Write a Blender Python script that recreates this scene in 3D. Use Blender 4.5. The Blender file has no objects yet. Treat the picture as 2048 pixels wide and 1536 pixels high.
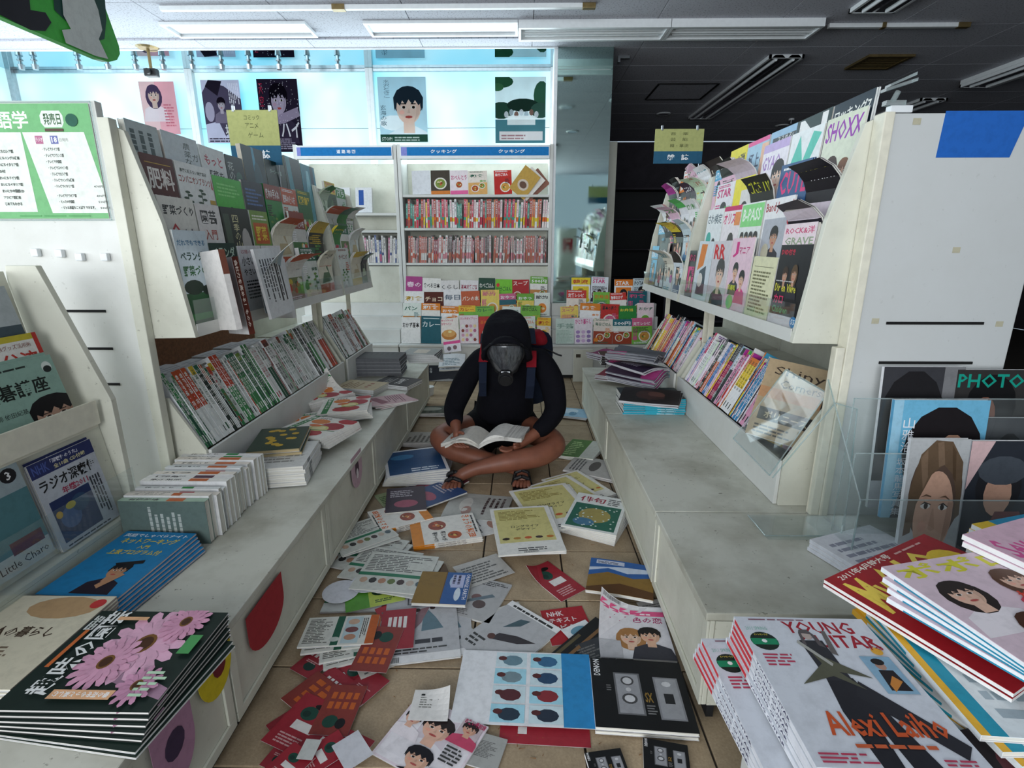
import bpy, bmesh, math, random
from mathutils import Vector, Matrix
R = math.radians
PI = math.pi
scene = bpy.context.scene
C = scene.collection

# ---------------- camera ----------------
CAMZ = 1.17
PITCH, YAW, FPX = 14.83, 0.873, 1050.0
cam_d = bpy.data.cameras.new('camera'); cam_d.sensor_width = 36.0; cam_d.lens = FPX/2048*36.0
cam_d.clip_start = 0.02
cam = bpy.data.objects.new('camera', cam_d); C.objects.link(cam)
cam.location = (0, 0, CAMZ); cam.rotation_euler = (R(90-PITCH), 0, R(YAW))
scene.camera = cam

# ---------------- light and exposure ----------------
scene.view_settings.view_transform = 'Standard'
scene.view_settings.look = 'None'
scene.view_settings.exposure = 0.22
scene.view_settings.gamma = 1.0
scene.view_settings.use_curve_mapping = False
world = bpy.data.worlds.new('world'); scene.world = world; world.use_nodes = True
wb = world.node_tree.nodes['Background']; wb.inputs[0].default_value = (0.62, 0.76, 0.9, 1); wb.inputs[1].default_value = 0.5

def area_light(name, loc, rot, sx, sy, power, col):
    l = bpy.data.lights.new(name, 'AREA'); l.shape = 'RECTANGLE'; l.size = sx; l.size_y = sy
    l.energy = power; l.color = col
    o = bpy.data.objects.new(name, l); C.objects.link(o); o.location = loc; o.rotation_euler = rot
    return o
# daylight through the shop front behind the camera, and through the windows of the left wall
area_light('shopfront_daylight', (-2.2, -3.3, 1.5), (R(99), 0, 0), 5.4, 2.0, 225, (0.95, 0.98, 1.0))
area_light('left_window_daylight', (-4.7, 1.6, 1.75), (0, R(-90), 0), 1.7, 6.5, 95, (0.9, 0.96, 1.0))
area_light('back_window_daylight', (-2.0, 5.3, 1.95), (R(-90), 0, 0), 5.0, 1.3, 75, (0.85, 0.95, 1.0))
scene.cycles.max_bounces = 7
scene.cycles.diffuse_bounces = 3
scene.cycles.transparent_max_bounces = 12
scene.cycles.use_denoising = True
scene.cycles.sample_clamp_indirect = 6

# ---------------- pixel rays onto real planes ----------------
CM = cam.rotation_euler.to_matrix()
def ray(u, v):
    return CM @ Vector(((u-1024)/FPX, (768-v)/FPX, -1.0))
def pz(u, v, z):
    d = ray(u, v); k = (z-CAMZ)/d.z
    return Vector((d.x*k, d.y*k, z))
def py(u, v, y):
    d = ray(u, v); k = y/d.y
    return Vector((d.x*k, y, CAMZ+d.z*k))
def px(u, v, x):
    d = ray(u, v); k = x/d.x
    return Vector((x, d.y*k, CAMZ+d.z*k))

# ---------------- colours ----------------
def lin(c):
    return c/12.92 if c <= 0.04045 else ((c+0.055)/1.055)**2.4
_hx = {}
def H(s):
    """'#rrggbb' or 'rrggbb' to linear rgb"""
    if not isinstance(s, str): return s
    if s not in _hx:
        t = s.lstrip('#'); _hx[s] = tuple(lin(int(t[i:i+2], 16)/255) for i in (0, 2, 4))
    return _hx[s]

# ---------------- materials ----------------
def newmat(name):
    m = bpy.data.materials.new(name); m.use_nodes = True
    nt = m.node_tree; return m, nt, nt.nodes['Principled BSDF']
def N(nt, t, **kw):
    n = nt.nodes.new(t)
    for k, v in kw.items():
        if k in n.inputs: n.inputs[k].default_value = v
        else: setattr(n, k, v)
    return n
def coords(nt, kind='Object', scale=(1, 1, 1)):
    tc = N(nt, 'ShaderNodeTexCoord'); mp = N(nt, 'ShaderNodeMapping'); mp.inputs['Scale'].default_value = scale
    nt.links.new(tc.outputs[kind], mp.inputs[0]); return mp.outputs[0]
def noise(nt, co, scale, detail=3, rough=0.55):
    n = N(nt, 'ShaderNodeTexNoise'); n.inputs['Scale'].default_value = scale; n.inputs['Detail'].default_value = detail
    n.inputs['Roughness'].default_value = rough; nt.links.new(co, n.inputs['Vector']); return n.outputs['Fac']
def ramp(nt, fac, stops):
    r = N(nt, 'ShaderNodeValToRGB'); e = r.color_ramp.elements
    while len(e) < len(stops): e.new(0.5)
    for i, (p, c) in enumerate(stops):
        e[i].position = p; e[i].color = (*H(c), 1) if not isinstance(c, float) else (c, c, c, 1)
    nt.links.new(fac, r.inputs[0]); return r.outputs[0]
def mix(nt, fac, a, b, mode='MIX'):
    m = N(nt, 'ShaderNodeMix', data_type='RGBA', blend_type=mode)
    for i, s in ((0, fac), (6, a), (7, b)):
        if hasattr(s, 'is_linked') or hasattr(s, 'links'): nt.links.new(s, m.inputs[i])
        elif i == 0: m.inputs[0].default_value = s
        else: m.inputs[i].default_value = (*H(s), 1)
    return m.outputs[2]
def bump(nt, b, fac, strength, dist=0.002):
    n = N(nt, 'ShaderNodeBump'); n.inputs['Strength'].default_value = strength; n.inputs['Distance'].default_value = dist
    nt.links.new(fac, n.inputs['Height']); nt.links.new(n.outputs[0], b.inputs['Normal'])

def simple(name, col, rough=0.5, metal=0.0, dirt=0.0, dscale=30, spec=0.5):
    m, nt, b = newmat(name)
    b.inputs['Roughness'].default_value = rough; b.inputs['Metallic'].default_value = metal
    b.inputs['Specular IOR Level'].default_value = spec
    co = coords(nt); f = noise(nt, co, dscale, 4)
    c = mix(nt, ramp(nt, f, [(0.35, 0.0), (0.75, 1.0)]), col, tuple(x*(1-dirt) for x in H(col)))
    nt.links.new(c, b.inputs['Base Color'])
    return m
def print_mat(name, rough, pages=False):
    m, nt, b = newmat(name)
    a = N(nt, 'ShaderNodeAttribute', attribute_name='Col')
    b.inputs['Roughness'].default_value = rough
    b.inputs['Specular IOR Level'].default_value = 0.22
    if pages:
        co = coords(nt, 'Object', (6, 6, 900)); f = noise(nt, co, 1.0, 2)
        c = mix(nt, ramp(nt, f, [(0.35, 0.62), (0.6, 1.0)]), (0, 0, 0), a.outputs['Color'])
        b.inputs['Specular IOR Level'].default_value = 0.1
    else:
        co = coords(nt, 'Object'); f = noise(nt, co, 45, 4, 0.65)
        c = mix(nt, ramp(nt, f, [(0.3, 0.86), (0.55, 1.0)]), (0, 0, 0), a.outputs['Color'])
        f2 = noise(nt, co, 9, 2); bump(nt, b, f2, 0.25, 0.004)
    nt.links.new(c, b.inputs['Base Color'])
    return m
M = {}
M['print'] = print_mat('printed_paper', 0.45)
M['matte'] = print_mat('matte_print', 0.75)
M['pages'] = print_mat('page_edges', 0.85, True)

def laminate(name, col, amount):
    m, nt, b = newmat(name)
    co = coords(nt, 'Object')
    f1 = noise(nt, co, 3.2, 5, 0.62); f2 = noise(nt, co, 60, 3, 0.7)
    c = mix(nt, ramp(nt, f1, [(0.42, 0.0), (0.78, amount)]), col, '8f8b78')
    c = mix(nt, ramp(nt, f2, [(0.66, 0.0), (0.74, amount)]), c, '57523f')
    nt.links.new(c, b.inputs['Base Color'])
    nt.links.new(ramp(nt, f1, [(0.3, 0.42), (0.8, 0.75)]), b.inputs['Roughness'])
    bump(nt, b, f2, 0.08, 0.001)
    return m
M['lam'] = laminate('cream_laminate', 'd9d9ca', 0.45)
M['ledge'] = laminate('grimy_ledge_laminate', 'cfcfc2', 0.9)
M['lamw'] = laminate('white_laminate', 'dcddd8', 0.25)
M['greyp'] = laminate('grey_end_panel', 'c9cccb', 0.12)
M['edge'] = simple('cream_edge_band', 'e6e2cf', 0.45, 0, 0.15)
M['black'] = simple('black_plastic', '0c0c0e', 0.5, 0, 0.2)
M['slot'] = simple('slot_shadow_black', '060606', 0.9)
M['toe'] = simple('dark_toe_kick', '16181c', 0.6, 0, 0.3)
M['metal'] = simple('brushed_metal', 'b6bcc0', 0.3, 0.9, 0.2)
M['white'] = simple('white_enamel', 'e8ecee', 0.35, 0, 0.08)
M['brass'] = simple('aged_brass', '8d7a52', 0.4, 0.7, 0.3)
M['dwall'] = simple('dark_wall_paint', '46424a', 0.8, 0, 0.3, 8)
M['wall'] = simple('pale_wall_paint', 'b9bab2', 0.8, 0, 0.15, 6)
M['cork'] = simple('brown_board', '8a5a3a', 0.8, 0, 0.4, 80)
M['leaf'] = simple('dead_leaf', '8d5a22', 0.8, 0, 0.4, 60)

m, nt, b = newmat('mirror_glass'); M['mirror'] = m
b.inputs['Base Color'].default_value = (*H('b8cfca'), 1); b.inputs['Metallic'].default_value = 1.0
co = coords(nt); f = noise(nt, co, 4, 4); nt.links.new(ramp(nt, f, [(0.4, 0.02), (0.9, 0.12)]), b.inputs['Roughness'])
m, nt, b = newmat('glossy_soffit'); M['soffit'] = m
b.inputs['Base Color'].default_value = (*H('9fc4d0'), 1); b.inputs['Metallic'].default_value = 1.0; b.inputs['Roughness'].default_value = 0.03
co = coords(nt); f = noise(nt, co, 3, 3); nt.links.new(ramp(nt, f, [(0.4, 0.02), (0.9, 0.05)]), b.inputs['Roughness'])
m, nt, b = newmat('lamp_reflector'); M['refl'] = m
b.inputs['Base Color'].default_value = (*H('c9cdd2'), 1); b.inputs['Metallic'].default_value = 0.9
co = coords(nt); f = noise(nt, co, 4, 2); nt.links.new(ramp(nt, f, [(0.4, 0.08), (0.9, 0.2)]), b.inputs['Roughness'])

def acrylic(name, tint, alpha):
    m, nt, b = newmat(name)
    out = nt.nodes['Material Output']
    tr = N(nt, 'ShaderNodeBsdfTransparent'); tr.inputs[0].default_value = (*tint, 1)
    gl = N(nt, 'ShaderNodeBsdfGlossy'); gl.inputs['Roughness'].default_value = 0.03
    mx = N(nt, 'ShaderNodeMixShader'); lw = N(nt, 'ShaderNodeLayerWeight'); lw.inputs[0].default_value = 0.06
    df = N(nt, 'ShaderNodeBsdfDiffuse'); df.inputs[0].default_value = (0.7, 0.75, 0.75, 1)
    m2 = N(nt, 'ShaderNodeMixShader'); 
    co = coords(nt); f = noise(nt, co, 8, 3)
    nt.links.new(ramp(nt, f, [(0.3, alpha*0.2), (0.9, alpha)]), m2.inputs[0])
    nt.links.new(lw.outputs['Facing'], mx.inputs[0]); nt.links.new(tr.outputs[0], mx.inputs[1]); nt.links.new(gl.outputs[0], mx.inputs[2])
    nt.links.new(mx.outputs[0], m2.inputs[1]); nt.links.new(df.outputs[0], m2.inputs[2])
    nt.links.new(m2.outputs[0], out.inputs[0]); nt.nodes.remove(b)
    return m
M['acryl'] = acrylic('clear_acrylic', (0.95, 0.97, 0.97), 0.07)
M['acryl_edge'] = acrylic('acrylic_edge', (0.75, 0.85, 0.85), 0.55)

def film():
    m, nt, b = newmat('backlit_window_film')
    co = coords(nt, 'Object', (1, 1, 1)); f = noise(nt, co, 0.9, 3, 0.5); f2 = noise(nt, co, 26, 3, 0.7)
    c = ramp(nt, f, [(0.33, '6fd0e8'), (0.45, 'b2e6f3'), (0.58, 'e2f6fb')])
    c = mix(nt, ramp(nt, f2, [(0.69, 0.0), (0.75, 0.35)]), c, '2a7f98')
    nt.links.new(c, b.inputs['Emission Color']); b.inputs['Emission Strength'].default_value = 0.84
    b.inputs['Base Color'].default_value = (0.25, 0.4, 0.45, 1); b.inputs['Roughness'].default_value = 0.25
    return m
M['film'] = film()
m, nt, b = newmat('translucent_poster'); M['poster'] = m
a = N(nt, 'ShaderNodeAttribute', attribute_name='Col'); tl = N(nt, 'ShaderNodeBsdfTranslucent'); df = N(nt, 'ShaderNodeBsdfDiffuse')
co = coords(nt); f = noise(nt, co, 6, 3); cc = mix(nt, ramp(nt, f, [(0.3, 0.9), (0.7, 1.0)]), (0, 0, 0), a.outputs['Color'])
mx = N(nt, 'ShaderNodeMixShader'); mx.inputs[0].default_value = 0.55
nt.links.new(cc, tl.inputs[0]); nt.links.new(cc, df.inputs[0]); nt.links.new(df.outputs[0], mx.inputs[1]); nt.links.new(tl.outputs[0], mx.inputs[2])
nt.links.new(mx.outputs[0], nt.nodes['Material Output'].inputs[0]); nt.nodes.remove(b)

def tile_mat():
    m, nt, b = newmat('beige_floor_tile')
    co = coords(nt, 'Object'); oi = N(nt, 'ShaderNodeObjectInfo')
    f = noise(nt, co, 160, 3, 0.7); f1 = noise(nt, co, 9, 5, 0.65)
    c = mix(nt, ramp(nt, f, [(0.35, 0.0), (0.7, 0.6)]), 'b5a082', '8f7b60')
    c = mix(nt, ramp(nt, f1, [(0.45, 0.0), (0.8, 0.6)]), c, '6c5c47')
    hs = N(nt, 'ShaderNodeHueSaturation'); mr = N(nt, 'ShaderNodeMapRange'); mr.inputs[3].default_value = 0.88; mr.inputs[4].default_value = 1.08
    nt.links.new(oi.outputs['Random'], mr.inputs[0]); nt.links.new(mr.outputs[0], hs.inputs['Value']); nt.links.new(c, hs.inputs['Color'])
    nt.links.new(hs.outputs[0], b.inputs['Base Color']); b.inputs['Roughness'].default_value = 0.55
    bump(nt, b, f, 0.15, 0.001); return m
M['tile'] = tile_mat()
M['grout'] = simple('dark_grout', '3c342a', 0.9, 0, 0.4, 20)
def board_mat():
    m, nt, b = newmat('fissured_ceiling_board')
    co = coords(nt, 'Object'); f = noise(nt, co, 75, 4, 0.75); f2 = noise(nt, co, 1.2, 2)
    c = mix(nt, ramp(nt, f, [(0.56, 0.0), (0.62, 1.0)]), 'c4c5ce', '7e7e88')
    c = mix(nt, ramp(nt, f2, [(0.3, 0.0), (0.8, 0.25)]), c, '9a9aa2')
    nt.links.new(c, b.inputs['Base Color']); b.inputs['Roughness'].default_value = 0.9
    bump(nt, b, f, 0.35, 0.003); return m
M['board'] = board_mat()

# ---------------- mesh building ----------------
class MB:
    def __init__(s): s.v = []; s.f = []; s.c = []; s.m = []
    def add(s, vs, fs, col=(0.5, 0.5, 0.5), mat=0):
        o = len(s.v); s.v += [tuple(v) for v in vs]; c = H(col)
        for f in fs: s.f.append([i+o for i in f]); s.c.append(c); s.m.append(mat)
        return s
    def box(s, x0, y0, z0, x1, y1, z1, col=(0.5, 0.5, 0.5), mat=0):
        x0, x1 = sorted((x0, x1)); y0, y1 = sorted((y0, y1)); z0, z1 = sorted((z0, z1))
        vs = [(x, y, z) for z in (z0, z1) for y in (y0, y1) for x in (x0, x1)]
        return s.add(vs, [(0, 2, 3, 1), (4, 5, 7, 6), (0, 1, 5, 4), (2, 6, 7, 3), (0, 4, 6, 2), (1, 3, 7, 5)], col, mat)
    def quad(s, pts, col, mat=0): return s.add(pts, [tuple(range(len(pts)))], col, mat)
    def prism(s, pts, d, col=(0.5, 0.5, 0.5), mat=0):
        """pts: 3D polygon, d: extrusion vector"""
        n = len(pts); d = Vector(d); a = [Vector(p) for p in pts]; b2 = [p+d for p in a]
        fs = [tuple(range(n))[::-1], tuple(range(n, 2*n))] + [(i, (i+1) % n, (i+1) % n+n, i+n) for i in range(n)]
        return s.add(a+b2, fs, col, mat)
    def tube(s, p0, p1, r0, r1=None, n=12, col=(0.5, 0.5, 0.5), mat=0):
        r1 = r0 if r1 is None else r1; p0 = Vector(p0); p1 = Vector(p1); d = (p1-p0).normalized()
        a = d.orthogonal().normalized(); b2 = d.cross(a)
        ring = lambda p, r: [p+a*math.cos(2*PI*i/n)*r+b2*math.sin(2*PI*i/n)*r for i in range(n)]
        vs = ring(p0, r0)+ring(p1, r1)
        fs = [(i, (i+1) % n, (i+1) % n+n, i+n) for i in range(n)]+[tuple(range(n))[::-1], tuple(range(n, 2*n))]
        return s.add(vs, fs, col, mat)
    def path(s, pts, r, n=6, col=(0.5, 0.5, 0.5), mat=0):
        for a, b2 in zip(pts[:-1], pts[1:]): s.tube(a, b2, r, r, n, col, mat)
        return s
    def mesh(s, name, mats, bend=None, cuts=(0, 0), bevel=0.0, smooth=False, fix=False):
        me = bpy.data.meshes.new(name); me.from_pydata(s.v, [], s.f)
        for mm in mats: me.materials.append(M[mm] if isinstance(mm, str) else mm)
        me.polygons.foreach_set('material_index', s.m)
        ca = me.color_attributes.new('Col', 'FLOAT_COLOR', 'CORNER')
        buf = []
        for f, c in zip(s.f, s.c): buf += [c[0], c[1], c[2], 1.0]*len(f)
        ca.data.foreach_set('color', buf)
        if bend or bevel or fix:
            bm = bmesh.new(); bm.from_mesh(me)
            if fix: bmesh.ops.recalc_face_normals(bm, faces=bm.faces)
            if bevel: bmesh.ops.bevel(bm, geom=bm.edges[:], offset=bevel, segments=2, affect='EDGES', profile=0.6)
            if bend:
                xs = [v.co.x for v in bm.verts]; ys = [v.co.y for v in bm.verts]
                for k in range(1, cuts[0]):
                    x = min(xs)+(max(xs)-min(xs))*k/cuts[0]
                    bmesh.ops.bisect_plane(bm, geom=bm.verts[:]+bm.edges[:]+bm.faces[:], plane_co=(x, 0, 0), plane_no=(1, 0, 0))
                for k in range(1, cuts[1]):
                    y = min(ys)+(max(ys)-min(ys))*k/cuts[1]
                    bmesh.ops.bisect_plane(bm, geom=bm.verts[:]+bm.edges[:]+bm.faces[:], plane_co=(0, y, 0), plane_no=(0, 1, 0))
                for v in bm.verts: v.co = bend(v.co)
            bm.to_mesh(me); bm.free()
        if smooth:
            me.polygons.foreach_set('use_smooth', [True]*len(me.polygons))
        return me
def link(name, me, parent=None, mw=None):
    o = bpy.data.objects.new(name, me); C.objects.link(o)
    if parent is not None: o.parent = parent
    if mw is not None: o.matrix_local = mw
    return o
def obj(name, mb, mats, parent=None, mw=None, **kw):
    if isinstance(mats, str): mats = [mats]
    return link(name, mb.mesh(name, mats, **kw), parent, mw)
def empty(name, loc=(0, 0, 0), mw=None):
    o = bpy.data.objects.new(name, None); C.objects.link(o); o.empty_display_size = 0.05
    if mw is not None: o.matrix_local = mw
    else: o.location = loc
    return o
def tag(o, label, cat, group=None):
    o['label'] = label; o['category'] = cat
    if group: o['group'] = group
    return o
def struct(o, label=None):
    o['kind'] = 'structure'
    if label: o['label'] = label
    return o
def frame(o, x, y):
    x = Vector(x).normalized(); y = Vector(y); z = x.cross(y).normalized(); y = z.cross(x)
    m = Matrix((x, y, z)).transposed().to_4x4(); m.translation = Vector(o); return m

# ---------------- flat lettering ----------------
_gl = {}
def glyphs(text, bold=0.0):
    k = (text, bold)
    if k not in _gl:
        cu = bpy.data.curves.new('lettering', 'FONT'); cu.body = text; cu.resolution_u = 1; cu.offset = bold
        o = bpy.data.objects.new('lettering', cu); me = o.to_mesh()
        vs = [(v.co.x, v.co.y) for v in me.vertices]; fs = [tuple(p.vertices) for p in me.polygons]
        o.to_mesh_clear(); bpy.data.objects.remove(o); bpy.data.curves.remove(cu)
        if not vs: vs = [(0, 0), (1, 0), (1, 1)]; fs = [(0, 1, 2)]
        x0 = min(v[0] for v in vs); x1 = max(v[0] for v in vs); y0 = min(v[1] for v in vs); y1 = max(v[1] for v in vs)
        if len(text) == 1 and text in 'ー一-・1l': y0 -= 0.3; y1 += 0.3
        _gl[k] = ([((a-x0)/(x1-x0+1e-9), (b2-y0)/(y1-y0+1e-9)) for a, b2 in vs], fs)
    return _gl[k]
DZ = 0.00005
def clip(pts):
    for ax, lim, sg in ((0, 0.0, 1), (0, 1.0, -1), (1, 0.0, 1), (1, 1.0, -1)):
        out = []; n = len(pts)
        for i in range(n):
            a, b2 = pts[i], pts[(i+1) % n]; da = sg*(a[ax]-lim); db = sg*(b2[ax]-lim)
            if da >= 0: out.append(a)
            if (da >= 0) != (db >= 0):
                k = da/(da-db); out.append((a[0]+(b2[0]-a[0])*k, a[1]+(b2[1]-a[1])*k))
        pts = out
        if len(pts) < 3: return []
    return pts
def draw(mb, art, O, ex, ey, n, mat=0):
    """flat print: art in unit square coordinates on the plane O + u*ex + v*ey, layered along n"""
    O = Vector(O); ex = Vector(ex); ey = Vector(ey); n = Vector(n).normalized()
    P = lambda u, v, L: O+ex*u+ey*v+n*(DZ*(L+1))
    L = 0; last = None
    for a in art:
        k = a[0]
        if k == 'lines' and last == 'lines': pass
        else: L += 1
        last = k
        if k == 'r':
            _, u0, v0, u1, v1, c = a; u0, v0, u1, v1 = [min(1.0, max(0.0, x_)) for x_ in (u0, v0, u1, v1)]
            mb.quad([P(u0, v0, L), P(u1, v0, L), P(u1, v1, L), P(u0, v1, L)], c, mat)
        elif k == 'p':
            q = clip(a[1])
            if q: mb.quad([P(u, v, L) for u, v in q], a[2], mat)
        elif k == 'e':
            _, cx, cy, rx, ry, c = a[:6]; nn = a[6] if len(a) > 6 else 14
            q = clip([(cx+rx*math.cos(2*PI*i/nn), cy+ry*math.sin(2*PI*i/nn)) for i in range(nn)])
            if q: mb.quad([P(u, v, L) for u, v in q], c, mat)
        elif k == 't':
            _, t, u0, v0, u1, v1, c = a[:7]; opt = a[7] if len(a) > 7 else ''
            bold = 0.02 if 'b' in opt else 0.0
            if 'v' in opt:
                m_ = len(t); hh = (v1-v0)/m_
                for i, ch in enumerate(t):
                    vs, fs = glyphs(ch, bold); b0 = v1-hh*(i+0.94)
                    mb.add([P(u0+(u1-u0)*x, b0+hh*0.88*y, L) for x, y in vs], fs, c, mat)
            else:
                vs, fs = glyphs(t, bold)
                if 'w' in opt: f = lambda x, y: (u0+(u1-u0)*y*-1+(u1-u0), v0+(v1-v0)*x)   # reads upward
                elif 'd' in opt: f = lambda x, y: (u0+(u1-u0)*y, v1-(v1-v0)*x)             # reads downward
                else: f = lambda x, y: (u0+(u1-u0)*x, v0+(v1-v0)*y)
                mb.add([P(*f(x, y), L) for x, y in vs], fs, c, mat)
        elif k == 'lines':
            _, u0, v0, u1, v1, cnt, c = a[:7]; rr = random.Random(int(u0*991+v0*577+cnt))
            vert = len(a) > 7
            for i in range(cnt):
                if vert:
                    w = (u1-u0)/cnt; a0 = u0+w*i; e = v1-(v1-v0)*rr.uniform(0.6, 1.0)
                    y = v1
                    while y > e:
                        y2 = max(e, y-rr.uniform(0.03, 0.12)); mb.quad([P(a0, y2, L), P(a0+w*0.5, y2, L), P(a0+w*0.5, y, L), P(a0, y, L)], c, mat); y = y2-0.012
                else:
                    h = (v1-v0)/cnt; b0 = v1-h*(i+1); e = u0+(u1-u0)*rr.uniform(0.6, 1.0); x = u0
                    while x < e:
                        x2 = min(e, x+rr.uniform(0.04, 0.16)); mb.quad([P(x, b0, L), P(x2, b0, L), P(x2, b0+h*0.5, L), P(x, b0+h*0.5, L)], c, mat); x = x2+0.015

# art pieces, aspect of a cover about 0.74
A_ = 0.74
def person_art(cx, cy, s, hair='1a1416', skin='d9ab8e', shirt='e9e9ee', long=False, body=True, look=0):
    """head height about s; (cx, cy) centre of the face"""
    w = s*0.38/A_; o = []
    if body: o += [('p', [(cx-w*2.1, cy-s*1.5), (cx+w*2.1, cy-s*1.5), (cx+w*1.7, cy-s*0.8), (cx+w*0.5, cy-s*0.55), (cx-w*0.5, cy-s*0.55), (cx-w*1.7, cy-s*0.8)], shirt)]
    if long: o += [('e', cx, cy-s*0.12, w*1.35, s*0.68, hair)]
    o += [('p', [(cx-w*0.42, cy-s*0.75), (cx+w*0.42, cy-s*0.75), (cx+w*0.4, cy-s*0.2), (cx-w*0.4, cy-s*0.2)], skin)]
    o += [('e', cx, cy+s*0.1, w*1.08, s*0.43, hair), ('e', cx, cy-s*0.05, w*0.9, s*0.44, skin, 18)]
    o += [('p', [(cx+w*a_, cy+s*b_) for a_, b_ in ((-1.05, -0.12), (-0.85, 0.12), (-0.62, 0.02), (-0.45, 0.17), (-0.2, 0.05), (0.02, 0.2), (0.3, 0.06), (0.5, 0.18), (0.76, 0.03), (0.93, 0.12), (1.05, -0.12), (1.1, 0.25), (0.82, 0.45), (0.4, 0.55), (0, 0.57), (-0.4, 0.55), (-0.82, 0.45), (-1.1, 0.25))], hair)]
    sk2 = tuple(x*0.82 for x in H(skin)); o.insert(-1, ('p', [(cx+w*0.35, cy-s*0.44), (cx+w*0.8, cy-s*0.2), (cx+w*0.88, cy+s*0.1), (cx+w*0.6, cy+s*0.1), (cx+w*0.55, cy-s*0.2)], sk2)); o.append(('e', cx-w*0.5, cy-s*0.16, w*0.2, s*0.06, tuple(min(1, x*k) for x, k in zip(H(skin), (1.08, 0.85, 0.85))), 8))
    e = '241a18'
    o += [('e', cx-w*0.36, cy-s*0.02, w*0.2, s*0.04, 'f0ece8', 8), ('e', cx+w*0.36, cy-s*0.02, w*0.2, s*0.04, 'f0ece8', 8), ('e', cx-w*0.35, cy-s*0.018, w*0.12, s*0.042, e, 8), ('e', cx+w*0.37, cy-s*0.018, w*0.12, s*0.042, e, 8),
          ('r', cx-w*0.55, cy+s*0.065, cx-w*0.18, cy+s*0.09, e), ('r', cx+w*0.18, cy+s*0.065, cx+w*0.55, cy+s*0.09, e),
          ('p', [(cx-w*0.1, cy-s*0.18), (cx+w*0.12, cy-s*0.18), (cx+w*0.03, cy-s*0.04)], tuple(x*0.8 for x in H(skin))),
          ('e', cx, cy-s*0.29, w*0.28, s*0.04, 'b5524e', 8)]
    return o
def flower_art(cx, cy, r, petal='e3a9c4', core='4a2c1c', n=16, rot=0):
    o = []
    for ring, k in ((1.0, 1), (0.72, 0.92)):
        for i in range(n):
            a = rot+2*PI*(i+(0.5 if ring < 1 else 0))/n; d = (math.cos(a), math.sin(a)); q = (-d[1], d[0])
            c = tuple(x*k*(0.92+0.16*((i*7) % 5)/5) for x in H(petal))
            pts = [(0.18, -0.05), (0.6, -0.13), (0.9, -0.11), (1.0, 0), (0.9, 0.11), (0.6, 0.13), (0.18, 0.05)]
            o.append(('p', [((cx+(d[0]*p+q[0]*s)*r*ring/A_), cy+(d[1]*p+q[1]*s)*r*ring) for p, s in pts], c))
    o += [('e', cx, cy, r*0.26/A_, r*0.24, '7a5428'), ('e', cx, cy, r*0.19/A_, r*0.18, core)]
    return o
def food_art(cx, cy, r, c1='b5542c', rng=None):
    rng = rng or random.Random(int(cx*100+cy*37)); o = [('e', cx, cy, r/A_, r, 'f1ece2'), ('e', cx, cy, r*0.8/A_, r*0.8, c1)]
    for i in range(7):
        a = rng.uniform(0, 6.28); d = rng.uniform(0, 0.5)*r
        o.append(('e', cx+math.cos(a)*d/A_, cy+math.sin(a)*d, r*0.2/A_, r*0.17, rng.choice(['d88a3a', '8c3a20', 'e3c26a', '6d8a3a', 'c8643c', 'f0dcb0']), 8))
    return o
# ---------------- room ----------------
CH = 2.77
XL, XR, YB, YF = -4.83, 7.2, 5.5, 9.2
# floor with separate tiles
fl = struct(obj('floor', MB().box(XL, -3.4, -0.06, XR, YF, -0.006), 'grout'), 'beige tiled shop floor with dark joints')
tm = MB().box(-0.147, -0.147, -0.02, 0.147, 0.147, 0.0).mesh('tile', ['tile'], bevel=0.002)
T0 = pz(968, 1101, 0)
for i in range(-4, 4):
    for j in range(-3, 13):
        x = T0.x+(i+0.5)*0.3; y = T0.y+(j+0.5)*0.3
        if -0.85 < x < 0.62 or (y > 3.9 and -1.3 < x < 1.3): link('tile', tm, fl, Matrix.Translation((x, y, 0)))
# ceiling
ce = struct(obj('ceiling', MB().box(XL, -3.4, CH+0.015, XR, YF, CH+0.1), 'board'), 'pale fissured board ceiling with thin seams')
bm_ = MB().box(-0.4525, -0.225, 0, 0.4525, 0.225, 0.015).mesh('panel', ['board'], bevel=0.002)
nx = 0
x = 0.09+0.455
cols = [0.09+0.455+0.91*k for k in range(-5, 7)]
for x in cols:
    for j in range(24):
        y = -1.6+0.455*j
        if y > YF: continue
        if x < 0.3 and y > 4.96-0.2: continue
        link('panel', bm_, ce, Matrix.Translation((x, y, CH)))
for x in cols[:5]:
    link('panel', MB().box(-0.4525, 0, 0, 0.4525, 0.185, 0.015).mesh('panel', ['board']), ce, Matrix.Translation((x, 4.775-0.0, CH)))
so = struct(obj('ceiling_soffit', MB().box(XL, 4.965, CH-0.004, 0.31, YB, CH+0.012), 'soffit'), 'glossy strip of ceiling in front of the windows')
struct(obj('trim_1', MB().box(XL, 4.955, CH-0.012, 0.31, 4.967, CH+0.01), 'white'))
# walls
struct(obj('wall_back', MB().box(XL, YB, 0, 0.32, YB+0.1, 1.22), 'wall'))
struct(obj('wall_left', MB().box(XL-0.1, -3.4, 0, XL, YB+0.1, 1.0), 'wall'))
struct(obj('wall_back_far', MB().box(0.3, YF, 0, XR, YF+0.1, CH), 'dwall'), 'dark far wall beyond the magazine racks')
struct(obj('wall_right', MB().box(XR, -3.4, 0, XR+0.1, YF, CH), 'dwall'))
struct(obj('wall_inner', MB().box(0.32, 5.5, 0, 0.42, YF, CH), 'dwall'))
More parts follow.
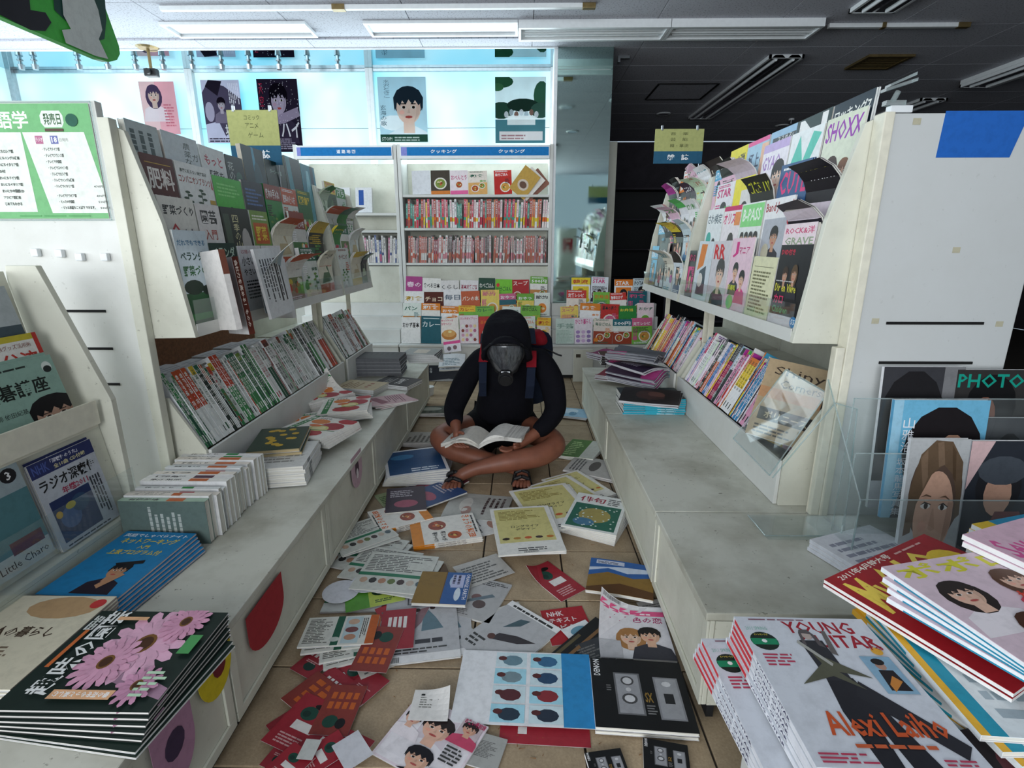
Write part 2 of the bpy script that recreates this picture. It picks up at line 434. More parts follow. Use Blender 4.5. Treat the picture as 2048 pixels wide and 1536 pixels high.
# windows in the back wall
def window(n, x0, x1, y, z0=1.2, z1=CH-0.005):
    w = struct(empty('window_%d' % n, (0, 0, 0)), 'tall backlit window with pale cyan film')
    pane = MB(); zz = [z0, 2.0, z1]
    obj('pane', MB().box(x0+0.03, y, z0, x1-0.03, y+0.008, z1), 'film', w)
    for a in (x0, x1-0.035):
        obj('frame', MB().box(a, y-0.05, z0, a+0.035, y+0.04, z1), 'white', w, bevel=0.003)
    obj('transom', MB().box(x0, y-0.03, z1-0.025, x1, y-0.002, z1-0.001), 'metal', w)
    obj('outside_line', MB().box(x0+0.03, y-0.004, 2.255, x1-0.03, y-0.001, 2.258), 'toe', w)  # thin dark strip added for something outside, showing through the film
    return w
WX = [-4.83, -3.12, -1.42, 0.31]
for i in range(3): window(i+1, WX[i], WX[i+1], YB)
for i, (y0, y1) in enumerate([(3.7, 5.48), (1.9, 3.7), (0.1, 1.9)]):
    w = struct(empty('window_%d' % (i+4)))
    obj('pane', MB().box(XL-0.01, y0+0.02, 1.0, XL, y1-0.02, CH), 'film', w)
    for a in (y0, y1-0.05): obj('frame', MB().box(XL, a, 1.0, XL+0.05, a+0.05, CH), 'metal', w, bevel=0.003)
    obj('transom', MB().box(XL, y0, 2.35, XL+0.04, y1, 2.4), 'white', w)

# posters on the back windows
def poster(u0, v0, u1, v1, art, label, tilt=0.0):
    a = py(u0, v0, 5.46); b = py(u1, v1, 5.46); w = b.x-a.x; h = a.z-b.z
    mb = MB(); mb.box(0, -0.001, 0, w, 0, h, art[0][-1] if art[0][0] == 'r' else 'ffffff')
    draw(mb, art, (0, -0.001, 0), (w, 0, 0), (0, 0, h), (0, -1, 0))
    def bend(c):
        k = 1-c.z/h; return Vector((c.x, c.y-0.03*k*k*(0.5+0.5*c.x/w), c.z))
    o = link('poster', mb.mesh('poster', ['poster']), None, Matrix.Translation((a.x, 5.46, b.z)) @ Matrix.Rotation(tilt, 4, 'Y'))
    return tag(o, label, 'poster', 'posters on the back windows')
SK = 'efc9b0'
poster(276, 163, 362, 268, [('r', 0, 0, 1, 1, 'f1c3cb'), ('r', 0, 0, 0.45, 1, 'f7e3e2')]+person_art(0.38, 0.75, 0.34, '5a4a6a', 'f2d5c8', 'f4f0f4', True)+[('lines', 0.62, 0.15, 0.95, 0.6, 8, 'd98a9a')], 'pale pink poster of a smiling woman in white')
poster(400, 160, 492, 286, [('r', 0, 0, 1, 1, 'dcd8e6'), ('p', [(0, 0.3), (0.35, 0.35), (0.5, 0.1), (0.7, 0.4), (1, 0.3), (1, 0.7), (0.6, 0.9), (0.2, 0.98), (0, 0.8)], '5b5268'), ('p', [(0.1, 0.9), (0.4, 0.75), (0.55, 0.98), (0.2, 1)], '2b2433'), ('e', 0.15, 0.5, 0.12, 0.16, 'ccc4dc'), ('e', 0.78, 0.45, 0.14, 0.1, '2f2a38')]+person_art(0.47, 0.62, 0.2, '1d1722', 'cfc3d0', '8d8299')+[('t', '城', 0.5, 0.12, 0.75, 0.3, 'ffffff', 'b'), ('lines', 0.7, 0.55, 0.98, 0.95, 6, 'f5f2fa', 1), ('lines', 0.05, 0.02, 0.95, 0.1, 2, '4a4254')], 'black and white poster of a robed man in a storm')
poster(512, 158, 607, 304, [('r', 0, 0, 1, 1, '2c2436')]+person_art(0.5, 0.72, 0.4, '120e18', 'b9a9bf', '3c3348', False)+[('p', [(0, 0.45), (0.4, 0.5), (0.95, 0.62), (1, 0.5), (0.6, 0.4), (0, 0.36)], 'a797b0')]+[('e', random.Random(i).random(), 0.35+0.63*random.Random(i+77).random(), 0.008, 0.006, 'efe9f4', 5) for i in range(90)]+[('t', 'ハイ', 0.5, 0.2, 0.97, 0.42, 'f0ecf4', 'b'), ('lines', 0.2, 0.04, 0.9, 0.2, 6, 'a99fb5'), ('t', '天空', 0.04, 0.62, 0.14, 0.95, 'c13a58', 'v')], 'dark snowy poster of a long haired figure')
poster(754, 154, 856, 284, [('r', 0, 0, 1, 1, 'cfe6ee'), ('e', 0.3, 0.3, 0.3, 0.12, 'ffffff')]+person_art(0.62, 0.55, 0.55, '23303c', 'f3d5c6', 'f6f8fa')+[('t', '水沢ときこ', 0.12, 0.68, 0.24, 0.96, '6a7f8c', 'v'), ('t', '玄海の歌', 0.03, 0.25, 0.15, 0.58, '56707c', 'v'), ('r', 0, 0, 1, 0.12, '2f5546'), ('t', 'STOP!', 0.03, 0.02, 0.25, 0.08, 'e9f2ee', 'b'), ('lines', 0.3, 0.02, 0.95, 0.1, 2, 'c9d8d2')], 'poster of a smiling short haired man above a green band')
poster(990, 154, 1090, 286, [('r', 0, 0, 1, 1, 'eaf1f2'), ('r', 0, 0, 1, 0.36, '52828c'), ('e', 0.14, 0.93, 0.22, 0.09, '2f5a3e'), ('e', 0.05, 0.85, 0.12, 0.06, '3f6f4a'), ('e', 0.92, 0.72, 0.16, 0.22, '37604a'), ('e', 0.12, 0.5, 0.25, 0.13, '2c4a3c'), ('e', 0.55, 0.58, 0.32, 0.1, '22362e'), ('e', 0.9, 0.5, 0.2, 0.12, '3b5c50')]+[('e', 0.22+0.1*i, 0.44+0.03*(i % 2), 0.045, 0.05, ['d8dde2', 'b7c4cc', '8a6a60'][i % 3], 8) for i in range(7)]+[('r', 0.24, 0.28, 0.8, 0.42, 'f4f6f6'), ('r', 0.08, 0.04, 0.95, 0.18, 'f3e9ea'), ('lines', 0.12, 0.06, 0.7, 0.15, 2, 'b48a90')], 'poster of a long table under green trees')

# metal clips under the glossy soffit
cm_ = MB(); cm_.tube((0, 0, -0.075), (0, 0, -0.035), 0.022, 0.028, 10).tube((0, 0, -0.035), (0, 0, -0.005), 0.017, 0.013, 10).tube((0, 0, -0.005), (0, 0, 0), 0.024, 0.024, 10)
cm_ = cm_.mesh('ceiling_clip', ['metal'])
for i, u in enumerate([40, 68, 156, 214, 270, 325, 383, 442, 497, 557, 615, 675]):
    p = pz(u, 121, CH-0.006)
    tag(link('ceiling_clip', cm_, None, Matrix.Translation((p.x, p.y, CH-0.005))), '%s metal clip from the left under the glossy strip above the windows' % ('first second third fourth fifth sixth seventh eighth ninth tenth eleventh twelfth'.split()[i]), 'clip', 'clips above the windows')

# mirrored column, partition
c = struct(empty('column_mirror'), 'square column clad in greenish mirror')
x0, x1, cy = 0.31, 0.775, 4.97
obj('pane', MB().box(x0, cy, 0, x1, cy+0.012, 2.60), 'mirror', c)
obj('pane', MB().box(x0, cy, 2.605, x1, cy+0.012, CH), 'mirror', c)
obj('pane', MB().box(x1-0.012, cy+0.013, 0, x1, 5.5, CH), 'mirror', c)
obj('core', MB().box(x0+0.01, cy+0.014, 0, x1-0.014, 5.5, CH), 'white', c)
obj('edge_strip', MB().box(x0-0.03, cy-0.006, 0, x0-0.001, cy+0.2, CH), 'white', c)
struct(obj('partition', MB().box(0.78, 5.42, 0, 0.92, 5.5, 2.12), 'lam', bevel=0.003), 'beige partition beside the mirrored column')

# ceiling lights
def reflector_light(x0, x1, y0, y1, label, tubes=False):
    t = tag(empty('ceiling_light', ((x0+x1)/2, (y0+y1)/2, CH)), label, 'light', 'crosswise ceiling lights'); w = x1-x0; d = y1-y0
    T = lambda mb, nm, mt, **k: obj(nm, mb, mt, t, Matrix.Translation((-w/2, -d/2, 0)), **k)
    zz = -0.055 if tubes else -0.02
    T(MB().box(0, 0, zz, w, 0.03, 0), 'frame', 'white'); T(MB().box(0, d-0.03, zz, w, d, 0), 'frame', 'white')
    T(MB().box(0, 0.03, zz, 0.02, d-0.03, 0), 'end_cap', 'white'); T(MB().box(w-0.02, 0.03, zz, w, d-0.03, 0), 'end_cap', 'white')
    if tubes:
        mb = MB()
        for k in range(2):
            a = 0.03+(d-0.06)*k/2; bq = a+(d-0.06)/2; mm = (a+bq)/2
            mb.prism([(0.02, a, -0.05), (0.02, mm, -0.015), (0.02, bq, -0.05), (0.02, bq, -0.001), (0.02, a, -0.001)], (w-0.04, 0, 0))
        T(mb, 'reflector', 'white')
        for k in range(2): T(MB().tube((0.05, 0.03+(d-0.06)*(0.27+0.46*k), -0.04), (w-0.05, 0.03+(d-0.06)*(0.27+0.46*k), -0.04), 0.008), 'lamp_rail', 'white')
    else:
        T(MB().box(0.02, 0.03, -0.006, w-0.02, d-0.03, -0.001), 'reflector', 'refl')
yA, yB = 4.41, 4.68
reflector_light(-2.69, -1.6, yA, yB, 'mirrored ceiling light nearest the left windows')
reflector_light(-1.17, -0.025, yA, yB, 'mirrored ceiling light left of the white trough lights')
reflector_light(-0.02, 1.10, yA, yB, 'white twin trough ceiling light in front of the mirrored column', True)
reflector_light(1.105, 2.22, yA, yB, 'white twin trough ceiling light at the right end of the row', True)
def trough(x0, x1, y0, y1, label, drop=0.0):
    t = tag(empty('ceiling_light', ((x0+x1)/2, (y0+y1)/2, CH-drop)), label, 'light', 'lengthwise ceiling lights'); w = (x1-x0)/2; d = (y1-y0)/2
    for s in (-1, 1): obj('frame', MB().box(s*w, -d, -0.03, s*(w-0.02), d, -0.001), 'white', t)
    for s in (-1, 1): obj('end_cap', MB().box(-w, s*d, -0.03, w, s*(d-0.015), -0.001), 'white', t)
    for s in (-1, 1):
        obj('reflector', MB().prism([(s*0.01, -d, -0.028), (s*(w-0.02), -d, -0.028), (s*(w-0.05), -d, -0.004), (s*0.04, -d, -0.004)], (0, 2*d, 0)), 'refl', t)
        obj('lamp_rail', MB().tube((s*w*0.5, -d+0.04, -0.03), (s*w*0.5, d-0.04, -0.03), 0.012), 'white', t)
    if drop: obj('housing', MB().box(-w, -d, 0, w, d, drop-0.002), 'white', t)
trough(2.16, 2.46, 5.17, 7.47, 'long twin trough ceiling light running towards the dark back')
trough(2.3, 2.62, 2.6, 4.27, 'twin trough ceiling light cut by the top of the picture')
trough(4.42, 4.74, 3.3, 5.95, 'dropped ceiling light at the right edge of the picture', 0.04)
trough(4.5, 4.8, 6.6, 8.6, 'far ceiling light above the right end panel')
trough(0.3, 0.6, -1.8, 0.6, 'ceiling light seen in the mirrored column')
def rail(x0, x1, y, label):
    t = tag(empty('ceiling_rail', ((x0+x1)/2, y, CH)), label, 'rail'); w = (x1-x0)/2
    obj('track', MB().box(-w, -0.017, -0.03, w, 0.017, -0.001), 'white', t, bevel=0.003)
    obj('joint', MB().box(-w*0.18, -0.022, -0.034, -w*0.12, 0.022, 0), 'brass', t)
    obj('end_plug', MB().box(w, -0.02, -0.033, w+0.09, 0.02, -0.001), 'brass', t, bevel=0.003)
rail(-2.5, 0.42, 4.15, 'long white lighting track across the ceiling')
rail(2.3, 3.25, 4.52, 'short grey lighting track on the right of the ceiling')
t = tag(empty('ceiling_vent', (3.22, 5.36, CH)), 'square brass framed vent in the dark ceiling', 'vent')
for a in (-1, 1):
    obj('frame', MB().box(a*0.2, -0.18, -0.02, a*0.165, 0.18, -0.001), 'brass', t); obj('frame', MB().box(-0.165, a*0.18, -0.02, 0.165, a*0.15, -0.001), 'brass', t)
for k in range(7): obj('slat', MB().box(-0.165, -0.14+0.045*k, -0.016, 0.165, -0.12+0.045*k, -0.004), 'brass', t)
t = tag(empty('ceiling_hatch', (1.72, 6.3, CH)), 'square access hatch outlined in the dark ceiling', 'hatch')
obj('door', MB().box(-0.29, -0.28, -0.006, 0.29, 0.28, -0.001), 'board', t)
for a in (-1, 1):
    obj('frame', MB().box(a*0.30, -0.30, -0.01, a*0.315, 0.30, -0.001), 'black', t); obj('frame', MB().box(-0.3, a*0.29, -0.01, 0.3, a*0.305, -0.001), 'black', t)
def downlight(x, y, label, g=None):
    t = tag(empty('downlight', (x, y, CH)), label, 'light', g); mb = MB()
    n = 16
    for i in range(n):
        a, b2 = 2*PI*i/n, 2*PI*(i+1)/n
        mb.quad([(0.09*math.cos(a), 0.09*math.sin(a), -0.006), (0.09*math.cos(b2), 0.09*math.sin(b2), -0.006), (0.07*math.cos(b2), 0.07*math.sin(b2), -0.012), (0.07*math.cos(a), 0.07*math.sin(a), -0.012)], 'ffffff')
        mb.quad([(0.09*math.cos(a), 0.09*math.sin(a), -0.006), (0.09*math.cos(b2), 0.09*math.sin(b2), -0.006), (0.09*math.cos(b2), 0.09*math.sin(b2), 0), (0.09*math.cos(a), 0.09*math.sin(a), 0)], 'ffffff')
    obj('trim_ring', mb, 'white', t); obj('lens', MB().tube((0, 0, -0.004), (0, 0, -0.009), 0.07, 0.07, 16), 'refl', t)
downlight(3.62, 8.0, 'small downlight in the dark ceiling above the right rack')
downlight(1.8, 7.3, 'faint downlight beside the far end of the long trough light')
for (x, y, q) in ((0.55, 3.0, 'upper'), (0.25, 2.1, 'lower left'), (0.75, 1.6, 'lower'), (1.1, 3.3, 'rightmost')): downlight(x, y, q+' downlight seen in the mirrored column', 'downlights reflected in the column')
t = tag(empty('ceiling_camera', (-3.13, 4.93, CH)), 'small black camera hanging from a brass ceiling plate', 'camera')
obj('plate', MB().tube((0, 0, -0.012), (0, 0, 0), 0.07, 0.09, 16), 'brass', t); obj('stem', MB().tube((0, 0, -0.16), (0, 0, -0.01), 0.012), 'brass', t)
obj('body', MB().box(-0.05, -0.03, -0.22, 0.05, 0.03, -0.16), 'black', t, bevel=0.008); obj('lens', MB().tube((0, -0.03, -0.19), (0, -0.06, -0.19), 0.022), 'black', t)
t = tag(empty('ceiling_bracket', (0.9, 5.2, CH)), 'small metal bracket on the ceiling beside the mirrored column', 'bracket')
obj('hook', MB().box(-0.05, -0.015, -0.02, 0.05, 0.015, 0).box(-0.05, -0.015, -0.05, -0.03, 0.015, -0.02), 'metal', t)
t = tag(empty('sprinkler', (3.55, 7.6, CH)), 'small sprinkler head in the dark ceiling', 'sprinkler')
obj('rose', MB().tube((0, 0, -0.02), (0, 0, 0), 0.035), 'white', t); obj('head', MB().tube((0, 0, -0.06), (0, 0, -0.02), 0.012), 'metal', t)

# green hanging board at top left
t = tag(empty('hanging_sign', (0, 0, 0)), 'green hanging board with dark rounded shapes in the top left corner', 'sign')
pts = [(-60, -160), (212, -60), (239, 88), (239, 106), (232, 120), (216, 124), (0, 34), (-120, -20)]
P3 = [px(u, v, -1.22) for u, v in [(-130, -260), (150, -160), (205, 0), (238, 92), (240, 108), (234, 120), (218, 124), (200, 119), (0, 33), (-130, -22)]]
mb = MB(); mb.prism([Vector((p.x, p.y, p.z)) for p in P3], (-0.02, 0, 0), '4cc24a'); obj('board', mb, 'print', t, fix=True)
mb = MB(); nrm = (1, 0, 0)
def blob(pp, c, L): mb.quad([px(u, v, -1.22)+Vector((0.0012*L, 0, 0)) for u, v in pp], c)
blob([(-130, -200), (50, -90), (60, 20), (90, 25), (102, 45), (90, 62), (60, 60), (0, 30), (-130, -30)], '23212b', 1)
blob([(100, -60), (205, -60), (212, 40), (208, 78), (195, 82), (150, 60), (108, 20)], '17483f', 1)
blob([(120, -30), (175, -30), (195, 20), (203, 60), (196, 78), (215, 118), (190, 112), (130, 86), (122, 60), (140, 58), (125, 30)], 'dfe5e0', 2)
obj('print', mb, 'print', t, fix=True)
# ---------------- shop furniture ----------------
LZ = 0.31            # height of the low ledges
XI = {-1: 0.685, 1: 0.458}   # aisle side edge of the ledges
XP = {-1: 1.22, 1: 1.0}      # line of the rack uprights
def base_cabinet(S, y0, y1, label, x1=None, slots=True):
    xi = XI[S]; x1 = x1 or XP[S]+0.3
    t = tag(empty('base_cabinet', (S*(xi+x1)/2, (y0+y1)/2, 0)), label, 'cabinet', 'low ledge cabinets along the aisle')
    T = Matrix.Translation((-S*(xi+x1)/2, -(y0+y1)/2, 0)); g = 0.0015
    obj('ledge', MB().box(S*(xi-0.004), y0+g, LZ-0.022, S*x1, y1-g, LZ), 'ledge', t, T, bevel=0.003)
    obj('toe_kick', MB().box(S*(xi+0.022), y0+g, 0, S*(xi+0.04), y1-g, 0.035), 'toe', t, T)
    n = max(1, round((y1-y0)/0.85)); w = (y1-y0)/n
    for k in range(n):
        a = y0+w*k+0.003; b2 = y0+w*(k+1)-0.003
        obj('front_panel', MB().box(S*(xi+0.008), a, 0.036, S*(xi+0.02), b2, LZ-0.024), 'lam', t, T, bevel=0.002)
        obj('frame', MB().box(S*(xi+0.001), a, 0.036, S*(xi+0.0075), b2, 0.062).box(S*(xi+0.001), a, 0.0625, S*(xi+0.0075), a+0.028, LZ-0.0245).box(S*(xi+0.001), b2-0.028, 0.0625, S*(xi+0.0075), b2, LZ-0.0245), 'lam', t, T, bevel=0.0015)
    obj('end_panel', MB().box(S*(xi+0.021), y0+g, 0.036, S*x1, y0+0.018, LZ-0.023), 'lam', t, T)
    return t
base_cabinet(-1, 0.25, 1.02, 'nearest left ledge cabinet under the flower magazines')
base_cabinet(-1, 1.022, 2.32, 'left ledge cabinet with the red sticker')
base_cabinet(-1, 2.322, 3.84, 'far left ledge cabinet under the grey magazine pile')
base_cabinet(1, 1.09, 1.59, 'nearest right ledge cabinet beside the plain empty ledge')
base_cabinet(1, 1.592, 2.65, 'middle right ledge cabinet under the turquoise magazine pile')
base_cabinet(1, 2.652, 3.73, 'far right ledge cabinet under the crumpled magazines')

# profile of a rack side panel: (distance in front of the upright line, height)
PROF = [(0.0, 1.515), (0.035, 1.5), (0.105, 1.235), (0.155, 0.875), (0.0, 0.872)]
TIERS = [(0.135, 0.905), (0.1, 1.06), (0.068, 1.185), (0.04, 1.29)]     # (front offset, base height)
def rack(S, y0, y1, label, near=True, grp='sloping magazine racks over the ledges', cork=False):
    X = XP[S]; t = tag(empty('magazine_rack', (S*X, (y0+y1)/2, LZ)), label, 'rack', grp)
    T = Matrix.Translation((-S*X, -(y0+y1)/2, -LZ))
    P = lambda d, z: (S*(X-d), z)
    def side(y, th, mt='lam'):
        mb = MB(); mb.prism([(S*(X-d), y, z) for d, z in PROF], (0, th, 0)); return obj('side_panel', mb, mt, t, T, bevel=0.0015, fix=True)
    side(y0, 0.02); side(y1-0.02, 0.02)
    obj('back_panel', MB().box(S*(X+0.001), y0, 0.90, S*(X+0.015), y1, 1.50), 'lam', t, T)
    for k, (d, z) in enumerate(TIERS):
        obj('shelf', MB().box(S*(X-d-(0.015 if k == 0 else 0.001)), y0+0.021, z-0.01, S*(X-0.001), y1-0.021, z), 'lam', t, T)
        if k == 0: obj('front_lip', MB().box(S*(X-d-0.018), y0+0.021, z-0.03, S*(X-d-0.0155), y1-0.021, z+0.012), 'lamw', t, T)
        if k == 0: obj('clear_lip', MB().box(S*(X-d-0.018), y0+0.021, z+0.0125, S*(X-d-0.0155), y1-0.021, z+0.09), 'acryl', t, T)
    # spine trough on the ledge
    obj('trough_board', MB().box(S*(X-0.13), y0+0.03, LZ+0.001, S*(X-0.118), y1-0.03, 0.47), 'lamw', t, T, bevel=0.002)
    obj('trough_floor', MB().prism([(S*(X-0.117), y0+0.03, 0.455), (S*(X+0.11), y0+0.03, 0.335), (S*(X+0.11), y0+0.03, 0.325), (S*(X-0.117), y0+0.03, 0.445)], (0, y1-y0-0.06, 0)), 'lam', t, T, fix=True)
    for y in (y0+0.02, y1-0.05):
        obj('trough_end', MB().prism([(S*(X-0.117), y, LZ+0.001), (S*(X-0.117), y, 0.47), (S*(X-0.01), y, 0.66), (S*(X-0.001), y, 0.66), (S*(X-0.001), y, LZ+0.001)], (0, 0.012, 0)), 'lam', t, T, fix=True)
        obj('post', MB().box(S*(X+0.001), y-0.012, LZ+0.001, S*(X+0.03), y-0.001, 0.899), 'edge', t, T, bevel=0.002)
    obj('rear_board', MB().box(S*(X+0.425), y0, LZ+0.001, S*(X+0.44), y1, 1.5), 'cork' if cork else 'lam', t, T)
    obj('rear_shelf', MB().box(S*(X+0.215), y0+0.02, 0.60, S*(X+0.423), y1-0.02, 0.615), 'lam', t, T)
    return t
rack(-1, 1.69, 3.2, 'left sloping magazine rack with gardening books beside the timetable panel', cork=True)
rack(-1, 3.205, 3.84, 'short far left sloping rack next to the cooking bookcase')
rack(1, 1.62, 2.85, 'right sloping magazine rack with music magazines beside the grey end panel')
rack(1, 2.855, 3.7, 'far right sloping rack with rolled magazines')

# tall end panels
t = tag(empty('end_panel', (-1.52, 1.67, LZ)), 'tall cream end panel carrying the green timetable poster', 'panel'); T = Matrix.Translation((1.52, -1.67, -LZ))
obj('board', MB().box(-1.9, 1.66, LZ+0.001, -1.235, 1.688, 1.575), 'lamw', t, T, bevel=0.003)
obj('edge_post', MB().box(-1.234, 1.655, LZ+0.001, -1.2, 1.689, 1.53), 'lam', t, T, bevel=0.003)
for (u0, u1, v) in ((104, 212, 622), (145, 226, 697), (184, 240, 768)):
    a = py(u0, v, 1.66); b2 = py(u1, v, 1.66)
    obj('slot', MB().box(a.x, 1.657, a.z-0.004, b2.x, 1.6595, a.z+0.004), 'slot', t, T)
for (u, v) in ((77, 505), (125, 507), (165, 514), (215, 514)):
    a = py(u, v, 1.66); obj('peg', MB().box(a.x-0.011, 1.643, a.z-0.012, a.x+0.011, 1.6595, a.z+0.012), 'white', t, T, bevel=0.004)
t = tag(empty('end_panel', (1.22, 1.58, LZ)), 'tall grey end panel with a blue square near its top corner', 'panel'); T = Matrix.Translation((-1.22, -1.58, -LZ))
obj('board', MB().box(1.012, 1.577, LZ+0.001, 1.47, 1.6, 1.515), 'greyp', t, T, bevel=0.003)
obj('edge_post', MB().box(0.955, 1.572, LZ+0.001, 0.982, 1.6, 0.87), 'edge', t, T, bevel=0.003)
obj('edge_post', MB().box(0.983, 1.57, LZ+0.001, 1.011, 1.618, 1.518), 'edge', t, T, bevel=0.003)
for (u0, v0, u1, v1, z_) in ((1772, 646, 1964, 655, 0), (1757, 725, 1942, 731, 0)):
    a = py(u0, v0, 1.577); b2 = py(u1, v1, 1.577)
    obj('slot', MB().box(a.x, 1.573, a.z-0.004, b2.x, 1.5765, a.z+0.004), 'slot', t, T)
a = py(1892, 222, 1.577); b2 = py(2040, 315, 1.577)
obj('blue_square', MB().prism([(a.x, 1.5755, a.z), (b2.x+0.0, 1.5755, a.z), (b2.x-0.03, 1.5755, b2.z), (a.x-0.004, 1.5755, b2.z)], (0, 0.0012, 0), '2463b8'), 'matte', t, T, fix=True)
for (u, v) in ((1833, 243), (1912, 500), (1750, 642), (1998, 648)):
    a = py(u, v, 1.577); obj('glue_mark', MB().box(a.x-0.01, 1.5757, a.z-0.008, a.x+0.011, 1.5765, a.z+0.008, 'b9b49c'), 'matte', t, T)
obj('top_clip', MB().box(1.0, 1.578, 1.517, 1.06, 1.6, 1.535), 'white', t, T, bevel=0.002)
t = tag(empty('clip_holder', (1.01, 1.59, 1.536)), 'clear plastic sign clip on top of the grey end panel', 'clip')
obj('base', MB().box(-0.022, -0.01, 0, 0.03, 0.01, 0.012), 'acryl_edge', t); obj('stem', MB().tube((0, 0, 0.012), (0.01, 0, 0.035), 0.007), 'acryl_edge', t)
obj('jaw', MB().prism([(-0.03, -0.012, 0.033), (0.05, -0.012, 0.058), (0.05, -0.012, 0.066), (-0.03, -0.012, 0.041)], (0, 0.024, 0)).prism([(-0.02, -0.012, 0.045), (0.045, -0.012, 0.072), (0.045, -0.012, 0.08), (-0.02, -0.012, 0.051)], (0, 0.024, 0)), 'acryl_edge', t)

# wedge shaped display on the near left
t = tag(empty('magazine_display', (-1.3, 1.2, LZ)), 'low sloping display with side panel on the near left ledge', 'rack'); T = Matrix.Translation((1.3, -1.2, -LZ))
pf = [(-1.198, LZ+0.001), (-1.198, 0.463), (-1.2, 0.73), (-1.335, 1.115), (-1.42, 1.115), (-1.5, LZ+0.001)]
for y in (1.46, 0.35): obj('side_panel', MB().prism([(x, y, z) for x, z in pf], (0, 0.02, 0)), 'lam', t, T, bevel=0.002, fix=True)
obj('front_lip', MB().box(-1.19, 0.372, LZ+0.001, -1.178, 1.458, 0.372), 'lam', t, T)
obj('lower_back', MB().prism([(-1.215, 0.372, 0.385), (-1.26, 0.372, 0.72), (-1.27, 0.372, 0.72), (-1.225, 0.372, 0.385)], (0, 1.086, 0)), 'lam', t, T, fix=True)
obj('lower_shelf', MB().box(-1.25, 0.372, 0.373, -1.178, 1.458, 0.384), 'lam', t, T)
obj('tray', MB().box(-1.236, 0.372, 0.665, -1.228, 1.44, 0.735).box(-1.4, 0.372, 0.655, -1.236, 1.44, 0.665), 'edge', t, T)
obj('upper_back', MB().prism([(-1.36, 0.372, 0.68), (-1.42, 0.372, 1.1), (-1.43, 0.372, 1.1), (-1.37, 0.372, 0.68)], (0, 1.08, 0)), 'lam', t, T, fix=True)
obj('clear_lip', MB().box(-1.176, 0.372, 0.35, -1.174, 1.458, 0.52), 'acryl', t, T)

# near right cabinet
t = tag(empty('base_cabinet', (0.95, 0.55, 0)), 'white corner cabinet under the rock guitar magazines', 'cabinet'); T = Matrix.Translation((-0.95, -0.55, 0))
obj('body', MB().box(0.43, 0.25, 0.04, 1.5, 0.8, 0.435), 'lamw', t, T, bevel=0.002)
obj('top', MB().box(0.425, 0.245, 0.437, 1.505, 0.805, 0.46), 'ledge', t, T, bevel=0.003)
obj('toe_kick', MB().box(0.45, 0.27, 0, 1.48, 0.78, 0.039), 'toe', t, T)

# cooking bookcase at the back
def bookcase(x0, x1, label, texts, shelves=(1.605, 1.32, 1.01)):
    y0, y1 = 4.95, 5.25
    t = tag(empty('bookcase', ((x0+x1)/2, 5.1, 0)), label, 'bookcase'); T = Matrix.Translation((-(x0+x1)/2, -5.1, 0))
    for a in (x0, x1-0.03): obj('side_panel', MB().box(a, y0, 0, a+0.03, y1, 2.02), 'lamw', t, T, bevel=0.003)
    obj('back_panel', MB().box(x0+0.031, y1-0.02, 0.3, x1-0.031, y1, 1.9), 'lam', t, T)
    obj('header', MB().box(x0+0.031, y0-0.012, 1.9, x1-0.031, y0+0.05, 2.01), 'white', t, T, bevel=0.002)
    mb = MB(); xm = x0+0.04; w = x1-x0-0.08
    art = [('r', 0, 0, 1, 1, '1f7cc0'), ('r', 0, 0, 0.04, 1, '8d92d8')]+texts
    draw(mb, art, (xm, y0-0.013, 1.925), (w, 0, 0), (0, 0, 0.07), (0, -1, 0)); obj('sign_strip', mb, 'matte', t, T)
    for z in shelves: obj('shelf', MB().box(x0+0.031, y0+0.005, z-0.022, x1-0.031, y1-0.021, z), 'lamw', t, T, bevel=0.002)
    obj('base_panel', MB().box(x0+0.031, y0+0.01, 0.0, x1-0.031, y0+0.03, 0.98), 'lam', t, T)
    return t
bookcase(-1.085, 0.285, 'cream cooking bookcase with rows of pink spines under a blue sign', [('t', 'クッキング', 0.2, 0.28, 0.38, 0.72, 'ffffff', 'b'), ('t', 'クッキング', 0.66, 0.28, 0.84, 0.72, 'ffffff', 'b')])
bookcase(-2.0, -1.09, 'left cream bookcase signed for road maps', [('t', '道 路 地 図', 0.42, 0.28, 0.62, 0.72, 'ffffff', 'b')], (1.45, 1.3, 1.01))
def back_base(x0, x1, label):
    t = tag(empty('base_cabinet', ((x0+x1)/2, 4.78, 0)), label, 'cabinet', 'stepped cabinets at the end of the aisle'); T = Matrix.Translation((-(x0+x1)/2, -4.78, 0))
    obj('ledge', MB().box(x0, 4.6, LZ-0.02, x1, 4.94, LZ), 'lamw', t, T, bevel=0.003)
    obj('toe_kick', MB().box(x0+0.01, 4.65, 0, x1-0.01, 4.66, 0.035), 'toe', t, T)
    n = max(1, round((x1-x0)/0.42)); w = (x1-x0)/n
    for k in range(n): obj('door', MB().box(x0+w*k+0.003, 4.612, 0.036, x0+w*(k+1)-0.003, 4.63, LZ-0.022), 'lamw', t, T, bevel=0.003)
    for (y, z) in BT[1:]: obj('step', MB().box(x0, y-0.02, LZ+0.001, x1, y+0.055, z), 'lamw', t, T)
    return t
BT = [(4.64, 0.312), (4.72, 0.43), (4.80, 0.54), (4.88, 0.65)]
back_base(-1.08, 0.285, 'white stepped cabinet of face out cookbooks under the cooking bookcase')
back_base(0.29, 1.25, 'white stepped cabinet in front of the mirrored column')
back_base(-2.0, -1.085, 'white stepped cabinet hidden behind the left rack end')
# open door and board at the end of the aisle
t = tag(empty('loose_panel', (0.47, 4.5, 0)), 'narrow grey board leaning at the end of the aisle', 'panel')
obj('board', MB().box(0, 0, 0.001, 0.17, 0.02, 0.29), 'lam', t, bevel=0.002); obj('mark', MB().box(0.02, -0.0015, 0.22, 0.06, 0, 0.25, '4b4438'), 'matte', t)

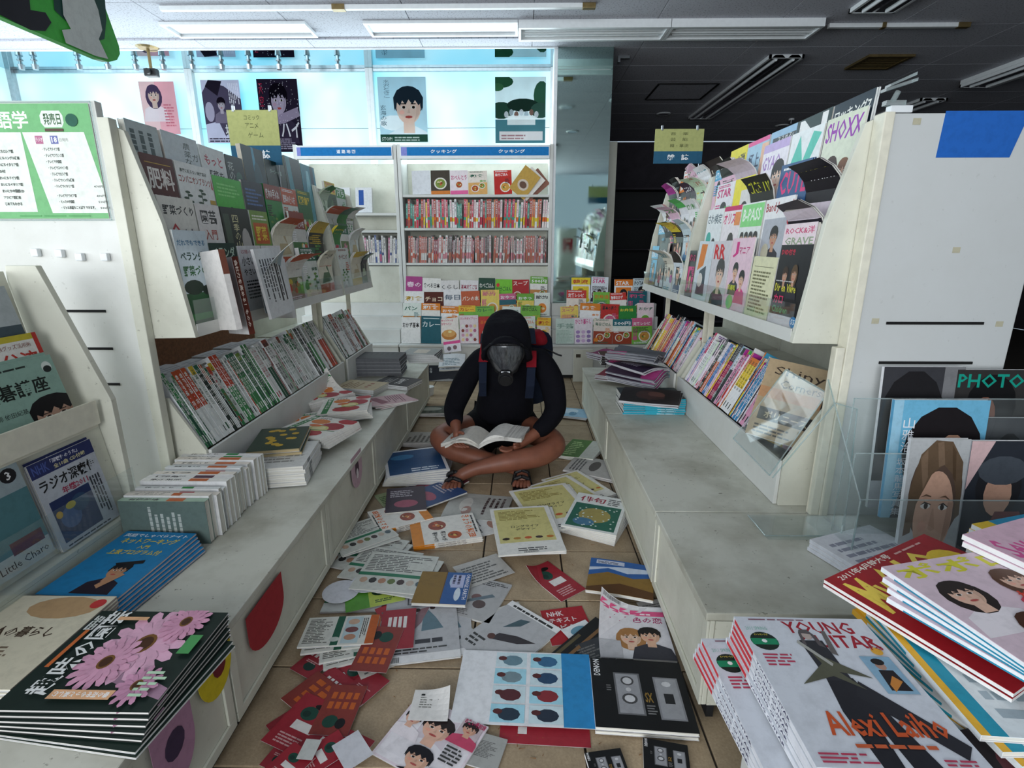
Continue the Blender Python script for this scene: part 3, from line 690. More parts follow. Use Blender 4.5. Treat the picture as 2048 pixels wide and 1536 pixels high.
# racks in the dark beyond, seen over and beside the right racks
for i, (x, y, w) in enumerate([(1.9, 7.6, 1.6), (3.7, 7.6, 1.6), (2.4, 6.1, 1.5), (4.2, 6.0, 1.7)]):
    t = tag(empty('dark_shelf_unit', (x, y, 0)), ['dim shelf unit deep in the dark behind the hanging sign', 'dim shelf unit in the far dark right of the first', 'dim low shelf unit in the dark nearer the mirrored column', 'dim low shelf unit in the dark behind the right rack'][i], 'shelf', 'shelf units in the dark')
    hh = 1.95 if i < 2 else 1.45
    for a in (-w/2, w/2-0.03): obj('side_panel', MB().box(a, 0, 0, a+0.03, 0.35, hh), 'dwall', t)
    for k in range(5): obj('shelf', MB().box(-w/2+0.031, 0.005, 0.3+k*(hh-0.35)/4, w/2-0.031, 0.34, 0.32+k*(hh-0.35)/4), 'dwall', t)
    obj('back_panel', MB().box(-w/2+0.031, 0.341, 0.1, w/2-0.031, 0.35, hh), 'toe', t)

# rack seen in the mirror, behind the camera
t = tag(empty('end_panel', (0.95, -1.2, 0)), 'pale rack end with red notice seen in the mirrored column', 'panel')
obj('board', MB().box(-0.16, -0.5, 0, 0.2, 0, 1.5), 'lam', t)
mb = MB(); draw(mb, [('r', 0, 0, 1, 1, 'b02430'), ('t', '特報', 0.2, 0.72, 0.8, 0.93, 'f0dcc8', 'b')]+person_art(0.5, 0.48, 0.32, '2a1a1c', 'e6d2c4', 'd8c8bc')+[('lines', 0.15, 0.05, 0.85, 0.16, 2, 'f0dcc8')], (0.12, 0.001, 1.0), (-0.2, 0, 0), (0, 0, 0.3), (0, 1, 0)); obj('notice', mb, 'matte', t)

# hanging / standing category signs
def cat_sign(o, w, h, top, bottom, label, pole=None, hang=None):
    t = tag(empty('category_sign', o), label, 'sign', 'green and blue category signs')
    obj('upper_board', MB().box(-w/2, 0, h*0.36, w/2, 0.004, h, 'b4b878'), 'matte', t)
    obj('lower_board', MB().box(-w/2, 0, 0, w/2, 0.004, h*0.36, '2d5f7c'), 'matte', t)
    mb = MB(); draw(mb, [('t', s, *b, '3c4428') for s, b in top]+[('t', s, *b, 'ffffff', 'b') for s, b in bottom], (-w/2, 0, 0), (w, 0, 0), (0, 0, h), (0, -1, 0)); obj('lettering', mb, 'matte', t)
    for a in (-0.36, 0.36): obj('clip', MB().box(w*a-0.006, -0.004, h-0.008, w*a+0.006, 0.009, h+0.02), 'metal', t, bevel=0.002)
    if pole: obj('pole', MB().tube((pole[0], 0.008, 0.0), (pole[0], 0.008, -pole[1]), 0.003), 'metal', t)
    return t
p = px(507, 302, -1.26); y = p.y
a = py(452, 220, 2.75); b2 = py(565, 330, 2.75)
cat_sign(((a.x+b2.x)/2, 2.75, b2.z), b2.x-a.x, a.z-b2.z, [('コミック', (0.33, 0.82, 0.64, 0.91)), ('アニメ', (0.34, 0.67, 0.6, 0.77)), ('ゲーム', (0.38, 0.5, 0.68, 0.6))], [('雑', (0.32, 0.12, 0.47, 0.28)), ('誌', (0.62, 0.12, 0.77, 0.28))], 'green and blue comics and games sign above the left rack', (0.1, 0.16))
a = py(1311, 258, 3.4); b2 = py(1403, 327, 3.4)
cat_sign(((a.x+b2.x)/2, 3.4, b2.z), b2.x-a.x, a.z-b2.z, [('音　楽', (0.32, 0.82, 0.68, 0.91)), ('芸　能', (0.32, 0.65, 0.68, 0.75)), ('韓・華流', (0.32, 0.47, 0.7, 0.57))], [('雑', (0.28, 0.1, 0.43, 0.27)), ('誌', (0.57, 0.1, 0.72, 0.27))], 'green and blue music and showbiz sign standing above the right rack', (0.13, 0.2))

# green timetable poster on the left end panel
t = tag(empty('timetable_poster', (0, 1.655, 0)), 'green and white sales date timetable on the left end panel', 'poster')
a = py(-150, 208, 1.656); b2 = py(219, 437, 1.656); W_ = b2.x-a.x; H_ = a.z-b2.z
mb = MB(); mb.box(a.x, 0, b2.z, b2.x, 0.002, a.z, 'f2f6f0')
q = lambda u: (py(u, 320, 1.656).x-a.x)/W_
art = [('r', 0, 0, 1, 1, 'e0e6de'), ('r', 0, 0.0, q(217), 1, '74b47a'), ('t', 'の', q(-22), 0.8, q(4), 0.93, 'ffffff', 'b'), ('t', '語学', q(10), 0.79, q(73), 0.94, 'ffffff', 'b'), ('p', [(q(98), 0.84), (q(104), 0.8), (q(138), 0.8), (q(143), 0.84), (q(143), 0.9), (q(138), 0.94), (q(104), 0.94), (q(98), 0.9)], 'e0e6de'), ('t', '発売日', q(104), 0.82, q(138), 0.92, '2f5a33', 'b'),
       ('r', q(-60), 0.06, q(54), 0.76, 'e3e8e0'), ('r', q(56), 0.76, q(180), 0.765, '74b47a'), ('p', [(q(57), 0.76), (q(179), 0.76), (q(206), 0.05), (q(84), 0.05)], 'e3e8e0')]
art += [('r', q(80), 0.66, q(95), 0.73, 'b46a8c'), ('t', 'ラジオ', q(81), 0.68, q(94), 0.715, 'ffffff'), ('r', q(110), 0.66, q(125), 0.73, '6a6fa8'), ('t', '18', q(112), 0.67, q(123), 0.72, 'ffffff', 'b'), ('t', '日発売', q(128), 0.68, q(145), 0.71, '8a8a8a')]
for i, s in enumerate(['テレビでドイツ語', 'テレビでフランス語', 'テレビで中国語', 'テレビでスペイン語', 'テレビでロシア語', 'テレビでハングル講座', 'テレビでイタリア語', 'テレビでアラビア語', 'とっさの中国語', 'リトル英語もことばで できます。']):
    v = 0.6-0.054*i-(0.03 if i > 6 else 0); art.append(('t', '・'+s, q(90+1.6*i), v, q(90+1.6*i+6*len(s)*0.72), v+0.03, '1a221c', 'b'))
    if i > 5: art.append(('t', '%d円' % (350+i*20), q(168+1.8*i), v, q(186+1.8*i), v+0.022, '26302a'))
for i, s in enumerate(['発売', 'まいにちロシア語', 'まいにちハングル講座', 'まいにちイタリア語', 'CD付', 'まいにちドイツ語', 'まいにちイタリア語', 'まいにち中国語CD', 'アラビア語講座', 'じめてもわかる']):
    v = 0.64-0.058*i; art.append(('t', s, q(-8), v, q(-8+4.9*len(s)), v+0.03, '16241a', 'b'))
art += [('r', q(16+50*k), 0.02, q(60+50*k), 0.028, '4e9a58') for k in range(3)]
art += [('e', q(160), 0.86, (q(172)-q(160)), 0.055, '1f5a48'), ('r', q(104), 0.765, q(140), 0.79, '5a4138')]
draw(mb, art, (a.x, 0, b2.z), (W_, 0, 0), (0, 0, H_), (0, -1, 0)); obj('sheet', mb, 'print', t)
mb = MB(); mb.path([(0, -0.002, -0.004), (W_+0.008, -0.002, -0.004), (W_+0.008, -0.002, H_+0.004), (0, -0.002, H_+0.004)], 0.0018); obj('clear_sleeve_edge', mb, 'acryl_edge', t, Matrix.Translation((a.x, 0, b2.z)))

# stickers on the ledge fronts
def sticker(u, v, w, h, col, label, S=-1, extra=None):
    p = px(u, v, S*(XI[S])); mb = MB(); n = 14
    pts = [(-w/2, h/2), (w/2, h/2)]+[(w/2*math.cos(-PI*i/n), -h*0.0-h/2*math.sin(PI*i/n)) for i in range(0, n+1)]
    mb.prism([(0, y_, z_) for y_, z_ in pts], (-S*0.0008, 0, 0), col)
    for (cy, cz, ry, rz, c) in extra or []: mb.quad([(-S*(0.0012+0.00001*len(mb.v)), cy*w+ry*w*math.cos(2*PI*i/12), cz*h+rz*h*math.sin(2*PI*i/12)) for i in range(12)], c)
    o = obj('sticker', mb, 'matte', None, Matrix.Translation((S*(XI[S]+0.0005), p.y, p.z)), fix=False)
    return tag(o, label, 'sticker', 'round ended stickers on the left ledge front')
ex = [(0, 0.12, 0.2, 0.16, '1d4a3c'), (0, 0.02, 0.16, 0.12, 'e6ddd6'), (0, -0.2, 0.1, 0.1, 'e6ddd6')]
sticker(535, 1232, 0.2, 0.14, 'a83238', 'red round ended sticker on the left ledge front')
sticker(430, 1330, 0.13, 0.16, 'd8c22c', 'yellow round ended sticker beside the flower magazines', extra=[(0.1, -0.05, 0.2, 0.2, '7a2a30')])
sticker(714, 940, 0.14, 0.15, 'c7a9b4', 'faded pink sticker far along the left ledge front', extra=[(0, 0.05, 0.18, 0.25, '5a4650'), (0, -0.1, 0.1, 0.15, 'e8dfe0')])
sticker(352, 1500, 0.12, 0.16, 'b88aa4', 'mauve sticker at the bottom of the nearest left ledge front', extra=[(0, 0.1, 0.25, 0.2, '4a3a52')])
# ---------------- magazines and books ----------------
GARDEN = dict(bg=['e6ebe4', 'dfe6df', 'f0f0ea', '1f6b3a', 'c9d8c0', '23302a', 'e8e4cf', '355a40', 'b9c4bb', '18262c', '2f8a42', 'dcdcd6'], ink=['1d3a26', '2b2b2b', '8a2f25', '20643a', '3a3a3a'], acc=['3c8a45', 'c6562e', 'd9b93a', '2f6b50', '7a9a3c', '8d3a2c'],
    words=['野菜づくり', 'ベランダ', '肥料の使い方', '家庭菜園', 'コンパニオンプランツ', '盆栽入門', '山野草', '花づくり', 'ガーデニング', '有機栽培', '土づくり', '果樹の育て方', 'バラ', '寄せ植え', '図解', '植物図鑑', 'まるごと', 'Q&A', '四季の花', '庭木の手入れ'], pic='plant')
MUSIC = dict(bg=['f1eef2', 'f6f4f4', 'e8d9e6', '1c1a22', 'f3c9dc', 'd7e8ee', '20262e', 'efe9d8', 'cfe3c4', 'f7f7f7', 'e6eef4', '3a2338'], ink=['d4307c', 'c22f2c', '7a3f9a', '1f8a9a', '222228', 'e0571e', '3d9a3a'], acc=['f2d83a', 'e0468a', '54c05a', '4aa8d0', 'e8822c', 'b83a9a', '202020'],
    words=['音楽と人', 'GYAO', 'オリスタ', 'Band Life', 'CUTE', 'ピアノ弾く', 'SHOXX', 'ロック', 'アイドル', 'TV LIFE', '韓流', 'ザテレビ', 'POTATO', 'ギター', 'Jマニア', 'RR', 'サウンド', 'ダンス', 'バンドやろう', 'STAR', 'カラオケ', 'ライブ'], pic='person')
COOK = dict(bg=['f4f1ea', 'ffffff', 'f2e6da', '2e8a3e', 'c6332c', 'f6dfe4', '1f6470', 'f3d86a', 'e8efe6', '7fc04a'], ink=['c6332c', '2d2d2d', 'd25a8a', '1f6a50', 'e0702c'], acc=['f2c53a', 'd23c34', '6fae3c', 'e88a2c', 'd46a90', '2a6f7a'],
    words=['自分ごはん', 'お弁当', '基本の和食', 'ひとり暮らし', 'ホットケーキ', 'おかず', '和食', '野菜たっぷり', 'パン', 'おやつ', '定番レシピ', '500円', '節約', '簡単おかず', 'スープ', '毎日ごはん', 'お菓子', 'カレー'], pic='food')

def rand_art(r, th):
    bg = r.choice(th['bg']); ink = r.choice(th['ink']); acc = r.choice(th['acc'])
    dark = sum(H(bg)) < 0.5
    if dark: ink = r.choice(['f2f0ea', 'f0d84a', 'e65a8a', 'ffffff'])
    a = [('r', 0, 0, 1, 1, bg)]; st = r.randrange(4); w = r.choice(th['words'])
    if th['pic'] == 'plant':
        if st == 0: a += [('r', 0, 0, 1, 0.45, r.choice(['3f7a42', '5b7f4a', '274a30', '7d8a5a']))]+[('e', r.uniform(0.1, 0.9), r.uniform(0.08, 0.4), 0.1, 0.06, r.choice(['8fbf5a', 'd9c04a', 'c84a3a', 'e8e8dc', '2c5f34']), 8) for _ in range(9)]
        elif st == 1:
            for _ in range(3):
                x = r.uniform(0.2, 0.8); a += [('r', x-0.01, 0.1, x+0.01, 0.45, '3a6a3c')]+[('e', x+dx, y, 0.08, 0.025, r.choice(['3f8a46', '2d6a3a', '79a04a']), 8) for dx, y in ((-0.07, 0.2), (0.08, 0.27), (-0.07, 0.34), (0.07, 0.4), (0, 0.46))]
        elif st == 2: a += [('r', 0.08, 0.1, 0.92, 0.55, r.choice(['6f8f5a', '8aa0a0', 'b7a27a', '3b5a4a']))]+flower_art(r.uniform(0.35, 0.65), 0.32, 0.2, r.choice(['e8a0b4', 'f2e8d0', 'f0c83a', 'd84a5a']), n=9)
        else: a += [('r', 0, 0, 1, 0.2, acc), ('p', [(0.15, 0.22), (0.9, 0.25), (0.6, 0.6), (0.4, 0.5)], r.choice(['a8b89a', 'c8b890', '5a7a5a']))]
    elif th['pic'] == 'person':
        hair = r.choice(['1a1416', '3a2418', '5b3a24', '141218']); sh = r.choice(['f4f4f6', '2a2a30', 'd23c5a', '4a8ac0', 'e8c23a', 'e9a7c0', '38507a'])
        if st < 2: a += person_art(r.uniform(0.4, 0.6), 0.48, r.uniform(0.34, 0.44), hair, 'e8bfa4', sh, r.random() < 0.5)
        elif st == 2:
            for k in range(3): a += person_art(0.2+0.3*k, 0.34+0.08*(k % 2), 0.2, r.choice(['1a1416', '4a2c1a']), 'e6bba0', r.choice(['f4f4f6', '303038', 'c03050']), k % 2 == 0)
        else: a += [('r', 0.08, 0.12, 0.92, 0.66, acc)]+person_art(0.5, 0.42, 0.3, hair, 'e8bfa4', sh, True)+[('r', 0.08, 0.02, 0.92, 0.12, bg)]
    else:
        if st == 0: a += food_art(0.5, 0.34, 0.26, acc)
        elif st == 1: a += [('r', 0, 0, 1, 0.5, r.choice(['c98a4a', 'a8462c', 'e6b06a', 'd8a8b8']))]+food_art(0.35, 0.25, 0.16)+food_art(0.72, 0.36, 0.13, '7a9a3c')
        elif st == 2: a += [x for k in range(6) for x in [('e', 0.2+0.3*(k % 3), 0.14+0.22*(k//3), 0.12, 0.085, ['f6f0e6', 'b8642c', '88a84a'][k % 3], 10), ('e', 0.2+0.3*(k % 3), 0.14+0.22*(k//3), 0.07, 0.05, ['c8502c', 'e8c060', 'd88a9a'][k % 3], 8)]]
        else: a += food_art(0.62, 0.3, 0.22, 'd8a04a')+[('lines', 0.06, 0.12, 0.3, 0.6, 3, ink, 1)]
    ty = r.choice([0.72, 0.76])
    if r.random() < 0.45: a += [('r', 0, ty-0.03, 1, 1, acc)]; ink = 'ffffff' if acc not in ('f2d83a', 'f2c53a', 'd9b93a') else 'c22f2c'
    a += [('t', w, 0.08, ty, r.uniform(0.78, 0.94), ty+r.uniform(0.12, 0.17), ink, 'b')]
    if r.random() < 0.6: a += [('lines', 0.08, 0.93, 0.85, 0.985, 2, ink)]
    a += [('lines', 0.06 if r.random() < 0.5 else 0.62, 0.45, 0.36 if r.random() < 0.5 else 0.95, 0.66, 5, r.choice([ink, acc, '333333']))]
    if r.random() < 0.5: a += [('e', r.choice([0.15, 0.85]), r.uniform(0.12, 0.3), 0.12, 0.085, acc), ('lines', 0.1, 0.03, 0.9, 0.1, 2, ink)]
    if r.random() < 0.3: a += [('t', r.choice(['特集', '春号', '4月号', '2011', '決定版', '完全保存版']), 0.6, 0.52, 0.94, 0.6, acc, 'b')]
    return a, bg, ink
BACK = [('r', 0, 0, 1, 1, 'eceef0'), ('r', 0.62, 0.86, 0.94, 0.96, 'ffffff')]+[('r', 0.64+0.011*i, 0.91, 0.64+0.011*i+0.005, 0.955, '202020') for i in range(24)]+[('r', 0.64+0.011*i, 0.86, 0.64+0.011*i+0.005, 0.9, '303030') for i in range(20)]+[('e', 0.75, 0.3, 0.08, 0.05, '5a3040'), ('lines', 0.1, 0.2, 0.5, 0.4, 4, 'a0a0a8')]

def mag_mesh(w, h, t, art, spine=('L', 'ffffff', None), back=None, bend=None, cuts=(1, 1), page='e9e6dc', gloss=True, inset=0.002):
    """cover mesh and page block mesh; spine at -x ('L') or +x ('R'); front cover faces +z; base centre of the block at the origin"""
    ct = min(0.0009, t*0.15); c = MB(); sd, scol, sart = spine; bg = art[0][-1] if art and art[0][0] == 'r' else 'ffffff'
    c.box(-w/2, -h/2, 0, w/2, h/2, ct, back[0][-1] if back else 'e9e9ea'); c.box(-w/2, -h/2, t-ct, w/2, h/2, t, bg)
    sx = -1 if sd == 'L' else 1
    c.box(sx*w/2, -h/2, ct, sx*(w/2-ct), h/2, t-ct, scol)
    draw(c, art[1:] if art and art[0][0] == 'r' else art, (-w/2, -h/2, t), (w, 0, 0), (0, h, 0), (0, 0, 1))
    if back: draw(c, back[1:], (w/2, -h/2, 0), (-w, 0, 0), (0, h, 0), (0, 0, -1))
    if sart:
        if sd == 'L': draw(c, sart, (-w/2, h/2, 0), (0, -h, 0), (0, 0, t), (-1, 0, 0))
        else: draw(c, sart, (w/2, -h/2, 0), (0, h, 0), (0, 0, t), (1, 0, 0))
    p = MB(); p.box(-w/2+(ct*1.1 if sd == 'L' else inset), -h/2+inset, ct*1.05, w/2-(ct*1.1 if sd == 'R' else inset), h/2-inset, t-ct*1.05, page)
    return (c.mesh('cover', ['print' if gloss else 'matte'], bend=bend, cuts=cuts), p.mesh('page_block', ['pages'], bend=bend, cuts=cuts))
NAME = ['magazine', 'magazine']
def put(ms, mw, label, cat='magazine', group=None, name=None):
    name = name or NAME[0]; cat = NAME[1] if cat == 'magazine' else cat
    t = tag(empty(name, mw=mw), label, cat, group)
    link('cover', ms[0], t); link('page_block', ms[1], t)
    return t
def join_mesh(ms, name):
    """cover and pages as one mesh, for spines too small to show their parts"""
    bm = bmesh.new(); bm.from_mesh(ms[0]); n = len(bm.faces); bm.from_mesh(ms[1]); bm.faces.ensure_lookup_table()
    for i in range(n, len(bm.faces)): bm.faces[i].material_index = 1
    me = bpy.data.meshes.new(name); bm.to_mesh(me); bm.free(); me.materials.append(ms[0].materials[0]); me.materials.append(ms[1].materials[0]); return me
NUM = 'first second third fourth fifth sixth seventh eighth ninth tenth eleventh twelfth thirteenth fourteenth fifteenth sixteenth seventeenth eighteenth nineteenth twentieth'.split()
TENS = {2: 'twenty', 3: 'thirty', 4: 'forty', 5: 'fifty', 6: 'sixty', 7: 'seventy', 8: 'eighty', 9: 'ninety'}
def nth(i):
    if i <= 20: return NUM[i-1]
    a, b2 = divmod(i, 10)
    return (TENS[a][:-1]+'ieth') if b2 == 0 else TENS[a]+'-'+NUM[b2-1]
def cname(c):
    r, g, b2 = [x**(1/2.2) for x in H(c)]; mx, mn = max(r, g, b2), min(r, g, b2)
    if mx < 0.28: return 'black'
    if mx-mn < 0.09: return 'white' if mx > 0.85 else ('grey' if mx > 0.4 else 'dark grey')
    import colorsys
    h, s, v = colorsys.rgb_to_hsv(r, g, b2); h *= 360
    n = 'red' if h < 14 or h > 345 else 'orange' if h < 40 else 'yellow' if h < 68 else 'green' if h < 165 else 'turquoise' if h < 195 else 'blue' if h < 255 else 'purple' if h < 300 else 'pink'
    if s < 0.22: n = {'yellow': 'cream', 'orange': 'beige', 'green': 'pale green', 'blue': 'pale blue', 'turquoise': 'pale blue', 'pink': 'pale pink', 'red': 'pale pink', 'purple': 'lilac'}[n]
    elif v < 0.45: n = 'dark '+n
    return n

# ----- face-out tiers -----
def face_frame(S, d, z, y, lean, yaw=0.0, roll=0.0):
    """base centre of a cover standing at front offset d from the upright line, facing the aisle"""
    X = S*(XP[S]-d); m = frame((X, y, z), (0, -S, 0), (S*math.sin(R(lean)), 0, math.cos(R(lean))))
    return m @ Matrix.Rotation(R(yaw), 4, 'Y') @ Matrix.Rotation(R(roll), 4, 'Z')
def flop(amt, side=0.0):
    def f(c):
        h = FH[0]; k = max(0.0, (c.y+h/2)/h-0.45)/0.55
        return Vector((c.x+side*k*k*0.3*amt, c.y-0.45*amt*k*k*(0.6+0.4*k), c.z+amt*k*k+0.25*amt*k*k*k*c.x/0.1*side))
    return f
FH = [0.26]
def face_row(S, tier, y0, y1, th, seed, where, explicit=None, copies=(1, 2), gap=0.006, flops=0.12, hmin=0.235, hmax=0.275):
    r = random.Random(seed); d, z = TIERS[tier]; y = y0; i = 0; explicit = explicit or []
    while y < y1-0.11:
        if i < len(explicit): w, h, t, art, sp, lab, fl = explicit[i]; bg = art[0][-1]; n = r.randint(1, 2)
        else:
            w = r.choice([0.15, 0.168, 0.182, 0.182, 0.21]); h = r.uniform(hmin, hmax); t = r.choice([0.006, 0.009, 0.014, 0.02])
            if y+w > y1: w = max(0.11, y1-y-0.004)
            art, bg, ink = rand_art(r, th); lab = None; fl = r.random() < flops; sp = r.choice([bg, 'f4f4f4', ink]); n = r.randint(*copies)
        FH[0] = h; amt = r.uniform(0.05, 0.11) if fl else 0
        ms = mag_mesh(w, h, t, art, ('L' if r.random() < 0.5 else 'R', sp, None), bend=flop(amt, r.uniform(-1, 1)) if fl else None, cuts=(1, 7) if fl else (1, 1))
        i += 1; yaw = r.uniform(-2.5, 2.5); roll = r.uniform(-1.2, 1.2)
        tot = 0.0
        for k in range(n):
            if tot+t > 0.02 and k: break
            m = face_frame(S, d-0.001, z+0.003, y+w/2, 4, 0, roll*0.7) @ Matrix.Translation((r.uniform(-0.002, 0.002), h/2+0.002*k, -tot-t-0.0008*k-0.001)); tot += t
            base = (lab or '%s face-out %s with %s cover' % (nth(i), NAME[1], cname(bg))) 
            L = '%s, %s' % (base, where) if k == 0 else '%s copy behind %s, %s' % (('second', 'third', 'fourth')[k-1], 'the '+(lab or '%s %s cover' % (nth(i), cname(bg))), where)
            ws = L.split()
            put(ms, m, ' '.join(ws[:16]), 'magazine', 'face-out magazines, '+where)
        y += w+gap+r.uniform(0, 0.008)
def T_(*a): return list(a)
w_ = 'eef0ec'
tier1 = [
 (0.182, 0.31, 0.012, [('r', 0, 0, 1, 1, 'd5e3ea'), ('r', 0, 0, 1, 0.34, '2f5f3a'), ('e', 0.3, 0.4, 0.3, 0.08, '26382c'), ('e', 0.75, 0.36, 0.22, 0.06, '1f2f26'), ('r', 0, 0.05, 1, 0.12, '3f8a48'), ('t', 'だれでもできる', 0.06, 0.84, 0.9, 0.9, '3a78a0', 'b'), ('t', 'ベランダで', 0.08, 0.68, 0.92, 0.78, '1f4a3a', 'b'), ('t', '野菜づくり', 0.08, 0.52, 0.92, 0.63, '2f6b3a', 'b')], w_, 'pale blue balcony vegetable book', False),
 (0.182, 0.27, 0.02, [('r', 0, 0, 1, 1, '1c3c32'), ('t', 'ベランダ', 0.08, 0.8, 0.92, 0.95, 'c9e0cc', 'b'), ('lines', 0.1, 0.72, 0.9, 0.78, 2, '9ab8a0'), ('e', 0.5, 0.4, 0.3, 0.2, '31584a'), ('e', 0.5, 0.4, 0.24, 0.16, '1c3c32')], w_, 'dark green balcony book', False),
 (0.182, 0.26, 0.02, [('r', 0, 0, 1, 1, 'eceaec'), ('t', '収穫の時期', 0.1, 0.88, 0.85, 0.94, 'b04a5a'), ('t', '小さい農園', 0.08, 0.7, 0.95, 0.84, '222222', 'b'), ('t', 'やさい果樹', 0.08, 0.55, 0.95, 0.66, '222222', 'b'), ('lines', 0.1, 0.2, 0.9, 0.5, 6, '3a3a3a')], w_, 'white book with black lettering on small farms', False),
 (0.182, 0.26, 0.02, [('r', 0, 0, 1, 1, 'efecee'), ('t', '庭先の', 0.1, 0.86, 0.7, 0.94, 'c04a6a'), ('t', '初めての', 0.1, 0.76, 0.7, 0.84, 'c04a6a'), ('t', '和の庭づくり', 0.06, 0.52, 0.95, 0.7, '202020', 'b'), ('e', 0.5, 0.25, 0.3, 0.14, '8aa06a')], w_, 'white garden book with pink headline', False)]
tier2 = [
 (0.19, 0.26, 0.01, [('r', 0, 0, 1, 1, 'e6e4dc'), ('t', '野菜づくり', 0.1, 0.78, 0.95, 0.9, '2a2a2a', 'b'), ('t', 'Q', 0.2, 0.42, 0.5, 0.68, 'b8323a', 'b'), ('t', '&A', 0.55, 0.42, 0.9, 0.62, '2f3a4a', 'b')], w_, 'cream vegetable question and answer book', False),
 (0.15, 0.25, 0.02, [('r', 0, 0, 1, 1, 'e8e4e2'), ('t', '園芸', 0.15, 0.72, 0.8, 0.92, '3a3a3a', 'b'), ('t', '入門', 0.2, 0.5, 0.7, 0.65, 'b0483a', 'b'), ('e', 0.5, 0.25, 0.35, 0.15, 'b8a890')], w_, 'white gardening primer', False),
 (0.21, 0.25, 0.015, [('r', 0, 0, 1, 1, '2c332e'), ('t', '四季の山野草', 0.35, 0.1, 0.55, 0.9, 'e8e2b0', 'v'), ('e', 0.75, 0.4, 0.18, 0.3, 'b8b4b0'), ('r', 0.05, 0.1, 0.25, 0.9, '4a5a4a')], '4a4a44', 'dark mountain plants book with vertical title', False),
 (0.16, 0.25, 0.008, [('r', 0, 0, 1, 1, '7fa04a'), ('r', 0.1, 0.45, 0.9, 0.8, 'c9622c'), ('t', '野菜', 0.2, 0.5, 0.8, 0.75, 'f0d84a', 'b'), ('lines', 0.1, 0.85, 0.9, 0.95, 2, 'f2f2e0')], w_, 'green and orange vegetable magazine', False)]
tier3 = [
 (0.16, 0.26, 0.01, [('r', 0, 0, 1, 1, '5a211c'), ('t', '肥料', 0.12, 0.6, 0.92, 0.86, 'f2ece6', 'b'), ('t', 'の選び方・使い方', 0.06, 0.44, 0.95, 0.54, 'f2ece6'), ('r', 0.1, 0.9, 0.9, 0.91, 'c8a23a')], '5a211c', 'dark red fertiliser book', False),
 (0.21, 0.26, 0.006, [('r', 0, 0, 1, 1, 'eef0ee'), ('t', '農薬に頼らない家庭菜園', 0.1, 0.87, 0.85, 0.92, '2a3a2a', 'b'), ('t', 'コンパニオンプランツ', 0.04, 0.74, 0.94, 0.84, '9a3a2c', 'b'), ('p', [(0.94, 0.72), (0.99, 0.7), (0.97, 0.88)], 'c23a2c')]+[x for cx, cy in ((0.2, 0.5), (0.6, 0.55)) for x in [('r', cx-0.01, cy-0.15, cx+0.01, cy+0.12, '3a5a3a')]+[('e', cx+dx, cy+dy, 0.07, 0.018, '2f4a34', 8) for dx, dy in ((-0.07, -0.05), (0.07, 0), (-0.06, 0.04), (0.06, 0.08), (0, 0.12))]]+[('r', 0.82, 0.5, 0.99, 0.56, 'c8a23a'), ('lines', 0.84, 0.4, 0.98, 0.48, 3, '555555')], w_, 'white companion plants book', False),
 (0.21, 0.24, 0.006, [('r', 0, 0, 1, 1, '4fc043'), ('p', [(0.3, 0), (0.38, 0.5), (0.5, 0.55), (0.62, 0.5), (0.7, 0.3), (0.9, 0)], '1d5a30'), ('e', 0.5, 0.38, 0.12, 0.14, '16262c'), ('lines', 0.1, 0.7, 0.9, 0.92, 4, '8ee07e')], '2f8a35', 'bright green magazine with a dark arch', False),
 (0.18, 0.25, 0.01, [('r', 0, 0, 1, 1, '1c2638'), ('lines', 0.1, 0.6, 0.9, 0.9, 5, '5a7ab0'), ('e', 0.4, 0.3, 0.2, 0.2, '7a2c4a')], '1c2638', 'dark blue magazine', False)]
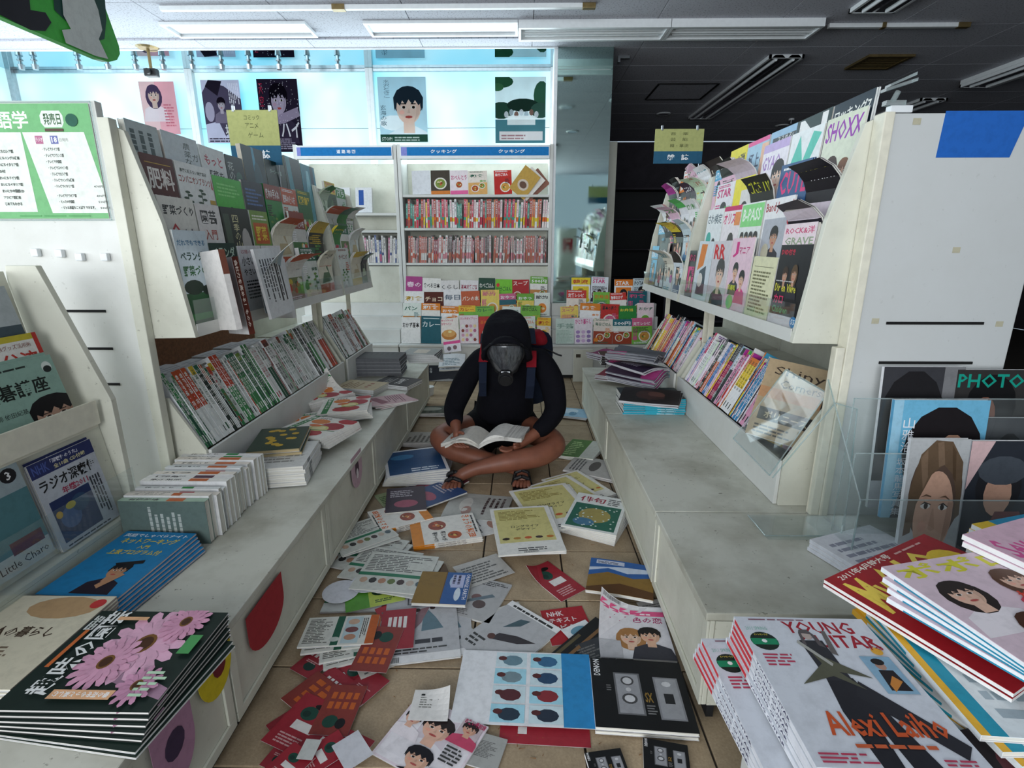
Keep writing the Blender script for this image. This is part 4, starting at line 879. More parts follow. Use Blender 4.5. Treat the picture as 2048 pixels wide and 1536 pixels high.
tier4 = [
 (0.15, 0.25, 0.02, [('r', 0, 0, 1, 1, 'b9c4c4'), ('lines', 0.1, 0.2, 0.9, 0.9, 3, '4a5a5a', 1)], '8a5236', 'thick grey green book', False),
 (0.2, 0.25, 0.02, [('r', 0, 0, 1, 1, 'cfd8dc'), ('t', '農薬なしで育てる', 0.55, 0.1, 0.75, 0.92, '33413a', 'v'), ('t', 'ガーデン生活', 0.78, 0.1, 0.96, 0.8, '33413a', 'v')], 'b9c8c4', 'pale blue book with vertical lettering', False),
 (0.17, 0.24, 0.02, [('r', 0, 0, 1, 1, 'e3e6e6'), ('t', 'もっと', 0.15, 0.72, 0.85, 0.88, 'b8324a', 'b'), ('t', '野菜を', 0.15, 0.5, 0.85, 0.66, '333333', 'b'), ('e', 0.5, 0.2, 0.3, 0.12, 'd9c87a')], w_, 'white book with red heading', False),
 (0.14, 0.235, 0.02, [('r', 0, 0, 1, 1, '1e2e33'), ('t', '花の咲く庭', 0.1, 0.1, 0.4, 0.9, 'd6dcd8', 'v'), ('e', 0.7, 0.3, 0.18, 0.16, 'a02c4a'), ('e', 0.65, 0.6, 0.2, 0.15, '3a6a5a')], w_, 'dark flower garden book', False),
 (0.2, 0.3, 0.02, [('r', 0, 0, 1, 1, '16333c'), ('p', [(0.4, 0), (0.6, 0), (0.55, 1), (0.45, 1)], '4aa0c0'), ('e', 0.6, 0.5, 0.2, 0.3, '1f4c5a')], 'c8c0b0', 'dark teal waterfall book', False),
 (0.21, 0.27, 0.02, [('r', 0, 0, 1, 1, '12302e'), ('t', 'ターシャの庭', 0.2, 0.78, 0.8, 0.86, 'b8d8c8'), ('e', 0.4, 0.4, 0.25, 0.2, '24524a'), ('e', 0.7, 0.25, 0.2, 0.15, '3d6a58')], '20302c', 'dark green garden photo book', False),
 (0.2, 0.32, 0.02, [('r', 0, 0, 1, 1, '10262a'), ('p', [(0.2, 0), (0.5, 0), (0.35, 1), (0.1, 1)], '2f8a9a')], 'd8cfb8', 'dark tall garden book', False),
 (0.2, 0.31, 0.02, [('r', 0, 0, 1, 1, '1f7f96'), ('p', [(0.1, 0), (0.7, 0), (0.5, 0.9), (0.35, 0.9)], '8fd0dc'), ('p', [(0.6, 0), (0.9, 0), (0.85, 1), (0.65, 1)], '0f3a4a')], 'd8cfb8', 'turquoise tall photo book', False)]
WL = ['bottom tier of left rack', 'second tier of left rack', 'third tier of left rack', 'top tier of left rack']
NAME[:] = ['gardening_book', 'book']
for k, ex_ in enumerate([tier1, tier2, tier3, tier4]):
    face_row(-1, k, 1.72, 3.17, GARDEN, 100+k, WL[k], ex_, flops=0.3)
    face_row(-1, k, 3.24, 3.8, GARDEN, 120+k, WL[k].replace('left', 'far left'), None, flops=0.4)
r1 = [
 (0.2, 0.33, 0.012, [('r', 0, 0, 1, 1, '1a1a1e'), ('r', 0, 0.8, 1, 1, 'efdde2'), ('t', 'ROCK&洋', 0.06, 0.9, 0.94, 0.97, 'd0507a', 'b'), ('t', 'GRAVE', 0.08, 0.8, 0.95, 0.87, '9aa88a', 'b'), ('t', 'DVD付き', 0.06, 0.7, 0.5, 0.76, 'd0304a', 'b')]+person_art(0.3, 0.5, 0.16, '3a2a20', 'c89a80', '26262c')+person_art(0.6, 0.52, 0.16, '5a4630', 'c89a80', '2c2c34', True)+[('t', 'Dir en Vivre', 0.06, 0.34, 0.75, 0.42, 'd8d24a', 'b'), ('t', 'カロ', 0.08, 0.22, 0.4, 0.31, 'e0386a', 'b'), ('t', 'Children', 0.08, 0.13, 0.6, 0.2, '4aa86a', 'b'), ('r', 0, 0, 1, 0.11, 'e6dfe2'), ('e', 0.85, 0.07, 0.1, 0.055, '2f8ac8'), ('t', '55', 0.79, 0.045, 0.91, 0.095, 'ffffff', 'b'), ('lines', 0.06, 0.44, 0.9, 0.46, 1, 'cccccc')], '2a2a2e', 'black rock magazine', False),
 (0.19, 0.22, 0.004, [('r', 0, 0, 1, 1, 'e4e2bc'), ('lines', 0.1, 0.1, 0.9, 0.8, 12, '7a7a58'), ('r', 0.1, 0.84, 0.9, 0.85, '7a7a58')], w_, 'pale yellow order form booklet', False),
 (0.21, 0.29, 0.006, [('r', 0, 0, 1, 1, 'f0d0dd'), ('t', 'J', 0.1, 0.74, 0.35, 0.95, 'd83a8a', 'b'), ('t', 'マニア', 0.38, 0.78, 0.85, 0.88, 'c83a7a', 'b')]+person_art(0.35, 0.55, 0.22, '181418', 'e8bfa4', '3a3a42')+person_art(0.7, 0.45, 0.22, '181418', 'e8bfa4', 'd84a8a')+[('e', 0.3, 0.12, 0.16, 0.1, '7ad07a'), ('t', '超満喫', 0.1, 0.28, 0.5, 0.36, 'd8e04a', 'b')], 'd83a8a', 'pink idol fan magazine', False),
 (0.2, 0.28, 0.006, [('r', 0, 0, 1, 1, 'dcd8dc')]+person_art(0.6, 0.5, 0.42, '2a2024', 'eccab4', '1c1c22')+[('t', 'RR', 0.1, 0.72, 0.75, 0.95, 'd8262e', 'b')], w_, 'white magazine with big red double letters', False),
 (0.2, 0.28, 0.006, [('r', 0, 0, 1, 1, 'dfe8ee'), ('p', [(0.1, 0.5), (0.5, 0.6), (0.6, 0.95), (0.2, 0.95)], 'e8883a'), ('p', [(0.2, 0.1), (0.8, 0.1), (0.7, 0.6), (0.3, 0.5)], '2a3a4a'), ('e', 0.4, 0.35, 0.18, 0.12, 'e8e4dc')], w_, 'pale blue magazine with orange figure', False)]
r2 = [
 (0.21, 0.27, 0.006, [('r', 0, 0, 1, 1, '26232c'), ('r', 0, 0.6, 1, 0.9, 'e6d8e2'), ('t', 'DVDマルチ', 0.05, 0.64, 0.95, 0.86, 'c9a0bc', 'b'), ('t', 'ギャラリー', 0.3, 0.91, 0.95, 0.98, 'e8e04a')], '26232c', 'drooping black DVD magazine', True),
 (0.21, 0.27, 0.006, [('r', 0, 0, 1, 1, 'f2f1f1'), ('t', 'Band Journal', 0.04, 0.8, 0.98, 0.95, 'a8242a', 'b'), ('r', 0.05, 0.05, 0.95, 0.74, 'b9bcc4')]+person_art(0.5, 0.5, 0.26, '1a1616', 'c8987c', '3a3a40')+[('e', 0.25, 0.3, 0.14, 0.12, 'c8c0a8'), ('e', 0.95, 0.7, 0.08, 0.06, 'd03040')], w_, 'white brass band magazine with trumpeter', False),
 (0.2, 0.27, 0.006, [('r', 0, 0, 1, 1, 'eef2ee'), ('r', 0, 0.66, 1, 0.98, '8ee08a'), ('t', 'B-PASS', 0.08, 0.74, 0.9, 0.92, 'f4fff0', 'b')]+[y for x in range(4) for y in person_art(0.17+0.22*x, 0.5, 0.16, '201a1c', 'e6bda4', '2a2a30')]+[('e', 0.7, 0.12, 0.2, 0.08, '6ad08a')], w_, 'white magazine with lime green heading', False),
 (0.19, 0.27, 0.005, [('r', 0, 0, 1, 1, 'f6eef0'), ('r', 0, 0.93, 1, 1, 'd02a6a'), ('t', 'オリスタ', 0.04, 0.72, 0.96, 0.9, 'd8266a', 'b')]+person_art(0.6, 0.42, 0.3, '2a1c18', 'e8c0a6', 'd8d8dc', True)+[('r', 0.7, 0.7, 1, 0.9, 'f09a5a')], w_, 'white magazine with crimson katakana title', False),
 (0.2, 0.27, 0.005, [('r', 0, 0, 1, 1, 'f0f4f4'), ('t', 'さわ検定', 0.05, 0.75, 0.95, 0.92, '5a6a74', 'b'), ('e', 0.25, 0.5, 0.16, 0.12, '3ab0a0')]+person_art(0.6, 0.4, 0.2, '1a1418', 'e6bda4', 'd06a90'), w_, 'white quiz magazine with turquoise spot', False)]
r3 = [
 (0.2, 0.26, 0.006, [('r', 0, 0, 1, 1, '1f1c22'), ('r', 0, 0.0, 1, 0.5, 'd5c4ce'), ('t', 'アフタヌーン', 0.1, 0.84, 0.9, 0.92, 'e8e04a', 'b'), ('t', 'コバルト', 0.1, 0.66, 0.9, 0.8, 'f0eef0', 'b')], w_, 'black magazine with yellow strapline', True),
 (0.21, 0.26, 0.006, [('r', 0, 0, 1, 1, '2f5a8a'), ('t', 'CUTE', 0.05, 0.6, 0.95, 0.9, 'e0307a', 'b'), ('lines', 0.1, 0.92, 0.9, 0.98, 1, 'f0f0f0'), ('e', 0.5, 0.3, 0.4, 0.2, '203a5a')], '203a5a', 'blue magazine with hot pink title', False),
 (0.2, 0.26, 0.006, [('r', 0, 0, 1, 1, '2a2a26'), ('t', 'GIGS TV', 0.05, 0.7, 0.95, 0.9, 'd8d83a', 'b'), ('e', 0.5, 0.35, 0.35, 0.25, '16161a')], w_, 'black magazine with yellow title', True),
 (0.2, 0.26, 0.006, [('r', 0, 0, 1, 1, 'f2e23a'), ('r', 0.4, 0, 1, 0.8, 'e8e4e0')]+person_art(0.65, 0.45, 0.3, '1c1816', 'e8c0a6', '2a2a2e'), w_, 'yellow and white magazine', False)]
r4 = [
 (0.2, 0.26, 0.006, [('r', 0, 0, 1, 1, 'dfe4cf'), ('t', 'SHOXX', 0.04, 0.72, 0.96, 0.95, '9a3ab0', 'b')]+person_art(0.35, 0.4, 0.28, '3a2018', 'd8a88c', '20202a', True)+person_art(0.7, 0.36, 0.26, '7a4a2a', 'e0b49a', 'a02a4a'), w_, 'pale magazine with tall purple title', False),
 (0.21, 0.26, 0.006, [('r', 0, 0, 1, 1, 'f0f4f4'), ('p', [(0.05, 0.5), (0.3, 0.95), (0.5, 0.6), (0.7, 0.95), (0.95, 0.9), (0.6, 0.45), (0.45, 0.5), (0.3, 0.4)], '5ac8b4'), ('t', 'JUNON', 0.2, 0.1, 0.8, 0.25, 'e04a8a', 'b')], w_, 'white magazine with turquoise brush strokes', False),
 (0.21, 0.26, 0.006, [('r', 0, 0, 1, 1, 'f4eef6'), ('r', 0, 0.88, 1, 1, 'c8b0e0'), ('t', 'GYAO', 0.05, 0.62, 0.75, 0.82, 'b08ac8', 'b')]+person_art(0.72, 0.5, 0.42, '181418', 'eccab4', 'f4f4f8')+[('lines', 0.08, 0.2, 0.35, 0.5, 4, 'd04a7a')], w_, 'white and lilac magazine', False),
 (0.2, 0.26, 0.006, [('r', 0, 0, 1, 1, 'd8c8d4'), ('e', 0.7, 0.3, 0.3, 0.3, '2a2024')], w_, 'drooping lilac magazine', True)]
r5 = [
 (0.2, 0.25, 0.006, [('r', 0, 0, 1, 1, '1f2f3c'), ('t', 'ロッキング7', 0.05, 0.78, 0.95, 0.92, 'f0f0ea', 'b'), ('t', '7本', 0.3, 0.5, 0.9, 0.7, 'e8d83a', 'b'), ('e', 0.2, 0.5, 0.12, 0.09, 'd83a3a')], w_, 'dark blue top magazine', False),
 (0.22, 0.25, 0.006, [('r', 0, 0, 1, 1, '243a3a'), ('t', 'N', 0.1, 0.5, 0.9, 0.98, 'f2f2f0', 'b')], w_, 'dark magazine with one huge white letter', False),
 (0.2, 0.25, 0.006, [('r', 0, 0, 1, 1, '9ac0dc'), ('r', 0.1, 0, 1, 0.9, '3a4248'), ('t', 'ススめる!', 0.3, 0.82, 0.9, 0.9, 'f0f0f0'), ('t', 'ぴあ', 0.15, 0.5, 0.95, 0.78, 'f4f4f4', 'b')], w_, 'grey ticket guide magazine', False),
 (0.2, 0.25, 0.006, [('r', 0, 0, 1, 1, 'a9cbe0'), ('r', 0, 0.93, 1, 1, 'e85a9a'), ('t', '極上の', 0.1, 0.55, 0.9, 0.8, '3a4a6a', 'b'), ('r', 0.7, 0, 1, 0.9, 'f0c0a0')], w_, 'pale blue magazine with pink top strip', False),
 (0.19, 0.25, 0.006, [('r', 0, 0, 1, 1, 'e8d824'), ('t', 'アノ弾', 0.08, 0.66, 0.92, 0.88, '26241c', 'b'), ('t', 'ランジ', 0.08, 0.4, 0.92, 0.62, '26241c', 'b')], w_, 'yellow piano magazine', False),
 (0.19, 0.25, 0.006, [('r', 0, 0, 1, 1, '2a1f1c'), ('t', 'Le C', 0.1, 0.6, 0.9, 0.85, 'e8dcc8', 'b')], w_, 'drooping dark brown magazine', True),
 (0.19, 0.25, 0.006, [('r', 0, 0, 1, 1, 'ecdcec'), ('t', '音楽', 0.1, 0.6, 0.9, 0.88, 'b84a9a', 'b')], w_, 'lilac music magazine', True)]
TIERS.append((0.022, 1.345)); NAME[:] = ['music_magazine', 'magazine']
WR = ['bottom tier of right rack', 'second tier of right rack', 'third tier of right rack', 'fourth tier of right rack', 'top tier of right rack']
for k, ex_ in enumerate([r1, r2, r3, r4]):
    face_row(1, k, 1.65, 2.82, MUSIC, 210+k, WR[k], ex_, copies=(1, 2), flops=0.3)
face_row(1, 4, 1.65, 2.82, MUSIC, 219, WR[4], r5, copies=(1, 1), flops=0.3)
for k in range(5): face_row(1, k, 2.9, 3.66, MUSIC, 230+k, WR[k].replace('right', 'far right'), None, copies=(1, 2), flops=0.85)

# ----- leaning spine rows -----
def spine_design(r, th, pal):
    col = r.choice(pal); dark = sum(H(col)) < 0.9; ink = 'f4f4f0' if dark else r.choice(['1f2a22', '303030', 'b02a3a', '1f5a3a'])
    art = [('t', r.choice(th['words'])+'・'+r.choice(th['words']), 0.05, 0.22, r.uniform(0.55, 0.8), 0.8, ink, 'b')]
    if r.random() < 0.5: art.insert(0, ('r', r.uniform(0.3, 0.6), 0, 1, 1, r.choice(pal)))
    art += [('lines', 0.84, 0.2, 0.96, 0.8, 1, ink)]
    if r.random() < 0.4: art.insert(0, ('r', 0, 0, 0.12, 1, r.choice(th['acc'])))
    return col, art
def spine_row(S, y0, y1, th, pal, seed, where, off=0.112, z0=0.47, lean=26, tilt=7, first_back=True, skip=None):
    r = random.Random(seed); y = y0; i = 0; designs = {}
    while y < y1:
        if i == 0 or r.random() < 0.62:
            col, art = spine_design(r, th, pal); t = r.choice([0.007, 0.01, 0.014, 0.02, 0.026]); w = r.choice([0.18, 0.21]); h = r.uniform(0.25, 0.3)
            key = (col, round(h, 3), t, i)
            ft, bg, ink = rand_art(r, th)
            ms = mag_mesh(w, h, t, ft, ('L', col, art), back=BACK if S < 0 else None)
            if S > 0: me = join_mesh(ms, 'magazine')
            else: me = join_mesh(ms, 'magazine')
        if skip and skip[0] < y < skip[1]: y = skip[1]; continue
        i += 1; L = R(lean)
        m = frame((S*(XP[S]-off+r.uniform(0, 0.006)), y+(t/2), z0), (S*math.cos(L), 0, -math.sin(L)), (S*math.sin(L), 0, math.cos(L)))
        m = m @ Matrix.Rotation(R(-tilt*S*-1 if S < 0 else tilt)*0, 4, 'X') @ Matrix.Translation((w/2, h/2, -t/2))
        o = link(NAME[0], me, None, m)
        tag(o, '%s-spined %s, %s from the near end of the %s' % (cname(col).replace(' ', '-'), NAME[1], nth(i), where), NAME[1], 'spine-out %ss in the ' % NAME[1]+where)
        y += t+0.0012
    return i
GP = ['1f6b3c', '2a7a46', 'e6e8e4', 'dfe3e0', 'c4452a', 'e9e9e6', '17503a', 'c9cfc8', '8c3a30', 'd8dcd8', '3f8a50', 'b8bdb8', '23302c', 'dcdcda']
MP = ['eeeaf0', 'd23a6a', 'f4f4f4', 'e0702c', 'f2d02c', '2a2a30', '2c86b8', 'e8a0c0', 'c8302c', 'f4f2f4', 'd8d8dc', '16161c', 'efc9d8', '3a7ac0']
NAME[:] = ['gardening_book', 'book']
spine_row(-1, 1.735, 3.10, GARDEN, GP, 31, 'left leaning row')
spine_row(-1, 3.25, 3.74, GARDEN, ['e6e8e4', '8c3a30', 'dfdfdf', 'c9a0a8', '2f5a48', '6a5040', 'ececec'], 33, 'far left leaning row')
NAME[:] = ['music_magazine', 'magazine']
spine_row(1, 1.93, 2.76, MUSIC, MP, 35, 'right leaning row')
spine_row(1, 2.91, 3.6, MUSIC, MP, 36, 'far right leaning row')

NAME[:] = ['magazine', 'magazine']
# ----- cooking bookcase -----
def upright_row(x0, x1, z, yf, pal, seed, where, hr=(0.2, 0.25), th=COOK, tr=(0.008, 0.02)):
    r = random.Random(seed); x = x0; i = 0; des = []
    for k in range(14):
        col = r.choice(pal); ink = 'f8f8f8' if sum(H(col)) < 1.0 else r.choice(['c23a4a', '3a3a3a', 'd0508a'])
        t = r.uniform(*tr); h = r.uniform(*hr); art = [('t', r.choice(th['words']), 0.06, 0.25, 0.5, 0.75, ink, 'b'), ('r', 0.62, 0, r.uniform(0.7, 0.95), 1, r.choice(pal))]
        des.append((col, t, h, join_mesh(mag_mesh(0.18, h, t, [('r', 0, 0, 1, 1, 'f0eeea')], ('L', col, art)), 'magazine')))
    while x < x1:
        col, t, h, me = r.choice(des); i += 1
        if i % 9 == 1: tp = tl if i > 1 else 0; tl = R(r.uniform(0, 4)); x += 0.25*abs(tl-tp)
        m = Matrix.Translation((x, yf+r.uniform(0, 0.015), z)) @ frame((0, 0, 0), (0, 1, 0), (0, 0, 1)) @ Matrix.Rotation(tl, 4, 'X') @ Matrix.Translation((0.09, h/2, 0))
        tag(link('cookbook', me, None, m), '%s-spined cookbook, %s from the left on the %s' % (cname(col).replace(' ', '-'), nth(i), where), 'book', 'cookbooks on the '+where)
        x += t+0.003
CP = ['d8405a', 'f4f1ee', 'e6889a', 'c22f3a', 'f2e4e0', 'efefef', 'b84a3a', 'f0b0b8', 'e8702c', 'f4d8dc', '8a2f3a', 'f2d23a', '3fa08a']
upright_row(-1.05, 0.24, 1.3215, 4.965, CP, 51, 'upper spine shelf')
upright_row(-1.05, 0.24, 1.0115, 4.965, ['7a2f38', 'e8e4e0', 'c86a5a', '5a3a3a', 'd8c8c0', '9a3a4a', 'e0dcd8', 'b8705a', '6a4a4a', 'f0ece8', 'd8909a'], 52, 'lower spine shelf')
upright_row(-1.9, -1.12, 1.0115, 4.965, ['5a6a9a', 'e8e4e0', 'c06a8a', 'f0ece8'], 53, 'map bookcase shelf')
def back_face(x0, x1, yb, z, th, seed, where, lean=8, hr=(0.2, 0.24), wr=(0.15, 0.182), ex=None, gaps=0.1):
    r = random.Random(seed); x = x0; i = 0; ex = ex or []
    while x < x1-0.08:
        w = r.uniform(*wr); h = r.uniform(*hr); t = r.choice([0.006, 0.01, 0.015])
        if i < len(ex): art, lab = ex[i]; bg = art[0][-1]
        else: art, bg, ink = rand_art(r, th); lab = None
        w = min(w, x1-x); i += 1
        ms = mag_mesh(w, h, t, art, ('R', bg, None))
        m = frame((x+w/2, yb, z+0.002), (1, 0, 0), (0, math.sin(R(lean)), math.cos(R(lean)))) @ Matrix.Rotation(R(r.uniform(-2.5, 2.5)), 4, 'Z') @ Matrix.Translation((0, h/2+0.002, -t))
        put(ms, m, ' '.join(('%s, %s' % (lab or '%s %s cookbook' % (nth(i), cname(bg)), where)).split()[:16]), 'book', 'face-out cookbooks, '+where, 'cookbook')
        x += w+0.004+(0.06 if r.random() < gaps else 0)
def tt(bg, s, c, extra=[], y=0.6): return [('r', 0, 0, 1, 1, bg), ('t', s, 0.06, y, 0.94, y+0.2, c, 'b')]+extra
e4 = [(tt('f0efec', 'おかず基本', '2a2a2a'), 'white side dish basics book'), (tt('1f5f6c', 'カレー', 'e8f0f0', [('r', 0.1, 0.9, 0.9, 0.93, 'd0e4e4')]), 'teal curry book'), ([('r', 0, 0, 1, 1, 'f6eee6'), ('t', 'ホットケーキ', 0.05, 0.86, 0.7, 0.95, 'd23a6a', 'b'), ('t', 'おやつパン', 0.05, 0.72, 0.6, 0.82, 'd23a6a', 'b'), ('e', 0.45, 0.34, 0.42, 0.2, 'c8823a'), ('e', 0.45, 0.4, 0.36, 0.15, 'e0a860'), ('e', 0.5, 0.46, 0.1, 0.05, 'f4e4a0')], 'white hotcake book'), ([('r', 0, 0, 1, 1, 'eee0e4'), ('t', 'ランチダイアリー', 0.05, 0.84, 0.95, 0.93, 'd23a6a', 'b')]+[('e', 0.18+0.21*(k % 4), 0.14+0.16*(k//4), 0.085, 0.06, ['f2d8a0', 'b86a8a', 'f0f0e8', '8a3a2c', 'd8a0b8'][k % 5], 8) for k in range(16)], 'pale pink lunch picture book')]
e1 = [(tt('b04a8a', '春の', 'f4e0ea'), 'purple spring cookbook'), (tt('f2efe8', '食べる日本', '2a2a2a'), 'white Japanese food book'), (tt('e8e4e0', 'くらし', '6a6a6a'), 'white home cooking book'), (tt('ece8e8', '基本定番ご飯', 'a02a4a'), 'white rice basics book'), (tt('1f4a38', 'なべごはん', 'e8e8e0'), 'dark green hot pot book'), (tt('7fcf3a', '自分ごはん', '14502a', [('e', 0.15, 0.75, 0.1, 0.08, 'd83a3a'), ('e', 0.5, 0.15, 0.3, 0.12, 'f0f0e8')], 0.5), 'lime green cookbook'), (tt('b8262c', 'スープ', 'f8e8e0', food_art(0.3, 0.3, 0.2), 0.75), 'red soup book')]
e3 = [(tt('f4f2ee', '和食', 'c8a02c'), 'white Japanese dishes book'), (tt('5a2418', 'チョコ', 'f0dcc0'), 'brown chocolate book'), (tt('f2f0f0', '毎日', '5a6a7a'), 'white everyday book'), (tt('c8603a', 'パンの本', 'f4e8d8'), 'orange bread book')]
BT4 = [(4.638, 0.312), (4.718, 0.43), (4.798, 0.54), (4.878, 0.65)]
for k, (e_, nm) in enumerate([(e4, 'lowest step below the bookcase'), (None, 'second step below the bookcase'), (e3, 'third step below the bookcase'), (e1, 'top step below the bookcase')]):
    back_face(-1.06, 0.27, BT4[k][0], BT4[k][1], COOK, 300+k, nm, ex=e_, hr=(0.22, 0.26) if k == 0 else (0.2, 0.24))
for k, nm in enumerate(['lowest step before the mirrored column', 'second step before the mirrored column', 'third step before the mirrored column', 'top step before the mirrored column']):
    back_face(0.32+0.05*k, 1.2, BT4[k][0], BT4[k][1], COOK if k < 3 else MUSIC, 320+k, nm, ex=[(tt('cfe0d6', '手芸', '8aa89a', [('lines', 0.05, 0.05, 0.95, 0.55, 10, 'a8c4b4')]), 'pale green woven pattern book'), (tt('f2e8f0', 'ひとり暮らし', 'd23a8a', [('e', 0.2+0.3*(j % 3), 0.12+0.17*(j//3), 0.12, 0.07, ['b090c8', 'd8b8dc', '9a80b8'][j % 3], 8) for j in range(9)], 0.76), 'lilac living alone book')] if k == 0 else None)
back_face(-0.97, 0.0, 4.99, 1.607, COOK, 340, 'top shelf of cooking bookcase', lean=8, hr=(0.2, 0.24), wr=(0.15, 0.185), ex=[([('r', 0, 0, 1, 1, 'e6e8ec')], 'blank white book'), (None or food_art(0.5, 0.5, 0.3, '3a4a3a') and [('r', 0, 0, 1, 1, '4a4238')]+food_art(0.5, 0.45, 0.25, '8a9a4a')+[('r', 0, 0, 1, 0.15, 'd8823a')], 'dark book with white plate'), (tt('f2e6ea', 'おべんとう', 'c84a7a', food_art(0.5, 0.4, 0.16)+[('r', 0, 0, 1, 0.16, 'e86aa0')]), 'white and pink lunch book')])
FH[0] = 0.24
for i, (x, a_, c_, lab) in enumerate([(0.12, 38, 'c8a04a', 'tan book slumped at the right end of the top shelf'), (0.15, 44, 'efe9e0', 'white book slumped on the tan one on the top shelf'), (0.18, 50, '8a5a4a', 'brown photo book slumped at the end of the top shelf')]):
    ms = mag_mesh(0.17, 0.24, 0.006, [('r', 0, 0, 1, 1, c_), ('e', 0.5, 0.4, 0.3, 0.2, 'd8c8b8'), ('e', 0.5, 0.4, 0.2, 0.12, '6a4a3a')], ('L', c_, None))
    put(ms, Matrix.Translation((x-0.16, 4.975+0.01*i, 1.608)) @ frame((0, 0, 0), (1, 0, 0), (0, 0, 1)) @ Matrix.Rotation(R(-a_), 4, 'Z') @ Matrix.Translation((0.0, 0.125, -0.006-0.0*i)), lab, 'book', None, 'cookbook')
for i, (x, lab) in enumerate([(-1.62, 'white book standing on the map bookcase'), (-1.42, 'white book with a blue stripe on the map bookcase')]):
    ms = mag_mesh(0.15, 0.22, 0.03, [('r', 0, 0, 1, 1, 'e8eaec'), ('r', 0.2, 0.3, 0.5, 0.9, '2f5aa8')], ('L', 'f0f0f0', None))
    put(ms, frame((x, 4.99, 1.452), (1, 0, 0), (0, 0.14, 1)) @ Matrix.Translation((0, 0.112, -0.03)), lab, 'book', None, 'atlas')
# ---------------- flat magazines: piles on the ledges, litter on the floor ----------------
def flat_frame(x, y, z, ang, tiltx=0, tilty=0):
    return Matrix.Translation((x, y, z)) @ Matrix.Rotation(R(ang), 4, 'Z') @ Matrix.Rotation(R(tiltx), 4, 'X') @ Matrix.Rotation(R(tilty), 4, 'Y')
def wave(ax, az, ph=0.0, ay=0.0):
    return lambda c: Vector((c.x, c.y, c.z+az*(1+math.sin(ph+c.x*ax+c.y*ay))))
def curl(k, side=1, h=0.26, start=0.1):
    """one corner or edge lifts"""
    def f(c):
        s_ = max(0.0, (side*c.x*0.8+c.y*0.6)-start*h); return Vector((c.x-side*s_*s_*1.2, c.y-s_*s_, c.z+k*s_*s_*10))
    return f
FL = [0.0]
def floor_mag(bu, bv, tu, tv, asp, t, art, label, z=0.001, n=1, spine=('L', 'ffffff', None), fan=(0, 0, 0), bend=None, cuts=(6, 6), cat='magazine', name='magazine', group=None, copies_label=None, gloss=True, back=None, jit=0.0):
    """bottom middle and top middle of the topmost cover as seen; z = height of the pile's foot"""
    zt = z+n*(t+0.0008); a = pz(bu, bv, zt); b2 = pz(tu, tv, zt); h = (b2-a).length; w = h*asp; c = (a+b2)/2; ang = math.degrees(math.atan2(-(b2.x-a.x), b2.y-a.y))
    FH[0] = h
    ms = mag_mesh(w, h, t, art, spine, bend=bend, cuts=cuts if bend else (1, 1), gloss=gloss, back=back); r = random.Random(int(bu*7+bv))
    for k in range(n):
        q = n-1-k   # 0 = lowest ... top is the last
        m = flat_frame(c.x+fan[0]*k+r.uniform(-jit, jit), c.y+fan[1]*k+r.uniform(-jit, jit), z+(n-1-k)*(t+0.0008), ang+fan[2]*k+(r.uniform(-1, 1)*jit*400 if k else 0))
        L = label if k == 0 else '%s from the top of the pile of %s' % (nth(k+1), copies_label or label)
        put(ms, m, ' '.join(L.split()[:16]), cat, group or (('pile of '+(copies_label or label)) if n > 1 else None), name)
    return ms
rr = random.Random(5)
WHT = 'ecebe8'
cook_a = [('r', 0, 0, 1, 1, 'efece4'), ('r', 0, 0, 1, 0.16, 'e08a2a'), ('t', 'きょうの', 0.06, 0.8, 0.6, 0.93, 'e0702c', 'b'), ('t', '料理', 0.62, 0.8, 0.95, 0.93, 'e0702c', 'b'), ('lines', 0.1, 0.94, 0.9, 0.99, 1, '3a3a3a')]+food_art(0.34, 0.4, 0.17, '9a4a3a')+food_art(0.78, 0.62, 0.13, 'b8562c')+[('t', '新じゃが', 0.6, 0.42, 0.95, 0.5, '2a2a2a', 'b'), ('t', '春キャベツ', 0.6, 0.3, 0.95, 0.38, '2a2a2a', 'b')]
csp = ('R', 'e9e4da', [('r', 0, 0, 0.3, 1, 'e08a2a'), ('lines', 0.35, 0.2, 0.95, 0.8, 1, '4a3a2a')])
csl = ('L', 'e9e4da', [('r', 0, 0, 0.3, 1, 'e08a2a'), ('lines', 0.35, 0.2, 0.95, 0.8, 1, '4a3a2a')])
floor_mag(852, 1016, 746, 1042, 0.8, 0.005, cook_a, 'orange and white cooking magazine topping the left pile on the floor', n=5, spine=csl, jit=0.003, copies_label='orange cooking magazines nearest the left ledge')
floor_mag(823, 1066, 955, 1048, 0.75, 0.005, cook_a, 'orange and white cooking magazine topping the right pile on the floor', n=4, spine=csp, jit=0.003, copies_label='orange cooking magazines on the aisle middle')
floor_mag(905, 1062, 1000, 1040, 0.8, 0.004, [('r', 0, 0, 1, 1, 'e9e8e4'), ('r', 0, 0, 0.04, 1, 'a02a2a'), ('lines', 0.1, 0.1, 0.9, 0.6, 9, '5a5a5a'), ('e', 0.6, 0.8, 0.2, 0.1, 'b88a7a')], 'white leaflet magazine with red edge beside the orange pile')
floor_mag(897, 1008, 1018, 1018, 0.85, 0.003, [('r', 0, 0, 1, 1, 'b8b8b2'), ('lines', 0.05, 0.6, 0.95, 0.95, 4, '4a3a3a'), ('e', 0.5, 0.3, 0.3, 0.1, 'd8d4cc'), ('e', 0.75, 0.35, 0.15, 0.08, 'b08a80')], 'grey crumpled magazine behind the orange piles', bend=wave(20, 0.006, 1))
